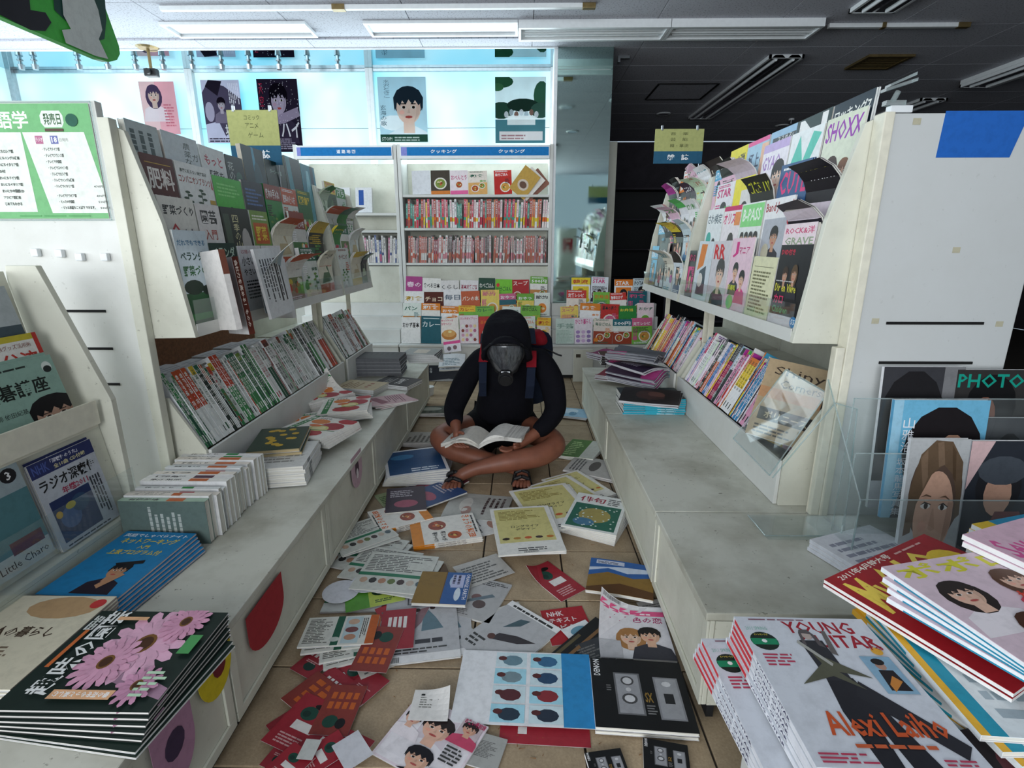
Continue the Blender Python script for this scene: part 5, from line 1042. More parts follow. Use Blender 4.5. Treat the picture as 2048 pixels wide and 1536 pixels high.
yel = [('r', 0, 0, 1, 1, 'ebeae4'), ('r', 0.06, 0.22, 0.92, 0.96, 'd9d08c'), ('t', 'ロングライフ', 0.28, 0.52, 0.72, 0.57, '2a2a2a', 'b'), ('t', 'デザイン', 0.34, 0.46, 0.66, 0.5, '2a2a2a', 'b'), ('lines', 0.12, 0.7, 0.8, 0.92, 7, '9a8a4a'), ('lines', 0.3, 0.05, 0.8, 0.12, 2, '4a4a4a')]+[('e', 0.16+0.17*k, 0.3, 0.06, 0.025, ['3a2a20', 'b88a4a', 'c8603a', '4a3a3a', 'c87a3a'][k], 8) for k in range(5)]+[('r', 0.38+0.016*k, 0.01, 0.386+0.016*k, 0.04, '202020') for k in range(14)]
ysp = ('L', 'e4dfc0', None)
for k, (bu, bv, tu, tv, lab) in enumerate([(1195, 1000, 1120, 950, 'rearmost pale yellow magazine of the fan by the right ledge'), (1180, 1018, 1095, 962, 'third pale yellow magazine of the fan from the front'), (1140, 1058, 1075, 975, 'second pale yellow magazine of the fan from the front'), (1066, 1108, 1038, 1016, 'front pale yellow magazine with small food pictures')]):
    floor_mag(bu, bv, tu, tv, 0.72, 0.006, yel, lab, z=0.001+0.013*k, n=2 if k else 3, spine=ysp, fan=(0.008, 0.006, -3), copies_label=lab+' pile', bend=wave(9, 0.003, 0.5*k))
grn = [('r', 0, 0, 1, 1, 'e8ebe8'), ('r', 0.06, 0.05, 0.94, 0.7, '2f6a58'), ('e', 0.5, 0.4, 0.3, 0.2, 'a89a5a'), ('e', 0.35, 0.2, 0.2, 0.1, '4a7a9a'), ('t', '俳句', 0.1, 0.76, 0.6, 0.92, 'a83a4a', 'b'), ('lines', 0.65, 0.75, 0.95, 0.95, 4, '5a5a5a')]+[('e', random.Random(i).random()*0.8+0.1, 0.08+0.55*random.Random(i+50).random(), 0.02, 0.015, 'dce8e0', 6) for i in range(30)]
floor_mag(1176, 1060, 1206, 992, 0.72, 0.008, grn, 'green patterned magazine topping the pile by the right ledge', n=6, spine=('R', 'e6e4e0', None), fan=(0.004, 0.002, -1.5), copies_label='green patterned magazines by the right ledge')
redf = [('r', 0, 0, 1, 1, 'a02c38'), ('e', 0.45, 0.68, 0.2, 0.13, '1f4a3e'), ('e', 0.6, 0.84, 0.16, 0.05, '141414'), ('e', 0.4, 0.66, 0.09, 0.06, '18352e'), ('r', 0.3, 0.36, 0.8, 0.52, 'e9e6e2'), ('lines', 0.2, 0.08, 0.8, 0.28, 4, 'd8a8a8')]
FR = dict(cat='leaflet', name='leaflet')
floor_mag(1148, 1190, 1072, 1132, 0.55, 0.0015, redf, 'single red leaflet lying alone on the beige tiles', bend=curl(0.6, -1, 0.2, 0.2), **FR)
book_a = [('r', 0, 0, 1, 1, '8a6a30'), ('p', [(0, 0.45), (0.3, 0.6), (0.7, 0.5), (1, 0.62), (1, 1), (0, 1)], '2f5fa0'), ('p', [(0, 0.6), (0.3, 0.72), (0.6, 0.62), (1, 0.75), (1, 0.85), (0.5, 0.8), (0, 0.7)], 'c8d4e4'), ('r', 0.1, 0.84, 0.55, 0.96, 'c8cfe0'), ('p', [(0, 0.1), (0.5, 0.3), (1, 0.2), (1, 0), (0, 0)], '5a3a1c'), ('lines', 0.12, 0.86, 0.5, 0.94, 2, '5a5a6a')]
floor_mag(1238, 1192, 1243, 1126, 1.15, 0.012, book_a, 'landscape photo book lying by the right ledge', cat='book', name='photo_book', bend=wave(12, 0.004, 2), z=0.018)
book_b = [('r', 0, 0, 1, 1, '6a4a20'), ('p', [(0.0, 0), (1, 0), (1, 0.5), (0, 0.5)], '8a6a2a'), ('r', 0, 0.52, 1, 1, '2a5a9a'), ('e', 0.3, 0.7, 0.2, 0.1, 'b8cce0'), ('e', 0.7, 0.8, 0.2, 0.06, 'd8e4ee'), ('t', 'ORANGE EARTH', 0.05, 0.9, 0.85, 0.98, 'e8e8f0', 'bd'[0]), ('r', 0.08, 0.64, 0.5, 0.88, 'b9bfe0'), ('lines', 0.1, 0.66, 0.45, 0.85, 2, '3a3a5a')]
floor_mag(834, 1172, 938, 1176, 0.95, 0.012, book_b, 'brown and blue landscape photo book in the middle of the litter', cat='book', name='photo_book', z=0.016)
floor_mag(843, 1162, 900, 1150, 1.5, 0.008, [('r', 0, 0, 1, 1, '5a3d1c'), ('p', [(0, 0), (1, 0.2), (1, 0.6), (0, 0.4)], '8a6430')], 'brown photo book under the landscape photo book', cat='book', name='photo_book', z=0.006)
cpl = [('r', 0, 0, 1, 1, 'dcdade'), ('r', 0, 0.92, 1, 1, 'f2f2f4'), ('r', 0, 0.8, 1, 0.9, 'e05a8a'), ('t', 'なごみ色の恋', 0.08, 0.66, 0.95, 0.78, 'a83a6a', 'b'), ('lines', 0.1, 0.82, 0.9, 0.88, 1, 'f8e8ee')]+person_art(0.45, 0.38, 0.3, 'a87848', 'e2bfa6', 'd8d8dc', True)+person_art(0.72, 0.42, 0.28, '1a1614', 'd8ae92', '3a3a42')+[('r', 0, 0, 0.3, 0.3, 'b8b8bc')]+[('r', 0.05+0.02*k, 0.93, 0.058+0.02*k, 0.985, '202020') for k in range(16)]
floor_mag(1278, 1318, 1255, 1212, 0.95, 0.007, cpl, 'pink and grey magazine with a couple beside the right ledge', n=2, bend=curl(0.5, -1, 0.28, 0.1), copies_label='pink and grey couple magazines')
nhk = [('r', 0, 0, 1, 1, 'a8242e'), ('t', 'NHK', 0.12, 0.78, 0.5, 0.92, 'f0e4e4', 'b'), ('t', 'テキスト', 0.12, 0.58, 0.75, 0.72, 'f0e4e4', 'b'), ('t', 'ナビ 2011', 0.12, 0.38, 0.9, 0.52, 'f0e4e4', 'b')]
floor_mag(1150, 1285, 1122, 1216, 0.9, 0.002, nhk, 'red text guide leaflet with white 2011 lettering', z=0.001, **FR)
gry = [('r', 0, 0, 1, 1, 'b9babd'), ('t', 'Light', 0.3, 0.82, 0.75, 0.98, '5a5a5e'), ('p', [(0.3, 0.35), (0.5, 0.55), (0.62, 0.8), (0.5, 0.78), (0.35, 0.6)], '8a6a70'), ('p', [(0.5, 0.42), (0.8, 0.44), (0.7, 0.62), (0.6, 0.75), (0.52, 0.6)], '5f7a86'), ('e', 0.45, 0.76, 0.04, 0.03, '3a2c2c'), ('e', 0.66, 0.78, 0.04, 0.03, '3a2c2c'), ('r', 0.42, 0.24, 0.62, 0.3, '3a3a40'), ('r', 0.64, 0.24, 0.78, 0.3, '3a3a40'), ('r', 0, 0, 1, 0.1, 'e8e8e8'), ('lines', 0.1, 0.12, 0.9, 0.2, 2, '4a4a4a')]+[('r', 0.04+0.012*k, 0.01, 0.046+0.012*k, 0.08, '202020') for k in range(16)]
floor_mag(842, 1322, 843, 1192, 0.78, 0.005, gry, 'grey magazine with dancing couple in the middle of the litter', z=0.006, n=1)
floor_mag(893, 1312, 892, 1196, 0.6, 0.005, gry, 'grey dancing couple magazine under the first one', z=0.001, n=1)
bars = [('r', 0, 0, 1, 1, 'b4b4b4'), ('lines', 0.05, 0.84, 0.95, 0.97, 3, '3a3a3a'), ('e', 0.4, 0.5, 0.12, 0.08, '7a5a5a'), ('e', 0.55, 0.35, 0.15, 0.1, '5a4a48'), ('p', [(0.2, 0.3), (0.8, 0.6), (0.7, 0.65), (0.15, 0.35)], '6a7a84'), ('lines', 0.1, 0.05, 0.5, 0.2, 4, '7a7a7a')]
floor_mag(935, 1235, 985, 1160, 0.72, 0.006, bars, 'grey flyer magazine below the brown and blue photo book')
sil = [('r', 0, 0, 1, 1, 'b9babc'), ('p', [(0.3, 0.55), (0.5, 0.7), (0.55, 0.85), (0.4, 0.8)], '4a6068'), ('p', [(0.3, 0.3), (0.7, 0.45), (0.9, 0.6), (0.6, 0.55), (0.35, 0.45)], '3a3438'), ('e', 0.3, 0.35, 0.06, 0.05, '5a3a34'), ('r', 0, 0.9, 1, 1, 'eeeeee'), ('lines', 0.1, 0.92, 0.9, 0.99, 1, '303030'), ('lines', 0.05, 0.1, 0.3, 0.3, 3, '3a3a3a')]
floor_mag(960, 1318, 1072, 1228, 0.8, 0.006, sil, 'silver magazine with leaping figures beside the blue folder')
folder = [('r', 0, 0, 1, 1, 'e9ebee'), ('r', 0.78, 0, 1, 1, '2f8ac4')]
for i in range(4):
    for j in range(2):
        u0 = 0.27+0.27*j; v1 = 0.98-0.245*i
        folder += [('r', u0, v1-0.22, u0+0.24, v1, 'a8dcec' if (i+j) % 2 else 'd0e4ea'), ('e', u0+0.13, v1-0.12, 0.08, 0.08, ['6a8a98', '3a6a90', '7a9098', '2a4a6a', '5a2a30', '8a3038', '2a3a4a', '2a3444'][i*2+j], 10), ('e', u0+0.05, v1-0.09, 0.035, 0.035, '5a2a2a', 8)]
floor_mag(1045, 1452, 1052, 1305, 1.5, 0.0018, folder, 'white and blue folder printed with rows of people seen from above', z=0.008, cat='folder', name='folder', bend=wave(5, 0.002, 0))
floor_mag(1150, 1290, 1200, 1268, 1.6, 0.0015, [('r', 0, 0, 1, 1, 'e6eaec')]+[('e', 0.2+0.3*k, 0.5, 0.12, 0.3, ['6a98ac', '3a7aa0', '8ab4c0'][k]) for k in range(3)], 'pale blue sheet of small people behind the folder', z=0.006, **FR)
floor_mag(1000, 1460, 1180, 1470, 0.3, 0.0015, [('r', 0, 0, 1, 1, 'a02c38'), ('r', 0.3, 0.2, 0.6, 0.3, 'e9e6e2')], 'red leaflet peeping out from under the blue folder', z=0.001, **FR)
amp = [('r', 0, 0, 1, 1, '17181a'), ('t', 'DENON', 0.03, 0.72, 0.1, 0.98, 'f2f2f2', 'bw'), ('r', 0.24, 0.18, 0.52, 0.78, '6c6d70'), ('r', 0.26, 0.2, 0.5, 0.76, '9b9ca0'), ('e', 0.38, 0.66, 0.07, 0.07, '4a4a4c'), ('e', 0.38, 0.66, 0.05, 0.05, 'c8c8ca'), ('e', 0.38, 0.4, 0.08, 0.075, '48484a'), ('e', 0.38, 0.4, 0.055, 0.05, 'd0d0d2'), ('e', 0.38, 0.53, 0.03, 0.03, 'c8c8ca', 8), ('r', 0.66, 0.14, 0.92, 0.74, '85868a'), ('r', 0.68, 0.16, 0.9, 0.72, '9b9ca0'), ('r', 0.74, 0.36, 0.84, 0.5, '26272a'), ('e', 0.79, 0.64, 0.05, 0.04, 'd0d0d2', 8), ('t', 'SX', 0.54, 0.36, 0.62, 0.5, '9a7a3a', 'b'), ('lines', 0.54, 0.2, 0.64, 0.34, 4, '7a7a7a'), ('lines', 0.15, 0.5, 0.22, 0.6, 3, '6a6a6a')]
asp_ = ('L', 'e8e6e2', None)
floor_mag(1295, 1462, 1268, 1322, 1.12, 0.011, amp, 'black audio magazine with two silver amplifiers beside the right ledge', n=2, copies_label='black audio magazines by the right ledge', bend=wave(4, 0.002, 2), back=None)
floor_mag(1140, 1352, 1240, 1262, 0.75, 0.01, [('r', 0, 0, 1, 1, '1a1b1d'), ('r', 0.04, 0.05, 0.1, 0.6, '5a5038'), ('lines', 0.3, 0.2, 0.9, 0.7, 6, '4a4a4c'), ('r', 0.2, 0.1, 0.26, 0.9, '7a5a3a')], 'black magazine slanting out from behind the amplifier magazine', z=0.002)
floor_mag(1225, 1560, 1205, 1500, 1.2, 0.01, amp, 'black audio magazine cut by the bottom edge, left one', z=0.002)
floor_mag(1335, 1545, 1330, 1482, 1.3, 0.01, amp, 'black audio magazine cut by the bottom edge, right one', z=0.006)
wom = [('r', 0, 0, 1, 1, 'e9dde4'), ('r', 0.03, 0.03, 0.97, 0.97, 'eeeaee'), ('r', 0.28, 0.3, 0.68, 0.98, 'd8cdd4')]+person_art(0.48, 0.66, 0.36, '241a1a', 'e6b8a0', 'e8e4e8')+person_art(0.15, 0.66, 0.2, '2a2020', 'e6b8a0', 'f0e8ec')+person_art(0.5, 0.2, 0.3, '15121a', 'deb096', '1a1a1e')+[('r', 0.7, 0.6, 0.97, 0.96, 'c8b8bc')]+person_art(0.83, 0.84, 0.18, '2a1c1c', 'dcaa90', 'c84a6a')+[('t', 'お笑い最前線', 0.72, 0.9, 0.99, 0.98, 'b83060', 'b'), ('r', 0.68, 0.02, 0.95, 0.16, 'c23a5a'), ('lines', 0.7, 0.3, 0.95, 0.55, 5, '3a3a3a'), ('lines', 0.7, 0.04, 0.93, 0.14, 2, 'f0d040')]
floor_mag(815, 1545, 905, 1420, 1.15, 0.004, wom, 'glossy flyer with several women at the bottom of the picture', z=0.006)
floor_mag(960, 1535, 985, 1470, 0.9, 0.004, [('r', 0, 0, 1, 1, 'a9aaa6'), ('lines', 0.15, 0.3, 0.8, 0.8, 12, '6a6a68')], 'grey text page beside the flyer with women', z=0.002)
floor_mag(855, 1440, 868, 1380, 1.1, 0.002, [('r', 0, 0, 1, 1, 'e6e4e0'), ('lines', 0.2, 0.4, 0.9, 0.8, 5, '8a8a84'), ('r', 0.2, 0.8, 0.3, 0.9, '202020')], 'white curled slip above the flyer with women', z=0.012, bend=curl(0.5, 1, 0.15, 0.0), **FR)
# red leaflets cluster, left
for i, (bu, bv, tu, tv, a_) in enumerate([(640, 1380, 740, 1330, 0.7), (600, 1420, 690, 1350, 0.75), (690, 1440, 600, 1370, 0.6), (560, 1500, 650, 1400, 0.8), (720, 1520, 620, 1470, 0.7), (655, 1470, 700, 1370, 0.65), (600, 1536, 690, 1480, 0.7), (790, 1300, 800, 1220, 0.6), (775, 1255, 735, 1345, 0.6), (545, 1560, 610, 1500, 0.9)]):
    art = [redf, [('r', 0, 0, 1, 1, '9a2c38')]+[('r', 0.2+0.15*k, 0.5, 0.3+0.15*k, 0.8, 'e6e2de') for k in range(4)], [('r', 0, 0, 1, 1, '8a3a34')]+[('r', 0.15+0.2*(k % 4), 0.5+0.2*(k//4), 0.28+0.2*(k % 4), 0.64+0.2*(k//4), 'c8632c') for k in range(8)]+[('e', 0.4, 0.25, 0.2, 0.12, '1f4a3e'), ('e', 0.68, 0.22, 0.13, 0.1, '16161a')]][i % 3]
    floor_mag(bu, bv, tu, tv, a_, 0.0015, art, ['red leaflet with dark green disc', 'red leaflet with white bars', 'red leaflet with orange squares'][i % 3]+', '+['beside the grey magazines', 'third from the left ledge', 'in the middle of the red heap', 'at the foot of the left ledge', 'next to the flyer with women', 'topmost of the red heap', 'at the bottom of the red heap', 'under the grey dancing magazine', 'beside the orange striped magazine', 'cut by the bottom edge'][i], z=0.001+0.0022*i, bend=wave(8, 0.002, i), group='red leaflets heaped on the left of the floor', **FR)
floor_mag(720, 1525, 690, 1475, 0.8, 0.001, [('r', 0, 0, 1, 1, 'd5d6dc')], 'blank white card on the red leaflets', z=0.03, **FR)
floor_mag(608, 1518, 628, 1478, 0.75, 0.001, [('r', 0, 0, 1, 1, 'cdd0cc')], 'grey white card on the red leaflets near the ledge', z=0.03, **FR)
hawk = [('r', 0, 0, 1, 1, 'd9dad2'), ('r', 0.42, 0, 0.52, 1, '1f5a44'), ('e', 0.46, 0.2, 0.07, 0.08, 'c8d0c8'), ('lines', 0.04, 0.1, 0.38, 0.95, 16, '6a6a62'), ('r', 0.55, 0.05, 0.78, 0.95, 'b8ccd0'), ('e', 0.66, 0.25, 0.08, 0.1, 'b88a70'), ('e', 0.66, 0.5, 0.09, 0.1, '7a4a4a'), ('e', 0.66, 0.78, 0.08, 0.1, 'c8a890'), ('r', 0.88, 0, 1, 1, 'c0602a'), ('lines', 0.79, 0.1, 0.87, 0.9, 3, '4a4a4a', 1)]
for i, (bu, bv, tu, tv, lab) in enumerate([(740, 1310, 730, 1250, 'lower'), (690, 1290, 700, 1232, 'upper')]):
    floor_mag(bu-20, bv, tu-10, tv, 1.75, 0.006, hawk, '%s text magazine with green band and orange edge by the left ledge' % lab, z=0.004+0.012*i, n=2, fan=(0.01, -0.01, 5), copies_label='%s green banded text magazines' % lab)
floor_mag(700, 1222, 722, 1165, 1.3, 0.006, [('r', 0, 0, 1, 1, 'ccd0cc'), ('r', 0, 0.3, 1, 0.5, '2f6a4c'), ('lines', 0.05, 0.6, 0.95, 0.95, 6, '5a5a5a')], 'pale magazine under the white discs', z=0.002)
gy = [('r', 0, 0, 1, 1, 'b9cc5a'), ('r', 0, 0, 0.4, 1, '5a9a3a'), ('e', 0.6, 0.6, 0.14, 0.16, '24402a'), ('e', 0.62, 0.62, 0.1, 0.11, 'e8e8d0'), ('lines', 0.5, 0.15, 0.9, 0.3, 2, '3a5a3a')]
floor_mag(752, 1212, 745, 1168, 1.55, 0.0015, gy, 'yellow green card with dark moon beside the white discs', z=0.012, **FR)
def disc(u, v, r, z, label):
    p = pz(u, v, z); o = obj('paper_disc', MB().tube((0, 0, 0), (0, 0, 0.0015), r, r, 28, 'd9dbe2'), 'matte', None, Matrix.Translation(p)); tag(o, label, 'disc', 'white paper discs')
disc(682, 1183, 0.062, 0.016, 'white paper disc nearest the left ledge'); disc(735, 1165, 0.057, 0.02, 'white paper disc overlapping the other one')
tx = [('r', 0, 0, 1, 1, 'd2d4cc'), ('r', 0, 0.36, 1, 0.44, '2f7a5a'), ('lines', 0.05, 0.5, 0.95, 0.95, 10, '6a6a66')]+[('e', 0.12+0.13*k, 0.24, 0.055, 0.07, ['c8a890', '3a3a3a', 'b88a70', '6a7a4a', '4a3a3a', 'c8b8a8', '5a6a70'][k], 8) for k in range(7)]
for i, (bu, bv, tu, tv, lab) in enumerate([(700, 1140, 760, 1075, 'rear'), (735, 1165, 790, 1100, 'middle'), (770, 1185, 812, 1110, 'front'), (745, 1090, 700, 1050, 'farthest')]):
    floor_mag(bu, bv, tu, tv, 1.15, 0.004, tx, '%s fanned text magazine with green stripe by the left ledge' % lab, z=0.001+0.006*i, n=2, fan=(0.012, -0.006, -6), copies_label='%s fanned green striped magazines' % lab, bend=wave(9, 0.003, i))
# piles beside the person
blu = [('r', 0, 0, 1, 1, 'e2e2e4'), ('r', 0.05, 0.05, 0.95, 0.95, '1f4a78'), ('e', 0.3, 0.7, 0.2, 0.1, '3a7aa8'), ('lines', 0.4, 0.1, 0.9, 0.25, 2, 'd8e0ea')]
floor_mag(838, 950, 824, 902, 0.95, 0.008, blu, 'dark blue covered magazine topping the pile left of the person', n=7, spine=('R', 'dcdcdc', None), fan=(0.004, -0.002, -3), copies_label='grey edged magazines left of the person', bend=wave(7, 0.006, 1))
for i, (u, v, a_, c_) in enumerate([(868, 955, -38, '4a3a5a'), (880, 965, -34, '7a3a4a'), (872, 985, -48, '2f4a7a'), (812, 1000, 12, '3a2a3a')]):
    p = pz(u, v, 0.03); ms = mag_mesh(0.18, 0.24, 0.008, [('r', 0, 0, 1, 1, c_), ('lines', 0.1, 0.6, 0.9, 0.9, 4, 'b8b0b8'), ('e', 0.5, 0.3, 0.3, 0.15, 'a8546a')], ('L', 'd8d4d4', None))
    put(ms, flat_frame(p.x, p.y, 0.002+0.009*i, a_, 0, 0), ['purple magazine wedged between the pile and the left foot', 'maroon magazine wedged beside the left foot', 'blue magazine lying in front of the left foot', 'dark magazine in front of the blue covered pile'][i], group='magazines around the left foot')
floor_mag(790, 1008, 770, 985, 0.8, 0.002, [('r', 0, 0, 1, 1, 'a8b48a'), ('lines', 0.1, 0.2, 0.9, 0.8, 5, '4a6a3a')], 'small green slip at the foot of the left ledge', **FR)
for i, (u, v, a_, art, lab, n) in enumerate([(1165, 900, -30, [('r', 0, 0, 1, 1, '4f7a3a'), ('r', 0.6, 0, 1, 1, 'c8ccc4'), ('lines', 0.1, 0.1, 0.5, 0.9, 8, 'a8c888')], 'green magazine beside the right knee', 3), (1190, 935, 60, [('r', 0, 0, 1, 1, 'b4b2ae'), ('e', 0.5, 0.5, 0.3, 0.1, '5a5654'), ('lines', 0.1, 0.7, 0.9, 0.95, 4, '5a5a5a')], 'grey magazine behind the yellow fan', 2), (1140, 825, 70, [('r', 0, 0, 1, 1, '9cc4dc'), ('e', 0.6, 0.5, 0.3, 0.2, 'cfe4f0'), ('e', 0.3, 0.4, 0.2, 0.1, '6a9ab8')], 'pale blue magazine on the floor behind the right arm', 2), (860, 822, 88, [('r', 0, 0, 1, 1, '5a6458'), ('e', 0.6, 0.5, 0.25, 0.3, 'b0b4a8'), ('lines', 0.1, 0.1, 0.4, 0.9, 5, '3a4438')], 'dark green crumpled magazine behind the left knee', 3), (850, 880, 80, [('r', 0, 0, 1, 1, 'a8a49c'), ('lines', 0.1, 0.1, 0.9, 0.9, 8, '5a5650')], 'grey magazine bundle beside the left knee', 4)]):
    p = pz(u, v, 0.02); ms = mag_mesh(0.21, 0.28, 0.007, art, ('L', 'd8d4d0', None), bend=wave(12, 0.006, i), cuts=(6, 4))
    for k in range(n): put(ms, flat_frame(p.x, p.y, 0.001+0.008*k, a_+3*k), lab if k == n-1 else '%s copy under the %s' % (nth(n-k), lab), group='pile: '+lab)
# things at the foot of the end cabinet
p = pz(905, 757, 0)
ms = mag_mesh(0.36, 0.14, 0.012, [('r', 0, 0, 1, 1, '2a2c34'), ('t', '古寺', 0.03, 0.5, 0.09, 0.85, 'e0e0e0', 'v'), ('p', [(0, 0), (1, 0), (0.5, 0.15)], '9a9a9a')], ('L', '5a5a60', None))
put(ms, frame((p.x-0.02, 4.5, 0.002), (1, 0, 0), (0, 0.35, 1)) @ Matrix.Translation((0, 0.07, 0)), 'dark book propped against the end cabinet', 'book', None, 'book')
for i, (u, v, w, col, lab) in enumerate([(905, 735, 0.2, 'c9cdd0', 'grey crumpled magazine on top of the dark propped book'), (905, 712, 0.22, 'd8dadb', 'white magazine slumped against the end cabinet')]):
    p = py(u, v, 4.5-0.02*i); ms = mag_mesh(w, 0.16, 0.012, [('r', 0, 0, 1, 1, col), ('lines', 0.1, 0.1, 0.9, 0.7, 5, '7a8a90')], ('L', col, None), bend=wave(20, 0.006, i), cuts=(6, 2))
    put(ms, Matrix.Translation((p.x, 4.45, 0.16+0.03*i)) @ Matrix.Rotation(R(30), 4, 'X'), lab)
p = py(905, 690, 4.58); ms = mag_mesh(0.15, 0.1, 0.004, [('r', 0, 0, 1, 1, 'f0eaee'), ('r', 0, 0.75, 1, 1, 'e85a9a'), ('e', 0.3, 0.35, 0.12, 0.2, '7a6a70'), ('e', 0.65, 0.4, 0.12, 0.2, '8a6a70')], ('L', 'f0f0f0', None))
put(ms, Matrix.Translation((p.x, 4.57, 0.3)) @ Matrix.Rotation(R(65), 4, 'X') @ Matrix.Rotation(R(8), 4, 'Z'), 'small white card with pink heading hanging over the end cabinet edge', 'card', None, 'card')
p = pz(858, 790, 0); o = obj('paper_cup', MB().tube((0, 0, 0), (0, 0, 0.07), 0.035, 0.045, 14, 'e4e6e4'), 'matte', None, Matrix.Translation((p.x, p.y, 0.001))); tag(o, 'small white tub on the floor at the end of the left ledge', 'tub')

# ----- piles on the left ledge -----
def pile(x, y, z, ang, w, h, t, n, art, label, cl, spine=('L', 'e8e8e8', None), fan=(0, 0, 0), jit=0.003, bend=None, cuts=(6, 6), back=None, page='e9e6dc', cat='magazine', name='magazine', tilt=0):
    r = random.Random(int(x*1000+y*777)); FH[0] = h
    ms = mag_mesh(w, h, t, art, spine, back=back, bend=bend, cuts=cuts if bend else (1, 1), page=page)
    for k in range(n):   # k = 0 topmost
        m = flat_frame(x+fan[0]*k+r.uniform(-jit, jit), y+fan[1]*k+r.uniform(-jit, jit), z+(n-1-k)*(t+0.0006), ang+fan[2]*k+r.uniform(-1, 1)*jit*300, 0, tilt)
        L = label if k == 0 else '%s from the top in the pile of %s' % (nth(k+1), cl)
        put(ms, m, ' '.join(L.split()[:16]), cat, 'pile of '+cl, name)
gerb = [('r', 0, 0, 1, 1, '1d2b27'), ('p', [(0.3, 0.55), (0.45, 0.5), (0.2, 0.0), (0.1, 0.0)], 'a8849a')]+flower_art(0.62, 0.42, 0.3, 'eab6cf')+flower_art(0.42, 0.56, 0.2, 'e3a9c4', rot=0.2)+flower_art(0.86, 0.25, 0.17, 'dca0bc', rot=0.1)+flower_art(0.2, 0.2, 0.14, 'd49ab8', n=12)+[('t', '趣味の園芸', 0.1, 0.72, 0.97, 0.88, 'eef0ee', 'b'), ('r', 0.35, 0.9, 0.75, 0.93, 'd0703a'), ('r', 0.07, 0.3, 0.15, 0.7, 'eab68a'), ('t', '春の花をもっと楽しむ', 0.085, 0.32, 0.135, 0.68, 'ffffff', 'bw'), ('r', 0.86, 0.55, 0.9, 0.78, 'eab68a'), ('lines', 0.74, 0.86, 0.97, 0.97, 4, 'dcdcdc'), ('r', 0.5, 0.03, 0.7, 0.12, '4f9a5a'), ('t', 'NHK', 0.74, 0.9, 0.9, 0.95, 'c8d0c8'), ('lines', 0.1, 0.04, 0.35, 0.2, 5, 'bfe0c0', 1)]
pile(-0.804, 0.875, 0.325, 90, 0.262, 0.29, 0.0078, 5, gerb, 'black magazine with pink gerberas topping the near left pile', 'black gerbera magazines', spine=('R', 'd8d8da', [('r', 0, 0, 0.2, 1, '24332e'), ('t', '園芸', 0.3, 0.2, 0.5, 0.8, '2f8a45', 'b')]), fan=(0.002, -0.004, -0.8), jit=0.0015, back=[('r', 0, 0, 1, 1, '1a2220')], page='d9d6d2')
pile(-0.79, 0.85, 0.312, 84, 0.265, 0.285, 0.005, 2, [('r', 0, 0, 1, 1, '20302a')], 'slanted dark magazine at the foot of the gerbera pile', 'dark magazines under the gerbera pile', spine=('R', 'dfe3df', None), fan=(0.004, -0.004, -2))
bl = [('r', 0, 0, 1, 1, '1f7fb4'), ('t', '英語でしゃべらナイト', 0.05, 0.9, 0.95, 0.96, 'e8f0f4', 'b'), ('t', 'ネットワーキング', 0.12, 0.78, 0.9, 0.88, 'e0c83a', 'b'), ('t', '入門', 0.45, 0.7, 0.6, 0.76, 'e0c83a', 'b'), ('t', '上級プログラム付', 0.15, 0.6, 0.85, 0.68, 'e0c83a', 'b')]+person_art(0.6, 0.36, 0.22, '16161a', 'b98a68', '241c2a')+[('p', [(0.45, 0.46), (0.78, 0.52), (0.8, 0.47), (0.5, 0.42)], '16161a'), ('p', [(0.62, 0.1), (0.75, 0.3), (0.66, 0.33), (0.55, 0.14)], 'b98a68')]
pile(-1.055, 1.215, 0.312, -3, 0.21, 0.29, 0.007, 6, bl, 'blue English conversation magazine topping the left pile', 'blue English conversation magazines', spine=('R', 'c9b8b8', [('r', 0, 0, 1, 0.2, '1f6fa4')]), fan=(0.006, -0.004, -0.6), jit=0.001)
cr = [('r', 0, 0, 1, 1, 'd6cfb8'), ('e', 0.6, 0.85, 0.35, 0.14, 'b99870'), ('t', '大人の暮らし', 0.1, 0.5, 0.8, 0.62, '4a3a2c', 'b'), ('lines', 0.1, 0.1, 0.8, 0.42, 8, '7a6a58'), ('r', 0.1, 0.03, 0.3, 0.07, '3a78b0'), ('e', 0.9, 0.9, 0.07, 0.06, 'c23a3a')]
pile(-1.068, 0.925, 0.312, 0, 0.23, 0.27, 0.007, 7, cr, 'cream magazine topping the pile between the blue and flower piles', 'cream lifestyle magazines', spine=('R', 'a89a92', None), fan=(0.0006, -0.001, -0.1), jit=0.001)
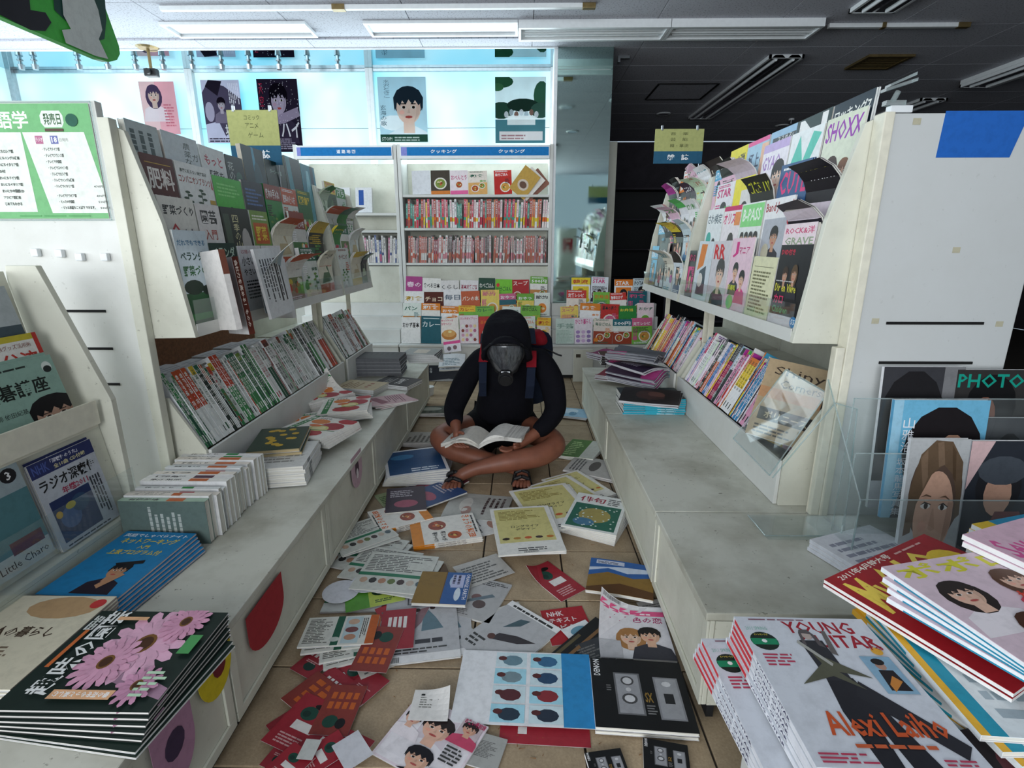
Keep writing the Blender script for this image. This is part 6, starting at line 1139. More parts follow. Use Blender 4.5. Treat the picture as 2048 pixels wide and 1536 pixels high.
# books standing on their fore-edges, spines up
r = random.Random(77); y = 1.375; x = -1.045
for i in range(15):
    t = r.uniform(0.014, 0.026); w = r.uniform(0.13, 0.15); h = r.uniform(0.25, 0.28)
    col = 'a9c4ae' if i == 0 else r.choice(['eceae6', 'e6e4e0', 'f0eee8', 'dfe2e0', 'e8e0d4']); acc = r.choice(['c86a3a', '2f8a45', '5a3a4a', 'b8283a', '6a8a9a'])
    ms = mag_mesh(w, h, t, [('r', 0, 0, 1, 1, '5f6f68' if i == 0 else 'd8dcd8'), ('lines', 0.1, 0.2, 0.9, 0.8, 6, 'c8d0cc'), ('e', 0.3, 0.7, 0.12, 0.1, '8a9a94')], ('L', col, [('t', r.choice(GARDEN['words']), 0.1, 0.25, 0.45, 0.75, '4a4a4a', 'b'), ('r', 0.55, 0.1, 0.55+r.uniform(0.1, 0.3), 0.9, acc)]), back=[('r', 0, 0, 1, 1, '5a6a66' if i == 0 else 'd8d8d8'), ('lines', 0.1, 0.3, 0.9, 0.7, 6, 'a8b0ac')])
    m = frame((x, y+t/2, LZ+0.002), (0, 0, -1), (-1, 0, 0.0)) @ Matrix.Translation((-w/2, 0, -t/2)) @ Matrix.Translation((0, 0, 0))
    m = Matrix.Translation((x, y+t/2, LZ+0.001)) @ frame((0, 0, w/2), (0, 0, -1), (-1, 0, 0)) @ Matrix.Translation((0, 0, -t/2))
    put(ms, m, 'pale green book at the near end of the spine-up row' if i == 0 else '%s book, %s from the near end of the spine-up row' % (cname(col), nth(i+1)), 'book', 'books standing spine up on the left ledge', 'paperback'); y += t+0.0015
pile(-0.9, 1.87, 0.312, 8, 0.2, 0.26, 0.015, 5, [('r', 0, 0, 1, 1, 'dcdcd8'), ('lines', 0.1, 0.2, 0.9, 0.9, 7, '9a9a94')], 'white thick magazine topping the pile beyond the spine-up row', 'white thick magazines beyond the spine-up row', spine=('R', 'e6e4e2', [('r', 0.25, 0, 0.4, 1, '8a8a8a')]), bend=wave(9, 0.003, 0))
oni = [('r', 0, 0, 1, 1, '2f4030')]+[('e', 0.2+0.6*random.Random(i).random(), 0.1+0.8*random.Random(i+9).random(), 0.08, 0.05, 'd0a830', 8) for i in range(16)]
pile(-0.96, 1.97, 0.392, 14, 0.19, 0.26, 0.014, 2, oni, 'dark book with yellow flowers on the left ledge', 'dark books with yellow flowers', page='c8b48a', cat='book', name='book')
veg = [('r', 0, 0, 1, 1, 'ece8e0'), ('p', [(0.08, 0.0), (0.2, 0.0), (0.2, 1), (0.08, 1)], '1f7a3a'), ('e', 0.55, 0.22, 0.28, 0.16, 'b8323c'), ('e', 0.75, 0.6, 0.22, 0.18, 'a82c3c'), ('e', 0.4, 0.75, 0.18, 0.12, 'e0823a'), ('e', 0.6, 0.45, 0.18, 0.14, 'd8d080'), ('e', 0.6, 0.45, 0.13, 0.1, 'e8e0a8'), ('e', 0.85, 0.9, 0.18, 0.12, 'b8323c'), ('e', 0.45, 0.55, 0.12, 0.06, 'e0702c'), ('t', 'やさいの時間', 0.1, 0.3, 0.18, 0.95, 'f0f0e8', 'bw'), ('t', '土づくり', 0.26, 0.86, 0.5, 0.96, '2a2a2a', 'b'), ('p', [(0.3, 0.3), (0.95, 0.4), (0.95, 0.42), (0.3, 0.33)], '3a7a3a')]
def veg_at(u1, v1, u2, v2, z, n, asp, lab, cl, bend=None, t=0.009):
    a = pz(u1, v1, z+n*t); b2 = pz(u2, v2, z+n*t); c = (a+b2)/2; h = (a-b2).length
    pile(c.x, c.y, z, math.degrees(math.atan2(-(b2.x-a.x), b2.y-a.y)), h*asp, h, t, n, veg, lab, cl, spine=('R', 'efece6', None), bend=bend, jit=0.004, fan=(0.002, 0.002, 1.5))
def at(u, v, z): 
    p = pz(u, v, z); return p.x, p.y
for (u, v, z, n, an, w, h, lab, cl, bd) in [(632, 858, 0.336, 5, -22, 0.27, 0.25, 'vegetable magazine with red and orange fruit topping the ledge pile', 'vegetable magazines hanging over the ledge', wave(5, 0.005, 1.0)), (588, 842, 0.312, 3, -60, 0.2, 0.26, 'vegetable magazine half under the front fruit magazine', 'lower vegetable magazines', None), (690, 812, 0.325, 5, 12, 0.24, 0.27, 'rear vegetable magazine near the beige booklet', 'rear vegetable magazines', wave(9, 0.005, 0)), (640, 790, 0.312, 7, -35, 0.22, 0.28, 'curled vegetable magazine against the left trough board', 'curled vegetable magazines', curl(0.7, -1, 0.28, 0.15))]:
    x, y = at(u, v, z+n*0.009); pile(x, y, z, an, w, h, 0.009, n, veg, lab, cl, spine=('R', 'efece6', None), bend=bd, jit=0.004, fan=(0.002, 0.002, 1.5))
x, y = at(722, 766, 0.36); pile(x, y, 0.312, 75, 0.19, 0.27, 0.012, 3, [('r', 0, 0, 1, 1, 'c8b898'), ('lines', 0.1, 0.5, 0.9, 0.9, 5, '8a6a4a'), ('e', 0.3, 0.3, 0.06, 0.05, '9a5a4a'), ('e', 0.5, 0.3, 0.06, 0.05, '9a5a4a'), ('e', 0.7, 0.3, 0.06, 0.05, '9a5a4a')], 'beige booklet on the left ledge', 'beige booklets')
x, y = at(775, 800, 0.33); pile(x, y, 0.312, -60, 0.17, 0.24, 0.006, 3, [('r', 0, 0, 1, 1, 'c9a4a8'), ('p', [(0.1, 0.1), (0.9, 0.3), (0.8, 0.5), (0.1, 0.3)], '8a4a5a'), ('lines', 0.1, 0.5, 0.9, 0.9, 7, '7a4a54')], 'pink patterned magazine at the ledge rim', 'pink patterned magazines', fan=(0.01, 0.01, 8))
x, y = at(795, 765, 0.33); pile(x, y, 0.312, 70, 0.18, 0.25, 0.008, 3, [('r', 0, 0, 1, 1, '2e2a2c'), ('t', '2200円', 0.2, 0.3, 0.8, 0.5, 'dcd8d4', 'b'), ('lines', 0.1, 0.6, 0.9, 0.85, 3, '8a8684')], 'black catalogue with white figures on the ledge', 'black catalogues', bend=wave(12, 0.003, 0))
x, y = at(755, 728, 0.38); pile(x, y, 0.312, 90, 0.22, 0.36, 0.024, 5, [('r', 0, 0, 1, 1, '3c3f44'), ('lines', 0.6, 0.1, 0.9, 0.9, 8, '2a2c30')], 'thick grey catalogue topping the far left pile', 'thick grey catalogues', spine=('L', '6a6c70', None), page='77797d', fan=(0, 0.002, 0.5), bend=wave(5, 0.004, 1))
x, y = at(845, 715, 0.33); pile(x, y, 0.312, 80, 0.2, 0.26, 0.01, 6, [('r', 0, 0, 1, 1, '9a9c98'), ('r', 0.2, 0.3, 0.8, 0.7, 'c8beb0')], 'grey magazine topping the pile at the end of the left ledge', 'grey magazines at the ledge end', page='5a5c60', fan=(0.006, 0, 4), bend=wave(12, 0.004, 0))
# papers on the shelf behind the left spines
for i in range(7):
    ms = mag_mesh(0.18, 0.2, 0.0065, [('r', 0, 0, 1, 1, 'e4e6ea'), ('lines', 0.1, 0.1, 0.9, 0.9, 6, 'b8bcc4')], ('L', 'e0e0e0', None))
    put(ms, flat_frame(-1.545, 1.88+0.19*i, 0.6155+0.007*(i % 3), 88), 'white sheaf of paper, %s from the near end of the shelf behind the spines' % nth(i+1), 'papers', 'sheaves on the shelf behind the left spines', 'paper_sheaf')

# ----- splayed magazine and brown books hanging at the front of the left rack -----
def standing(S, u, v, X, w, h, t, art, label, lean=10, yaw=0, roll=0, bend=None, cuts=(6, 6), spine=None, cat='magazine', name='magazine', back=None):
    p = px(u, v, X); m = frame(p, (0, -S, 0), (S*math.sin(R(lean)), 0, math.cos(R(lean)))) @ Matrix.Rotation(R(yaw), 4, 'Y') @ Matrix.Rotation(R(roll), 4, 'Z') @ Matrix.Translation((0, h/2, 0))
    FH[0] = h; ms = mag_mesh(w, h, t, art, spine or ('L', 'e6e6e6', None), bend=bend, cuts=cuts if bend else (1, 1), back=back)
    return put(ms, m, label, cat, None, name)
brn = [('r', 0, 0, 1, 1, '6a3022'), ('p', [(0.5, 0), (0.9, 0), (0.8, 0.8), (0.55, 0.6)], 'a8583a')]
standing(-1, 446, 660, -1.05, 0.18, 0.27, 0.022, brn, 'white backed brown book at the front of the left rack', 6, 58, spine=('L', 'e6e2de', [('r', 0, 0, 0.3, 1, '7a4a3c')]), cat='book', name='book', back=[('r', 0, 0, 1, 1, 'e6e2de')])
standing(-1, 478, 668, -1.045, 0.18, 0.275, 0.022, brn, 'brown book with white vertical title at the front of the left rack', 6, 50, spine=('L', '5a2a20', [('t', '会社力を高める！ものの', 0.04, 0.25, 0.9, 0.75, 'f0e0d4', 'b')]), cat='book', name='book')
def splay(c):
    k = max(0.0, c.x*0.7+c.y+0.02); return Vector((c.x-0.5*k*k/0.12*0.3, c.y-k*k*1.6, c.z+k*k*5.5))
wp = ('lines', 0.15, 0.1, 0.85, 0.8, 7, '5a6a70', 1)
for i in range(4):
    standing(-1, 572-3*i, 636-2*i, -1.03+0.014*i, 0.24, 0.27, 0.011, [('r', 0, 0, 1, 1, 'dfe1e2'), ('lines', 0.1, 0.2, 0.6, 0.85, 5, '4a4c50', 1), ('r', 0.62, 0.2, 0.68, 0.85, '1c1c1e'), ('r', 0.8, 0.2, 0.85, 0.85, '1c1c1e'), ('lines', 0.7, 0.2, 0.78, 0.85, 1, '2a2a2e', 1)], ['open magazine with black barred page on the left rack', 'second open magazine hanging from the left rack', 'third open magazine hanging from the left rack', 'rearmost open magazine hanging from the left rack'][i], 8, 8-2*i, -7+3*i)
standing(-1, 545, 630, -1.014, 0.2, 0.26, 0.0008, [('r', 0, 0, 1, 1, 'b4c6cc'), ('lines', 0.2, 0.3, 0.7, 0.75, 5, '7a8a90')], 'pale blue page curling forward over the open magazine on the left rack', 8, 10, -10, bend=lambda c: Vector((c.x, c.y-0.35*max(0, c.x+0.6*c.y+0.02)**2*6, c.z+0.004+5.0*max(0, -c.x*0.5+c.y+0.0)**2)), cuts=(8, 10))
# ----- piles on the right ledge -----
tq = [('r', 0, 0, 1, 1, '2e3a3c'), ('e', 0.4, 0.5, 0.3, 0.2, '4a5a58'), ('e', 0.6, 0.6, 0.2, 0.2, '7a8a84')]
a = pz(1246, 830, LZ); b2 = pz(1372, 833, LZ)
pile((a.x+b2.x)/2, a.y+0.11, 0.312, 90, 0.22, b2.x-a.x, 0.012, 7, tq, 'dark magazine topping the turquoise spined pile', 'turquoise spined magazines', spine=('L', '2fa0b8', [('r', 0.35, 0, 0.6, 1, '3ab0c8'), ('lines', 0.55, 0.3, 0.95, 0.7, 1, 'e8f4f8')]), jit=0.002)
prp = [('r', 0, 0, 1, 1, '2a1c34'), ('t', 'FRUiTS', 0.05, 0.8, 0.6, 0.95, 'e03a8a', 'b'), ('lines', 0.2, 0.3, 0.7, 0.75, 7, 'c0b8c8'), ('r', 0.85, 0, 0.9, 1, '3aa8c0')]
blk = [('r', 0, 0, 1, 1, '1a1416'), ('e', 0.5, 0.5, 0.3, 0.25, '3a2422'), ('e', 0.6, 0.4, 0.15, 0.15, '5a3a34')]
for i, (u, v, z, ang, art, lab, n, dz) in enumerate([(1300, 800, 0.40, 70, blk, 'black photo magazine drooping on the turquoise spined pile', 2, 0.01), (1285, 765, 0.40, 55, [('r', 0, 0, 1, 1, '3a2a3c'), ('r', 0, 0, 1, 0.3, 'b84a8a')], 'wavy purple magazine in the crumpled right pile', 5, 0.014), (1290, 738, 0.47, 35, prp, 'purple magazine with pink title on the crumpled right pile', 2, 0.012), (1300, 725, 0.50, 62, [('r', 0, 0, 1, 1, '5a5c62'), ('r', 0, 0.6, 0.5, 1, 'd8408a')], 'rolled grey magazine on top of the crumpled right pile', 4, 0.014), (1225, 722, 0.315, 30, [('r', 0, 0, 1, 1, '8a3a6a'), ('lines', 0.1, 0.2, 0.9, 0.8, 6, 'd8b8cc')], 'pink magazine at the rim of the right ledge', 6, 0.01), (1245, 760, 0.33, 50, [('r', 0, 0, 1, 1, '7a2a3a'), ('lines', 0.1, 0.2, 0.9, 0.8, 6, 'c8a8b0')], 'maroon magazine sliding off the right ledge pile', 4, 0.01)]):
    x, y = at(u, v, z); x = min(x, 0.68); pile(x, y, z, ang, 0.22, 0.29, dz*0.75, n, art, lab, lab+' group', spine=('R', ['c8c4cc', '3aa0b8', 'd0ccd0', '8a8c90', 'b8b0b8', 'a8a0a8'][i], None), bend=wave(16+3*i, 0.016 if i in (1, 3) else 0.009, i*1.3, 5), cuts=(10, 4), jit=0.008, page='8a8c94' if i in (1, 3) else 'c8c8cc')
x, y = at(1200, 668, 0.36); pile(x, 3.9, 0.312, 90, 0.22, 0.3, 0.012, 5, [('r', 0, 0, 1, 1, '3a302c'), ('r', 0.3, 0.4, 0.7, 0.7, '8a6a4a')], 'black magazine topping the pile beyond the right ledge', 'black magazines at the end of the aisle', spine=('L', '2a2624', [('r', 0.3, 0.1, 0.9, 0.3, 'b8703a')]))
for o_ in list(C.objects)[-0:]: pass
for i, (u, v, w, h, art, lab) in enumerate([(1283, 668, 0.34, 0.17, [('r', 0, 0, 1, 1, '20304c')]+[y_ for k in range(5) for y_ in person_art(0.14+0.18*k, 0.72, 0.2, '14161c', 'd8b8a8', '28304a')]+[('t', 'フリー告知', 0.15, 0.25, 0.8, 0.42, 'c8cc8a', 'b'), ('lines', 0.1, 0.05, 0.9, 0.2, 2, 'c8d0d8')], 'dark blue group photo magazine at the far end of the right ledge'), (1300, 690, 0.3, 0.1, [('r', 0, 0, 1, 1, '2a3a5a'), ('lines', 0.1, 0.1, 0.9, 0.8, 5, '8ac0dc')], 'blue magazine lying before the group photo magazine')]):
    p = py(u, v, 3.68-0.1*i); FH[0] = h; ms = mag_mesh(w, h, 0.01, art, ('L', '303848', None), bend=wave(5, 0.008, 0), cuts=(6, 2))
    put(ms, Matrix.Translation((p.x, 3.6-0.15*i, LZ+0.003+h*0.5*math.sin(R(60-35*i)))) @ Matrix.Rotation(R(60-35*i), 4, 'X'), lab)

# brown magazine at the near end of the right spine row, clear holder
brw = [('r', 0, 0, 1, 1, 'b09a7a'), ('p', [(0, 0.5), (1, 0.5), (1, 0.64), (0, 0.64)], 'b88a62'), ('t', 'Shiny', 0.15, 0.78, 0.95, 0.92, '3a2c22'), ('t', 'Corners', 0.3, 0.66, 0.95, 0.76, '3a2c22'), ('r', 0.1, 0.22, 0.95, 0.38, '2e2824'), ('t', 'ポリニース', 0.2, 0.25, 0.9, 0.35, 'b8a88a', 'b'), ('lines', 0.1, 0.05, 0.8, 0.18, 3, '3a3028')]
FH[0] = 0.3; ms = mag_mesh(0.21, 0.3, 0.03, brw, ('L', 'a89272', None), bend=None)
L = R(26); put(ms, frame((1.0-0.116, 1.9, 0.47), (0.80, -0.58, -0.12), (math.sin(L), 0.18, math.cos(L))) @ Matrix.Translation((0.085, 0.15, 0.0)), 'thick brown magazine at the near end of the right spine row')
t = tag(empty('acrylic_stand', (0.93, 1.52, LZ)), 'clear acrylic stand leaning against the right trough', 'holder'); th_ = 0.004
def sheet(name, pts, d): obj(name, MB().prism(pts, d, 'ffffff'), 'acryl', t, Matrix.Translation((-0.93, -1.52, -LZ)), fix=True)
def edge(pts): obj('bent_edge', MB().path(pts, 0.0022, 6), 'acryl_edge', t, Matrix.Translation((-0.93, -1.52, -LZ)))
A = [px(1480, 870, 0.84), px(1558, 968, 0.86), py(1682, 790, 1.62), py(1606, 735, 1.7)]
A = [Vector(a) for a in [(0.80, 1.86, 0.47), (0.82, 1.60, 0.44), (0.965, 1.60, 0.72), (0.95, 1.84, 0.74)]]
sheet('panel', A, (0.003, 0, 0.003)); edge(A+[A[0]])
B = [Vector((0.82, 1.58, 0.44)), Vector((0.97, 1.56, 0.70)), Vector((1.0, 1.50, 0.70)), Vector((0.985, 1.44, LZ+0.004)), Vector((0.75, 1.44, LZ+0.004)), Vector((0.75, 1.565, LZ+0.004))]
edge(B); sheet('foot', [(0.75, 1.42, LZ+0.002), (1.0, 1.42, LZ+0.002), (1.0, 1.565, LZ+0.002), (0.75, 1.565, LZ+0.002)], (0, 0, 0.003))
sheet('wing', [(0.985, 1.56, LZ+0.006), (0.985, 1.44, LZ+0.006), (1.0, 1.50, 0.70), (0.98, 1.56, 0.7)], (0.003, 0, 0))
t2 = t

# ----- clear holders with photo magazines on the near right -----
def face_art(bg, hair, skin, big=True, extra=()): return [('r', 0, 0, 1, 1, bg)]+person_art(0.52, 0.48, 0.8 if big else 0.5, hair, skin, bg, False)+list(extra)
p1 = [('r', 0, 0, 1, 1, '3a3a3e'), ('r', 0.75, 0, 1, 1, '7a7a7c')]+[('e', 0.4, 0.6, 0.42, 0.38, '1e1c1e')]+[('p', [(0.5, 0.35), (0.7, 0.4), (0.72, 0.7), (0.6, 0.72)], 'b08a78'), ('r', 0, 0, 1, 0.2, 'c8c8d0')]
p2 = [('r', 0, 0, 1, 1, '32302f'), ('e', 0.5, 0.55, 0.34, 0.4, '121112'), ('e', 0.42, 0.45, 0.16, 0.22, '8a5a48'), ('e', 0.36, 0.5, 0.03, 0.015, '141010'), ('t', 'PHOTO', 0.02, 0.78, 0.9, 0.95, '149a86', 'b')]
p3 = [('r', 0, 0, 1, 1, '6fb4d4'), ('r', 0.0, 0, 0.1, 1, '9ac8de'), ('e', 0.56, 0.55, 0.42, 0.4, '1c1719'), ('e', 0.66, 0.42, 0.22, 0.3, 'c8987c'), ('p', [(0.1, 0), (0.5, 0), (0.5, 0.5), (0.2, 0.3)], '17161a'), ('t', '山雅治', 0.12, 0.56, 0.24, 0.86, 'f0f0f4', 'v'), ('t', '坂本龍馬写真集', 0.1, 0.02, 0.2, 0.52, 'e8e8ee', 'v')]
p4 = [('r', 0, 0, 1, 1, 'b8babb'), ('e', 0.52, 0.56, 0.45, 0.4, '5a483e', 24), ('p', [(0.3, 0), (0.75, 0), (0.72, 0.3), (0.34, 0.3)], 'b98e78'), ('e', 0.53, 0.4, 0.33, 0.35, 'd0a58d', 28), ('p', [(0.72, 0.12), (0.84, 0.3), (0.86, 0.5), (0.76, 0.5), (0.74, 0.3)], 'b58b75'), ('p', [(0.06, 0.22), (0.08, 0.6), (0.2, 0.88), (0.42, 0.99), (0.7, 0.98), (0.92, 0.82), (0.98, 0.4), (0.9, 0.36), (0.87, 0.58), (0.78, 0.72), (0.6, 0.8), (0.42, 0.72), (0.3, 0.58), (0.22, 0.48), (0.18, 0.25)], '66523f'), ('p', [(0.2, 0.85), (0.3, 0.92), (0.36, 0.7), (0.3, 0.6)], '7d6652'), ('p', [(0.45, 0.97), (0.55, 0.98), (0.62, 0.8), (0.52, 0.78)], '7d6652'), ('p', [(0.7, 0.95), (0.78, 0.9), (0.84, 0.66), (0.78, 0.7)], '54412f'),
      ('e', 0.38, 0.47, 0.085, 0.024, 'e8e2dc'), ('e', 0.68, 0.46, 0.08, 0.023, 'e8e2dc'), ('e', 0.39, 0.47, 0.036, 0.026, '30221c'), ('e', 0.67, 0.46, 0.035, 0.025, '30221c'), ('p', [(0.29, 0.475), (0.36, 0.505), (0.47, 0.485), (0.47, 0.478), (0.37, 0.492)], '2a1e1a'), ('p', [(0.59, 0.475), (0.68, 0.497), (0.77, 0.465), (0.76, 0.46), (0.68, 0.485)], '2a1e1a'), ('p', [(0.28, 0.54), (0.37, 0.565), (0.46, 0.55), (0.46, 0.54), (0.37, 0.55)], '6a5040'), ('p', [(0.6, 0.54), (0.7, 0.555), (0.78, 0.525), (0.78, 0.515), (0.7, 0.54)], '6a5040'), ('p', [(0.5, 0.45), (0.53, 0.45), (0.59, 0.28), (0.53, 0.265), (0.47, 0.285)], 'bf957e'), ('e', 0.53, 0.16, 0.11, 0.022, '9e6258'), ('e', 0.53, 0.152, 0.08, 0.01, 'b87a70'), ('e', 0.36, 0.3, 0.08, 0.05, 'd4a08a')]
p5 = [('r', 0, 0, 1, 1, '2c3038'), ('e', 0.4, 0.62, 0.28, 0.26, '26262a'), ('e', 0.4, 0.56, 0.17, 0.18, 'c89c84'), ('e', 0.42, 0.76, 0.3, 0.12, '4a5058'), ('p', [(0.2, 0), (0.9, 0), (0.7, 0.42), (0.4, 0.42)], '7a4a48'), ('p', [(0, 0.6), (0.28, 1), (0, 1)], 'd9b8b8'), ('e', 0.82, 0.85, 0.16, 0.12, '6a8a6a')]
p6 = [('r', 0, 0, 1, 1, '4a4a4e'), ('e', 0.4, 0.6, 0.2, 0.25, '1a1a1c'), ('e', 0.4, 0.55, 0.1, 0.14, '8a7068')]
def front_mag(u0, u1, vt, vb, Y, art, label, spine, lean=5, t=0.012):
    a = py(u0, vb, Y); b2 = py(u1, vb, Y); w = b2.x-a.x; tp = py(u0, vt, Y+0.03); h = max(0.1, tp.z-a.z)/math.cos(R(lean))
    ms = mag_mesh(w, h, t, art, ('L', spine, None)); put(ms, frame(((a.x+b2.x)/2, Y, a.z), (1, 0.0, 0), (0, math.sin(R(lean)), math.cos(R(lean)))) @ Matrix.Translation((0, h/2, -t)), label)
    return a.z
front_mag(1735, 1890, 735, 1015, 1.49, p1, 'monochrome magazine with dark haired woman at the back of the holder', 'e6e6ea')
front_mag(1893, 2040, 738, 900, 1.505, p2, 'photo magazine with green PHOTO title in the clear holder', 'c8c8ca')
front_mag(1760, 1945, 800, 1035, 1.42, p3, 'blue photo magazine of a dark haired man in the clear holder', '5aa0c8')
front_mag(1936, 2080, 835, 1030, 1.46, p6, 'dark photo magazine behind the front row at the right edge', 'e0e0e2')
front_mag(1790, 1905, 878, 1125, 1.34, p4, 'front magazine with a large pale face in the clear holder', 'd8dade')
front_mag(1908, 2070, 882, 1120, 1.34, p5, 'front magazine of a woman in a hat in the clear holder', 'c8ccd4')
t = tag(empty('acrylic_holder', (1.2, 1.42, LZ)), 'clear acrylic step holder in front of the grey end panel', 'holder'); T = Matrix.Translation((-1.2, -1.42, -LZ))
for k, (y, z) in enumerate([(1.315, 0.5), (1.40, 0.6), (1.475, 0.74)]):
    obj('front_sheet', MB().box(0.93+0.02*k, y-0.003, LZ+0.001, 1.5, y, z), 'acryl', t, T)
    obj('bent_edge', MB().path([(0.93+0.02*k, y, LZ+0.003), (0.93+0.02*k, y, z), (1.5, y, z)], 0.002, 6), 'acryl_edge', t, T)
obj('side_sheet', MB().prism([(0.925, 1.31, LZ+0.001), (0.925, 1.31, 0.5), (0.925, 1.54, 0.78), (0.925, 1.54, LZ+0.001)], (0.003, 0, 0)), 'acryl', t, T, fix=True)
obj('bent_edge', MB().path([(0.925, 1.31, LZ+0.003), (0.925, 1.31, 0.5), (0.925, 1.54, 0.78)], 0.002, 6), 'acryl_edge', t, T)

# ----- near right piles -----
yg = [('r', 0, 0, 1, 1, 'd3d7de'), ('t', 'YOUNG', 0.34, 0.86, 0.86, 0.965, 'a31f30', 'b'), ('t', 'GUITAR', 0.4, 0.745, 0.97, 0.85, 'a31f30', 'b'),
      ('e', 0.13, 0.79, 0.1, 0.075, '1c2a24', 20), ('r', 0.035, 0.76, 0.225, 0.81, '1f8a60'), ('e', 0.13, 0.79, 0.02, 0.015, 'e8ece8', 8), ('t', 'DVD付', 0.08, 0.835, 0.18, 0.85, 'd8c84a'),
      ('lines', 0.06, 0.6, 0.28, 0.7, 4, 'b8405a'), ('t', '2011 SPRING', 0.04, 0.88, 0.2, 0.91, '8ac0b0'), ('lines', 0.1, 0.97, 0.6, 0.99, 1, '8a5a6a'),
      ('p', [(0.4, 0.52), (0.58, 0.52), (0.72, 0.0), (0.55, 0.0), (0.52, 0.25), (0.5, 0.0), (0.38, 0.0), (0.36, 0.3)], '26262c'), ('p', [(0.39, 0.8), (0.56, 0.8), (0.57, 0.5), (0.4, 0.5)], '303036'), ('p', [(0.6, 0.5), (0.98, 0.12), (0.9, 0.05), (0.52, 0.4)], '2a2a30'),
      ('e', 0.47, 0.84, 0.035, 0.035, 'b8a8a0'), ('p', [(0.42, 0.86), (0.44, 0.89), (0.5, 0.89), (0.53, 0.84), (0.55, 0.74), (0.51, 0.76), (0.505, 0.85), (0.44, 0.86), (0.425, 0.76), (0.4, 0.76)], '5a5456'),
      ('p', [(0.22, 0.47), (0.44, 0.62), (0.42, 0.69), (0.5, 0.66), (0.72, 0.52), (0.52, 0.56), (0.62, 0.44), (0.46, 0.53)], '5a5a4a'), ('p', [(0.36, 0.78), (0.38, 0.8), (0.52, 0.62), (0.5, 0.6)], 'a8a8a0'), ('p', [(0.6, 0.88), (0.63, 0.88), (0.6, 0.68), (0.56, 0.7)], '6a6462'),
      ('r', 0.74, 0.42, 0.95, 0.68, '8ab0c8'), ('p', [(0.78, 0.44), (0.92, 0.44), (0.9, 0.58), (0.8, 0.58)], '201c20'), ('e', 0.84, 0.61, 0.035, 0.03, 'b08a78'), ('e', 0.84, 0.64, 0.045, 0.025, '1a1618'), ('p', [(0.8, 0.43), (0.9, 0.5), (0.86, 0.54), (0.8, 0.48)], 'c8823a'),
      ('t', 'Alexi Laiho', 0.2, 0.16, 0.92, 0.3, 'c8562c', 'b'), ('lines', 0.3, 0.1, 0.85, 0.14, 1, 'c8603a'), ('e', 0.9, 0.72, 0.04, 0.03, 'e0a83a'), ('t', 'YG', 0.85, 0.73, 0.96, 0.76, 'a31f30', 'b'), ('lines', 0.05, 0.02, 0.4, 0.08, 3, 'b8405a'), ('lines', 0.75, 0.02, 0.98, 0.06, 2, 'b8405a')]
YS = ('L', 'dfe0e6', [('r', 0.02, 0.1, 0.3, 0.9, 'c8303a'), ('t', 'YOUNG GUITAR', 0.35, 0.2, 0.75, 0.8, '3a3a5a', 'b')])
a = pz(1603, 1249, 0.55); b2 = pz(1800, 1525, 0.55); ang = math.degrees(math.atan2(-(a.x-b2.x), a.y-b2.y)); c = (a+b2)/2; h = 0.28
pile(c.x, c.y, 0.505, ang, 0.215, 0.27, 0.009, 5, yg, 'rock guitar magazine with guitarist topping the near right pile', 'rock guitar magazines', spine=YS, fan=(-0.0015, 0.0, 0.5), jit=0.001)
pile(c.x-0.045, c.y+0.012, 0.462, ang+2, 0.215, 0.27, 0.009, 4, yg, 'second fan of rock guitar magazines peeping out on the left', 'lower rock guitar magazines', spine=YS, fan=(-0.002, 0.001, 1.0), jit=0.001)
mo = [('r', 0, 0, 1, 1, 'a02028'), ('t', 'MyO', 0.05, 0.5, 0.42, 0.92, 'f0d45a', 'b'), ('t', 'JO', 0.45, 0.56, 0.8, 0.92, 'f0d45a', 'b'), ('e', 0.82, 0.7, 0.14, 0.16, 'f0cc3a', 18), ('e', 0.82, 0.7, 0.03, 0.04, '5a3018', 8), ('t', '2011年4月特大号', 0.08, 0.93, 0.55, 0.985, 'f0e4d8', 'b'), ('e', 0.75, 0.5, 0.08, 0.08, 'c8485a'), ('e', 0.9, 0.45, 0.05, 0.05, 'd8a8a0'), ('lines', 0.6, 0.94, 0.95, 0.97, 1, 'd8a8a0')]
def upx(bu, bv, tu, tv, z):
    a = pz(bu, bv, z); b2 = pz(tu, tv, z); c = (a+b2)/2; return c.x, c.y, math.degrees(math.atan2(-(b2.x-a.x), b2.y-a.y)), (a-b2).length
pile(0.74, 0.70, 0.462, -4, 0.25, 0.3, 0.0098, 8, [('r', 0, 0, 1, 1, 'e6eef0'), ('r', 0, 0, 0.14, 1, '2a9ab4'), ('r', 0, 0, 0.05, 1, 'f0b83a'), ('lines', 0.2, 0.1, 0.9, 0.9, 8, 'a8b8c0')], 'white magazine with teal band under the idol magazines', 'teal banded magazines', spine=('L', 'e8ecee', [('r', 0, 0, 0.12, 1, 'f0b83a'), ('r', 0.12, 0, 0.5, 0.5, '2a9ab4')]), fan=(0.004, -0.004, 5), bend=wave(6, 0.003, 2), jit=0.003)
FH[0] = 0.28
ms = mag_mesh(0.30, 0.28, 0.007, mo, ('L', 'e8e4e0', None), bend=wave(7, 0.002, 1.2), cuts=(8, 3))
xa = Vector((0.27, 0.126, 0.02)).normalized(); yd = Vector((0.42, -0.9, 0.0))
for k in range(2):
    put(ms, frame(Vector((0.565, 0.855, 0.563-0.009*k)), xa, -yd) @ Matrix.Translation((0.15, -0.14, 0)), ['red magazine with big yellow title letters', 'second red magazine under the yellow titled one'][k], group='red magazines with yellow title')
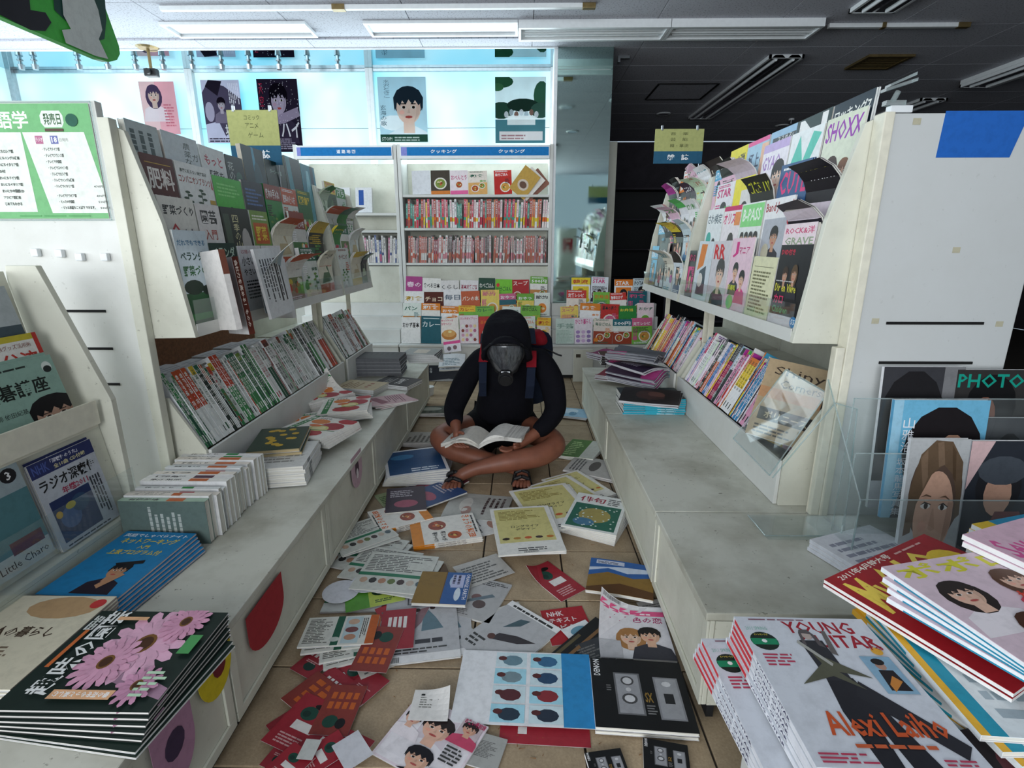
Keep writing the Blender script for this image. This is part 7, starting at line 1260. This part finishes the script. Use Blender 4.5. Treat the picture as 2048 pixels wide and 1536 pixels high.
pk = [('r', 0, 0, 1, 1, 'dfc8d2'), ('t', 'ポポロ', 0.04, 0.84, 0.96, 0.98, 'd9d23a', 'b')]+person_art(0.25, 0.66, 0.22, '2a201e', 'e4bba4', 'f0e8ec', True)+person_art(0.7, 0.7, 0.2, '5a3a28', 'e4bba4', 'c8485a', True)+person_art(0.4, 0.34, 0.2, '4a2c1e', 'e4bba4', 'f0f0f0', True)+person_art(0.78, 0.34, 0.2, '1a1618', 'e4bba4', '4a5a9a')+[('t', '好きな', 0.55, 0.5, 0.95, 0.6, 'd8402c', 'b'), ('r', 0, 0, 1, 0.08, 'b84a7a'), ('t', 'PINK', 0.1, 0.1, 0.5, 0.2, 'd84a8a', 'b')]
pile(0.772, 0.70, 0.597, 12, 0.25, 0.26, 0.009, 4, pk, 'pink idol magazine with yellow title in front of the red one', 'pink idol magazines', spine=('L', 'e8ecf0', [('r', 0.1, 0, 1, 0.3, '2a8aa8')]), fan=(0.002, -0.004, 4), bend=wave(7, 0.003, 0.5), jit=0.003)
pile(0.95, 0.76, 0.64, 20, 0.2, 0.29, 0.01, 2, [('r', 0, 0, 1, 1, 'e0bccb'), ('t', 'Seventeen', 0.05, 0.7, 0.95, 0.9, 'd8609a', 'b'), ('e', 0.5, 0.4, 0.3, 0.2, 'e08aa8'), ('e', 0.5, 0.4, 0.22, 0.14, 'e0bccb')], 'pale pink magazine lying over the idol magazine', 'pale pink magazines', bend=wave(6, 0.004, 0))
pile(1.1, 0.9, 0.462, 15, 0.22, 0.29, 0.011, 12, [('r', 0, 0, 1, 1, 'f0c83a'), ('r', 0.2, 0, 1, 1, '3a9ac0'), ('e', 0.5, 0.5, 0.3, 0.2, '1a5a80')], 'yellow and blue magazine behind the pink magazines', 'yellow and blue magazines', jit=0.003, bend=wave(8, 0.003, 0))
pile(0.74, 0.5, 0.462, 12, 0.21, 0.27, 0.006, 4, [('r', 0, 0, 1, 1, '2a2428'), ('e', 0.3, 0.6, 0.2, 0.3, '6a3a40'), ('e', 0.6, 0.5, 0.1, 0.3, '8a9a94'), ('e', 0.7, 0.12, 0.1, 0.06, 'f0f4f0'), ('r', 0.4, 0.02, 0.8, 0.12, '3a9a4a')], 'dark magazine with green spot beside the rock guitar pile', 'dark magazines beside the rock guitar pile', fan=(0.02, -0.012, -4), bend=wave(8, 0.003, 1))
pile(1.0, 1.28, 0.312, 20, 0.24, 0.27, 0.0115, 3, [('r', 0, 0, 1, 1, 'e4e4e8'), ('lines', 0.1, 0.1, 0.9, 0.9, 8, '9a9aa8')], 'white magazine lying on the ledge behind the red title magazine', 'white magazines behind the red title magazine', spine=('L', 'd9dce4', None), jit=0.004)

# ----- magazines in the near left wedge display -----
def wedge(u, v, X, w, h, t, n, art, label, cl, lean=10, roll=0):
    p = px(u, v, X); r = random.Random(int(u+v)); ms = mag_mesh(w, h, t, art, ('R', 'e0e2e4', None))
    for k in range(n):
        m = frame((p.x-0.0-(t+0.001)*k, p.y-w/2, p.z), (0, 1, 0), (-math.sin(R(lean)), 0, math.cos(R(lean)))) @ Matrix.Rotation(R(roll), 4, 'Z') @ Matrix.Translation((0, h/2+0.006*k, 0))
        put(ms, m, label if k == 0 else '%s behind the front %s' % (('second', 'third', 'fourth')[k-1]+' copy', cl), group='copies of '+cl)
rad = [('r', 0, 0, 1, 1, 'b9bdc4'), ('r', 0, 0.84, 1, 1, '2a3260'), ('t', 'NHK', 0.04, 0.87, 0.28, 0.97, '4a5a9a', 'b'), ('t', '「深夜便のうた」', 0.32, 0.925, 0.75, 0.975, 'e0e0ea', 'b'), ('t', '全10曲 CD付録', 0.34, 0.86, 0.85, 0.91, 'd8d0a0', 'b'), ('t', 'ラジオ深夜便', 0.05, 0.66, 0.95, 0.8, '16161a', 'b'), ('t', '年鑑2011', 0.32, 0.56, 0.74, 0.64, 'a02c4a', 'b'), ('r', 0.08, 0.07, 0.72, 0.55, '26335c'), ('e', 0.3, 0.3, 0.16, 0.12, '3f5a8a'), ('e', 0.5, 0.4, 0.14, 0.1, '2f4a6a'), ('e', 0.35, 0.42, 0.08, 0.04, 'b8a83a'), ('e', 0.15, 0.38, 0.05, 0.04, 'c8a030'), ('lines', 0.76, 0.1, 0.95, 0.6, 4, '33353c', 1), ('lines', 0.1, 0.02, 0.9, 0.05, 1, '33353c')]
wedge(236, 1030, -1.2, 0.2, 0.245, 0.006, 3, rad, 'radio magazine with brush lettering and dark blue picture', 'radio magazine', 10)
lc = [('r', 0, 0, 1, 1, '9aa8ac'), ('r', 0, 0.0, 1, 0.18, 'b8c0be'), ('e', 0.85, 0.86, 0.1, 0.07, '1c1c20'), ('t', '3', 0.82, 0.82, 0.88, 0.9, 'e8e8e8', 'b'), ('r', 0, 0.18, 1, 0.7, '4f7a80'), ('t', 'Little Charo', 0.35, 0.05, 0.95, 0.12, '26262a'), ('r', 0.55, 0.16, 0.95, 0.28, '5a2030'), ('e', 0.12, 0.4, 0.14, 0.16, '2a1c1a'), ('e', 0.12, 0.36, 0.1, 0.1, 'c8987c')]
wedge(106, 1100, -1.2, 0.21, 0.26, 0.006, 3, lc, 'grey teal magazine with number three badge', 'grey teal magazine', 10)
go = [('r', 0, 0, 1, 1, '93b4a6'), ('t', '囲碁講座', 0.1, 0.52, 0.84, 0.74, '1a211e', 'b'), ('e', 0.9, 0.84, 0.06, 0.08, 'dfe8e2'), ('e', 0.9, 0.81, 0.05, 0.05, '232a2a'), ('lines', 0.05, 0.9, 0.8, 0.95, 1, '2a3430'), ('t', '講師 依田紀基', 0.1, 0.3, 0.5, 0.37, '2a3430')]+person_art(0.78, 0.18, 0.5, '17161a', 'c8a08a', '5a6a64')
wedge(148, 838, -1.27, 0.25, 0.19, 0.012, 2, go, 'mint green board game course magazine', 'mint green magazine', 12)
ji = [('r', 0, 0, 1, 1, 'ebe8e2'), ('r', 0, 0.9, 1, 1, 'c8b83a'), ('r', 0, 0, 1, 0.08, 'c8b83a'), ('r', 0.95, 0, 1, 1, 'b8322c'), ('t', '自分流', 0.38, 0.42, 0.93, 0.72, 'c23a30', 'b'), ('t', '収納グッズ活用術', 0.5, 0.78, 0.9, 0.86, '8a4a3a'), ('p', [(0.55, 0.1), (0.65, 0.1), (0.67, 0.35), (0.53, 0.35)], 'b8642c'), ('e', 0.6, 0.45, 0.06, 0.12, '3a7a3a'), ('p', [(0.76, 0.08), (0.92, 0.08), (0.92, 0.25), (0.84, 0.38), (0.76, 0.25)], '3a2a5a'), ('t', '3', 0.82, 0.12, 0.87, 0.24, 'f0f0f0', 'b')]
wedge(112, 775, -1.31, 0.27, 0.16, 0.01, 1, ji, 'white and yellow home style magazine with red title', 'home style magazine', 12)
wedge(60, 703, -1.35, 0.25, 0.18, 0.01, 1, [('r', 0, 0, 1, 1, 'b4bcbe'), ('r', 0, 0, 1, 0.42, '47565e'), ('t', '趣味', 0.3, 0.6, 0.6, 0.9, '26282a', 'b')], 'grey seascape magazine at the top of the wedge display', 'grey seascape magazine', 12)

# more loose sheets and litter on the tiles
for i, (bu, bv, tu, tv, a_, c_, lab) in enumerate([(905, 1285, 870, 1235, 1.2, 'c4c4c2', 'grey sheet between the dancing magazines'), (1030, 1262, 1000, 1215, 1.1, 'c9c8c4', 'pale grey page beside the silver magazine'), (820, 1255, 790, 1205, 1.0, 'b83a44', 'small red slip between the discs and grey magazines'), (770, 1340, 745, 1290, 1.2, 'cfcbc2', 'cream slip under the orange edged magazine'), (985, 1160, 950, 1120, 1.3, 'c2c0bb', 'thin grey leaflet below the orange magazines'), (1330, 1240, 1300, 1200, 1.0, 'a8a6a2', 'grey slip at the foot of the right ledge'), (1200, 1330, 1165, 1285, 1.2, '3a3c40', 'dark slip near the pink couple magazine')]):
    floor_mag(bu, bv, tu, tv, a_, 0.0012, [('r', 0, 0, 1, 1, c_), ('lines', 0.1, 0.1, 0.9, 0.85, 7, '6a6a68')], lab, z=0.0012+0.0015*i, bend=wave(14, 0.0015, i), **FR)
r = random.Random(9); mb = MB()
for k in range(150):
    p = pz(r.uniform(700, 1330), r.uniform(1000, 1530), 0.0) if k % 3 else pz(r.gauss(1065, 25), r.gauss(1452, 12), 0.0)
    a = r.uniform(0, PI); l = r.uniform(0.003, 0.016)
    mb.tube((p.x, p.y, 0.0012), (p.x+math.cos(a)*l, p.y+math.sin(a)*l, 0.0025), 0.0007, 0.0004, 5)
o = obj('leaf_litter', mb, 'leaf'); tag(o, 'brown bits of twig and dry litter on the tiles', 'litter'); o['kind'] = 'stuff'

for i, (bu, bv, tu, tv, a_) in enumerate([(545, 1470, 620, 1420, 0.8), (600, 1350, 660, 1300, 0.8), (700, 1400, 760, 1350, 0.8), (540, 1540, 590, 1480, 0.8), (650, 1545, 700, 1500, 0.9)]):
    floor_mag(bu, bv, tu, tv, a_, 0.0012, [('r', 0, 0, 1, 1, '96303a')]+[('r', 0.1+0.2*k, 0.6, 0.22+0.2*k, 0.9, 'dcd6d0') for k in range(3 if i % 2 else 0)]+[('e', 0.5, 0.3, 0.22, 0.14, '1a3a34'), ('lines', 0.2, 0.4, 0.8, 0.5, 2, 'd8a8a8')], 'red leaflet on the bare tiles by the left ledge, '+['beside the toe kick', 'below the fanned text magazines', 'beside the white card', 'at the bottom left', 'next to the flyer of women'][i], z=0.001+0.0015*i, bend=wave(8, 0.002, i), group='red leaflets heaped on the left of the floor', **FR)
# ---------------- the seated reader ----------------
def fabric(name, col, rough=0.9, sc=90):
    m, nt, b = newmat(name); co = coords(nt); f = noise(nt, co, sc, 3, 0.7); f2 = noise(nt, co, 9, 3)
    c = mix(nt, ramp(nt, f2, [(0.3, 0.0), (0.8, 0.6)]), col, tuple(x*0.5 for x in H(col))); nt.links.new(c, b.inputs['Base Color'])
    b.inputs['Roughness'].default_value = rough; b.inputs['Specular IOR Level'].default_value = 0.15; bump(nt, b, f2, 0.6, 0.02); return m
M['cloth'] = fabric('black_hoodie_cloth', '0f0f16'); M['shorts'] = fabric('black_shorts', '101014'); M['red'] = fabric('red_pack_cloth', '8e1c28'); M['navy'] = fabric('dark_blue_strap', '20283a')
m, nt, b = newmat('tanned_skin'); M['skin'] = m
co = coords(nt); f = noise(nt, co, 18, 4); f2 = noise(nt, co, 140, 2)
c = mix(nt, ramp(nt, f, [(0.3, 0.0), (0.75, 0.6)]), '8a5540', '6a3d2e'); nt.links.new(c, b.inputs['Base Color']); b.inputs['Roughness'].default_value = 0.5
b.inputs['Subsurface Weight'].default_value = 0.05; bump(nt, b, f2, 0.1, 0.001)
m, nt, b = newmat('scratched_visor'); M['visor'] = m
co = coords(nt, 'Object', (60, 60, 8)); f = noise(nt, co, 1.0, 4, 0.7)
nt.links.new(ramp(nt, f, [(0.35, '2a2c30'), (0.7, '5c5f63')]), b.inputs['Base Color']); b.inputs['Roughness'].default_value = 0.22; b.inputs['Coat Weight'].default_value = 0.5
M['rubber'] = simple('black_rubber', '101013', 0.55, 0, 0.2)
M['nail'] = simple('nail', 'b98a78', 0.35)

def skinned(name, pts, edges, mat, parent=None, root=0, sub=2):
    """pts: (x, y, z, rx[, ry]); one continuous skin over connected edges; first point of each island is its root"""
    me = bpy.data.meshes.new(name); me.from_pydata([p[:3] for p in pts], edges, []); me.materials.append(M[mat])
    o = link(name, me, parent); sk = o.modifiers.new('skin', 'SKIN'); sk.use_smooth_shade = True; sk.branch_smoothing = 0.6
    for i, p in enumerate(pts): d = me.skin_vertices[0].data[i]; d.radius = (p[3], p[4] if len(p) > 4 else p[3]); d.use_root = False
    roots = root if isinstance(root, (list, tuple)) else [root]
    for q in roots: me.skin_vertices[0].data[q].use_root = True
    s = o.modifiers.new('smooth', 'SUBSURF'); s.levels = sub; s.render_levels = sub
    return o
def chainer():
    P, E, Rt = [], [], []
    def add(pts, start=None):
        ids = [] if start is None else [start]
        for p in pts:
            P.append(p); ids.append(len(P)-1)
            if start is None and len(ids) == 1: Rt.append(ids[0])
            if len(ids) > 1: E.append((ids[-2], ids[-1]))
        return ids
    return P, E, Rt, add
# body skeleton
P, E, Rt, add = chainer()
pel = add([(-0.10, 2.98, 0.13, 0.125, 0.105)])[0]
sp = add([(-0.095, 2.95, 0.24, 0.12, 0.1), (-0.08, 2.90, 0.38, 0.12, 0.1), (-0.06, 2.83, 0.52, 0.13, 0.1), (-0.055, 2.775, 0.61, 0.075, 0.07), (-0.06, 2.72, 0.66, 0.055), (-0.068, 2.66, 0.70, 0.085, 0.095), (-0.07, 2.62, 0.75, 0.075, 0.08)], pel)
chest = sp[3]
la = add([(-0.20, 2.79, 0.58, 0.05), (-0.285, 2.77, 0.47, 0.05), (-0.355, 2.73, 0.30, 0.04), (-0.345, 2.64, 0.265, 0.034), (-0.325, 2.575, 0.245, 0.027)], sp[3])
ra = add([(0.09, 2.79, 0.58, 0.05), (0.165, 2.77, 0.46, 0.05), (0.19, 2.72, 0.29, 0.042), (0.11, 2.62, 0.225, 0.034), (0.02, 2.55, 0.185, 0.027)], sp[3])
ll = add([(-0.20, 2.95, 0.13, 0.095), (-0.34, 2.82, 0.15, 0.082), (-0.455, 2.69, 0.155, 0.062), (-0.36, 2.60, 0.115, 0.058), (-0.20, 2.545, 0.09, 0.052), (-0.05, 2.515, 0.065, 0.036), (0.0, 2.495, 0.05, 0.033)], pel)
rl = add([(0.0, 2.95, 0.13, 0.095), (0.11, 2.78, 0.15, 0.082), (0.205, 2.60, 0.15, 0.063), (0.10, 2.50, 0.125, 0.061), (-0.06, 2.455, 0.115, 0.055), (-0.22, 2.44, 0.085, 0.037), (-0.29, 2.43, 0.055, 0.034)], pel)
# feet continue the shins
lf = add([(0.02, 2.44, 0.04, 0.033, 0.026), (0.015, 2.40, 0.032, 0.036, 0.02)], ll[-1])
rf = add([(-0.315, 2.41, 0.04, 0.034, 0.028), (-0.325, 2.375, 0.034, 0.037, 0.021)], rl[-1])
# hands: palms
lh = add([(-0.325, 2.545, 0.235, 0.026, 0.016), (-0.325, 2.51, 0.222, 0.03, 0.014)], la[-1])
rh = add([(-0.005, 2.525, 0.172, 0.026, 0.017), (-0.035, 2.495, 0.168, 0.03, 0.015)], ra[-1])
# toes, fingers: own chains rooted inside foot and palm
for k in range(5):
    f = (k-2)/2
    add([(-0.325+0.03*f, 2.38, 0.034, 0.010), (-0.33+0.036*f, 2.345+0.008*abs(f+0.6), 0.03, 0.0105 if k else 0.014), (-0.332+0.038*f, 2.318+0.012*abs(f+0.6), 0.022, 0.009 if k else 0.013)])
    add([(0.015+0.03*f, 2.405, 0.034, 0.010), (0.01+0.034*f, 2.37+0.008*abs(f-0.6), 0.03, 0.0105 if k < 4 else 0.014), (0.008+0.036*f, 2.345+0.012*abs(f-0.6), 0.022, 0.009 if k < 4 else 0.013)])
    if k < 4:
        g = (k-1.5)/1.5; L_ = [0.9, 1.0, 0.95, 0.78][k]
        add([(-0.325+0.02*g, 2.52, 0.222, 0.0085), (-0.318+0.024*g, 2.49, 0.205, 0.0085), (-0.30+0.024*g, 2.49-0.02*L_, 0.19, 0.0078), (-0.272+0.022*g, 2.49-0.025*L_, 0.186, 0.007)])
        add([(-0.03+0.004*g, 2.505+0.02*g, 0.168, 0.0085), (-0.06, 2.49+0.022*g, 0.164, 0.0085), (-0.06-0.026*L_, 2.488+0.022*g, 0.168, 0.0078), (-0.06-0.045*L_, 2.49+0.022*g, 0.176, 0.007)])
add([(-0.335, 2.54, 0.236, 0.010), (-0.30, 2.525, 0.245, 0.0095), (-0.282, 2.50, 0.247, 0.0085)])
add([(0.0, 2.52, 0.176, 0.010), (-0.012, 2.488, 0.196, 0.0095), (-0.03, 2.462, 0.206, 0.0085)])
person = skinned('person', P, E, 'skin', root=Rt)
tag(person, 'seated person in black hooded jacket and gas mask reading an open magazine', 'person')
# hoodie
P, E, Rt, add = chainer()
h0 = add([(-0.095, 2.94, 0.17, 0.19, 0.14)])[0]
hs = add([(-0.085, 2.90, 0.28, 0.185, 0.165), (-0.07, 2.86, 0.42, 0.185, 0.16), (-0.06, 2.82, 0.54, 0.155, 0.115), (-0.058, 2.77, 0.62, 0.1, 0.09), (-0.062, 2.735, 0.655, 0.08, 0.075)], h0)
add([(-0.215, 2.79, 0.585, 0.078), (-0.295, 2.77, 0.46, 0.073), (-0.362, 2.725, 0.31, 0.062), (-0.35, 2.655, 0.275, 0.052), (-0.335, 2.61, 0.258, 0.045)], hs[3])
add([(0.105, 2.79, 0.585, 0.078), (0.178, 2.77, 0.45, 0.074), (0.2, 2.71, 0.30, 0.064), (0.14, 2.635, 0.245, 0.053), (0.075, 2.59, 0.215, 0.046)], hs[3])
skinned('hooded_jacket', P, E, 'cloth', person, Rt)
P, E, Rt, add = chainer()
q = add([(-0.10, 2.98, 0.125, 0.15, 0.118)])[0]
add([(-0.21, 2.93, 0.135, 0.112), (-0.325, 2.83, 0.15, 0.1)], q); add([(0.01, 2.93, 0.135, 0.112), (0.085, 2.82, 0.15, 0.1)], q)
skinned('shorts', P, E, 'shorts', person, Rt)
def loft(name, secs, mat, parent, n=20, sub=1, cap=True):
    """secs: (centre, x axis vector, y axis vector); elliptical sections, optionally superellipse"""
    vs, fs = [], []
    for c, a, b2 in secs:
        for i in range(n):
            t_ = 2*PI*i/n; vs.append(Vector(c)+Vector(a)*math.cos(t_)+Vector(b2)*math.sin(t_))
    for k in range(len(secs)-1):
        for i in range(n): fs.append((k*n+i, k*n+(i+1) % n, (k+1)*n+(i+1) % n, (k+1)*n+i))
    if cap: fs += [tuple(range(n))[::-1], tuple(range((len(secs)-1)*n, len(secs)*n))]
    me = bpy.data.meshes.new(name); me.from_pydata([tuple(v) for v in vs], [], fs); me.materials.append(M[mat]); me.polygons.foreach_set('use_smooth', [True]*len(fs))
    o = link(name, me, parent); s = o.modifiers.new('smooth', 'SUBSURF'); s.levels = sub; s.render_levels = sub; return o
hx = -0.07
hs_ = [((hx, 2.74, 0.825), (0.02, 0, 0), (0, 0.02, 0.01)), ((hx, 2.715, 0.82), (0.075, 0, 0), (0, 0.07, 0.028)), ((hx, 2.69, 0.79), (0.108, 0, 0), (0, 0.108, 0.04)), ((hx, 2.67, 0.74), (0.125, 0, 0), (0, 0.132, 0.035)), ((hx, 2.665, 0.68), (0.132, 0, 0), (0, 0.128, 0.01)), ((hx, 2.69, 0.62), (0.132, 0, 0), (0, 0.118, -0.02)), ((hx+0.005, 2.72, 0.58), (0.145, 0, 0), (0, 0.12, -0.02)), ((hx+0.005, 2.74, 0.56), (0.10, 0, 0), (0, 0.08, -0.01))]
loft('hood', hs_, 'cloth', person)
# brim of the hood hanging over the mask
loft('hood_brim', [((hx-0.115, 2.60, 0.60), (0.014, 0, 0), (0, 0.016, 0)), ((hx-0.108, 2.555, 0.675), (0.016, 0, 0.0), (0, 0.018, 0.01)), ((hx-0.06, 2.535, 0.715), (0.006, 0, 0.02), (0, 0.03, 0.0)), ((hx, 2.53, 0.725), (0.0, 0, 0.022), (0, 0.035, 0.0)), ((hx+0.06, 2.535, 0.715), (-0.006, 0, 0.02), (0, 0.03, 0.0)), ((hx+0.108, 2.555, 0.675), (-0.016, 0, 0.0), (0, 0.018, 0.01)), ((hx+0.115, 2.60, 0.60), (-0.014, 0, 0), (0, 0.016, 0))], 'cloth', person, 12)
# gas mask with clear visor
gm = empty('gas_mask', (hx, 2.53, 0.62)); gm.parent = person; gm['label'] = 'grey visored gas mask worn under the black hood'
T = Matrix.Translation((-hx, -2.53, -0.62))
vis = []
for j in range(9):
    v = j/8
    for i in range(13):
        u = (i/12-0.5)*2; z = 0.695-0.14*v; wv = 0.092*(1-0.35*v*v)*(0.85+0.15*math.sin(PI*min(1, v*1.4)))
        vis.append((hx+u*wv, 2.515-0.02*(1-u*u)+0.035*u*u+0.045*v, z+0.01*(1-u*u)*(1-2*v)))
fs = [(j*13+i, j*13+i+1, (j+1)*13+i+1, (j+1)*13+i) for j in range(8) for i in range(12)]
mb = MB(); mb.add(vis, fs, '505358'); vo = obj('visor', mb, 'visor', gm, T, smooth=True); sm_ = vo.modifiers.new('thick', 'SOLIDIFY'); sm_.thickness = 0.004
rim = [vis[i] for i in range(13)]+[vis[j*13+12] for j in range(1, 9)]+[vis[8*13+i] for i in range(11, -1, -1)]+[vis[j*13] for j in range(7, -1, -1)]
obj('visor_rim', MB().path([Vector(p) for p in rim], 0.007, 8), 'rubber', gm, T)
loft('face_piece', [((hx, 2.60, 0.66), (0.085, 0, 0), (0, 0, 0.07)), ((hx, 2.57, 0.625), (0.085, 0, 0), (0, 0.01, 0.085)), ((hx, 2.55, 0.60), (0.066, 0, 0), (0, 0.01, 0.05)), ((hx, 2.54, 0.575), (0.045, 0, 0), (0, 0.012, 0.03))], 'rubber', gm).matrix_local = T
obj('filter', MB().tube((hx, 2.555, 0.548), (hx, 2.50, 0.528), 0.034, 0.038, 20).tube((hx, 2.50, 0.528), (hx, 2.492, 0.525), 0.03, 0.028, 20), 'rubber', gm, T, bevel=0.002)
obj('exhale_valve', MB().box(hx-0.022, 2.505, 0.563, hx+0.022, 2.515, 0.569), 'white', gm, T, bevel=0.0015)
# zip
obj('zip', MB().path([(-0.062, 2.70, 0.55), (-0.07, 2.735, 0.46), (-0.085, 2.765, 0.36), (-0.095, 2.80, 0.26)], 0.004, 6), 'rubber', person)
# sandals
for s_, (x, y) in (('left', (-0.326, 2.375)), ('right', (0.012, 2.40))):
    so = obj('sandal', MB().prism([(x-0.045, y-0.07, 0.002), (x-0.02, y-0.085, 0.002), (x+0.02, y-0.085, 0.002), (x+0.045, y-0.07, 0.002), (x+0.045, y+0.09, 0.002), (x-0.045, y+0.09, 0.002)], (0, 0, 0.012)), 'rubber', person, bevel=0.002, fix=True)
    obj('strap', MB().path([(x-0.045, y+0.01, 0.012), (x-0.034, y+0.005, 0.045), (x, y, 0.062), (x+0.034, y+0.005, 0.045), (x+0.045, y+0.01, 0.012)], 0.01, 8), 'rubber', so)
    obj('strap', MB().path([(x-0.04, y+0.055, 0.012), (x-0.03, y+0.05, 0.06), (x, y+0.045, 0.075), (x+0.03, y+0.05, 0.06), (x+0.04, y+0.055, 0.012)], 0.01, 8), 'rubber', so)
# backpack
bp = tag(empty('backpack', (0.04, 3.0, 0.5)), 'red and dark blue backpack worn on the back of the seated person', 'backpack'); T = Matrix.Translation((-0.04, -3.0, -0.5))
loft('pack_body', [((0.02, 3.12, 0.22), (0.12, 0, 0), (0, 0.07, 0)), ((0.02, 3.11, 0.26), (0.16, 0, 0), (0, 0.1, 0)), ((0.03, 3.08, 0.5), (0.17, 0, 0), (0, 0.11, 0)), ((0.05, 3.03, 0.66), (0.15, 0, 0), (0, 0.09, 0)), ((0.06, 3.0, 0.70), (0.08, 0, 0), (0, 0.05, 0))], 'navy', bp).matrix_local = T
loft('top_lid', [((0.06, 2.93, 0.70), (0.02, 0, 0.0), (0, 0.02, 0.0)), ((0.065, 2.93, 0.705), (0.05, 0, 0.02), (0, 0.07, 0)), ((0.09, 2.93, 0.665), (0.07, 0, 0.0), (0, 0.08, 0)), ((0.11, 2.93, 0.62), (0.05, 0, 0.0), (0, 0.06, 0))], 'red', bp).matrix_local = T
def strap(name, pts, w, mat):
    mb = MB()
    for a, b2 in zip(pts[:-1], pts[1:]):
        a = Vector(a); b2 = Vector(b2); mb.prism([(a.x-w, a.y, a.z), (a.x+w, a.y, a.z), (a.x+w*0.98, a.y+0.012, a.z+0.008), (a.x-w*0.98, a.y+0.012, a.z+0.008)], b2-a)
    return obj(name, mb, mat, bp, T, fix=True)
strap('strap', [(-0.19, 2.86, 0.69), (-0.185, 2.735, 0.665)], 0.026, 'navy'); strap('strap', [(-0.183, 2.725, 0.66), (-0.19, 2.655, 0.585)], 0.024, 'red'); strap('strap', [(-0.19, 2.65, 0.58), (-0.195, 2.66, 0.47), (-0.2, 2.72, 0.38)], 0.02, 'navy')
strap('strap', [(0.055, 2.86, 0.72), (0.06, 2.735, 0.665)], 0.026, 'navy'); strap('strap', [(0.062, 2.725, 0.62), (0.06, 2.665, 0.555)], 0.026, 'red'); strap('strap', [(0.06, 2.66, 0.55), (0.055, 2.67, 0.45), (0.05, 2.72, 0.37)], 0.022, 'navy')
obj('cord', MB().path([(0.14, 2.93, 0.6), (0.18, 2.90, 0.59), (0.215, 2.89, 0.575), (0.235, 2.89, 0.57)], 0.005, 8), 'rubber', bp, T)

# open magazine in the hands
om = tag(empty('open_magazine', (-0.19, 2.53, 0.2)), 'open magazine with white pages held on the crossed legs', 'magazine')
s0 = Vector((-0.205, 2.455, 0.195)); s1 = Vector((-0.16, 2.63, 0.197))
def pages(sgn, w, lift, name, th=0.0, col='c9c6be', drop=0.0):
    ax = (s1-s0); n = 10; vs = []; 
    side = Vector((-1, 0.05, 0)) if sgn < 0 else Vector((1, 0.15, 0))
    for layer in (0, 1):
        for i in range(n+1):
            t_ = i/n; hgt = lift*math.sin(PI*min(1, t_*1.05)*0.95)*(1-0.35*t_)+0.012*(1-layer)-0.004-drop*t_*t_
            for k in (0, 1):
                p_ = s0+ax*k+side*w*t_; vs.append((p_.x, p_.y, p_.z+hgt-layer*(0.004+th*(0.3+t_*0.0)))) 
    m_ = (n+1)*2; fs = [(2*i, 2*i+2, 2*i+3, 2*i+1) for i in range(n)]+[(m_+2*i, m_+2*i+1, m_+2*i+3, m_+2*i+2) for i in range(n)]
    fs += [(2*i, m_+2*i, m_+2*i+2, 2*i+2) for i in range(n)]+[(2*i+1, 2*i+3, m_+2*i+3, m_+2*i+1) for i in range(n)]+[(2*n, m_+2*n, m_+2*n+1, 2*n+1), (0, 1, m_+1, m_)]
    mb = MB(); mb.add(vs, fs, col); o = obj(name, mb, 'pages' if th else 'print', om, Matrix.Translation((0.19, -2.53, -0.2)), fix=True); return o
pages(-1, 0.19, 0.035, 'page_block', 0.006, 'dedbd2', 0.0); pages(1, 0.215, 0.04, 'page_block', 0.014, 'e4e2dc', -0.02)
pages(1, 0.15, 0.05, 'loose_page', 0.0, 'eceae4', -0.03); pages(-1, 0.17, 0.048, 'loose_page', 0.0, 'd8d4ca', 0.01)
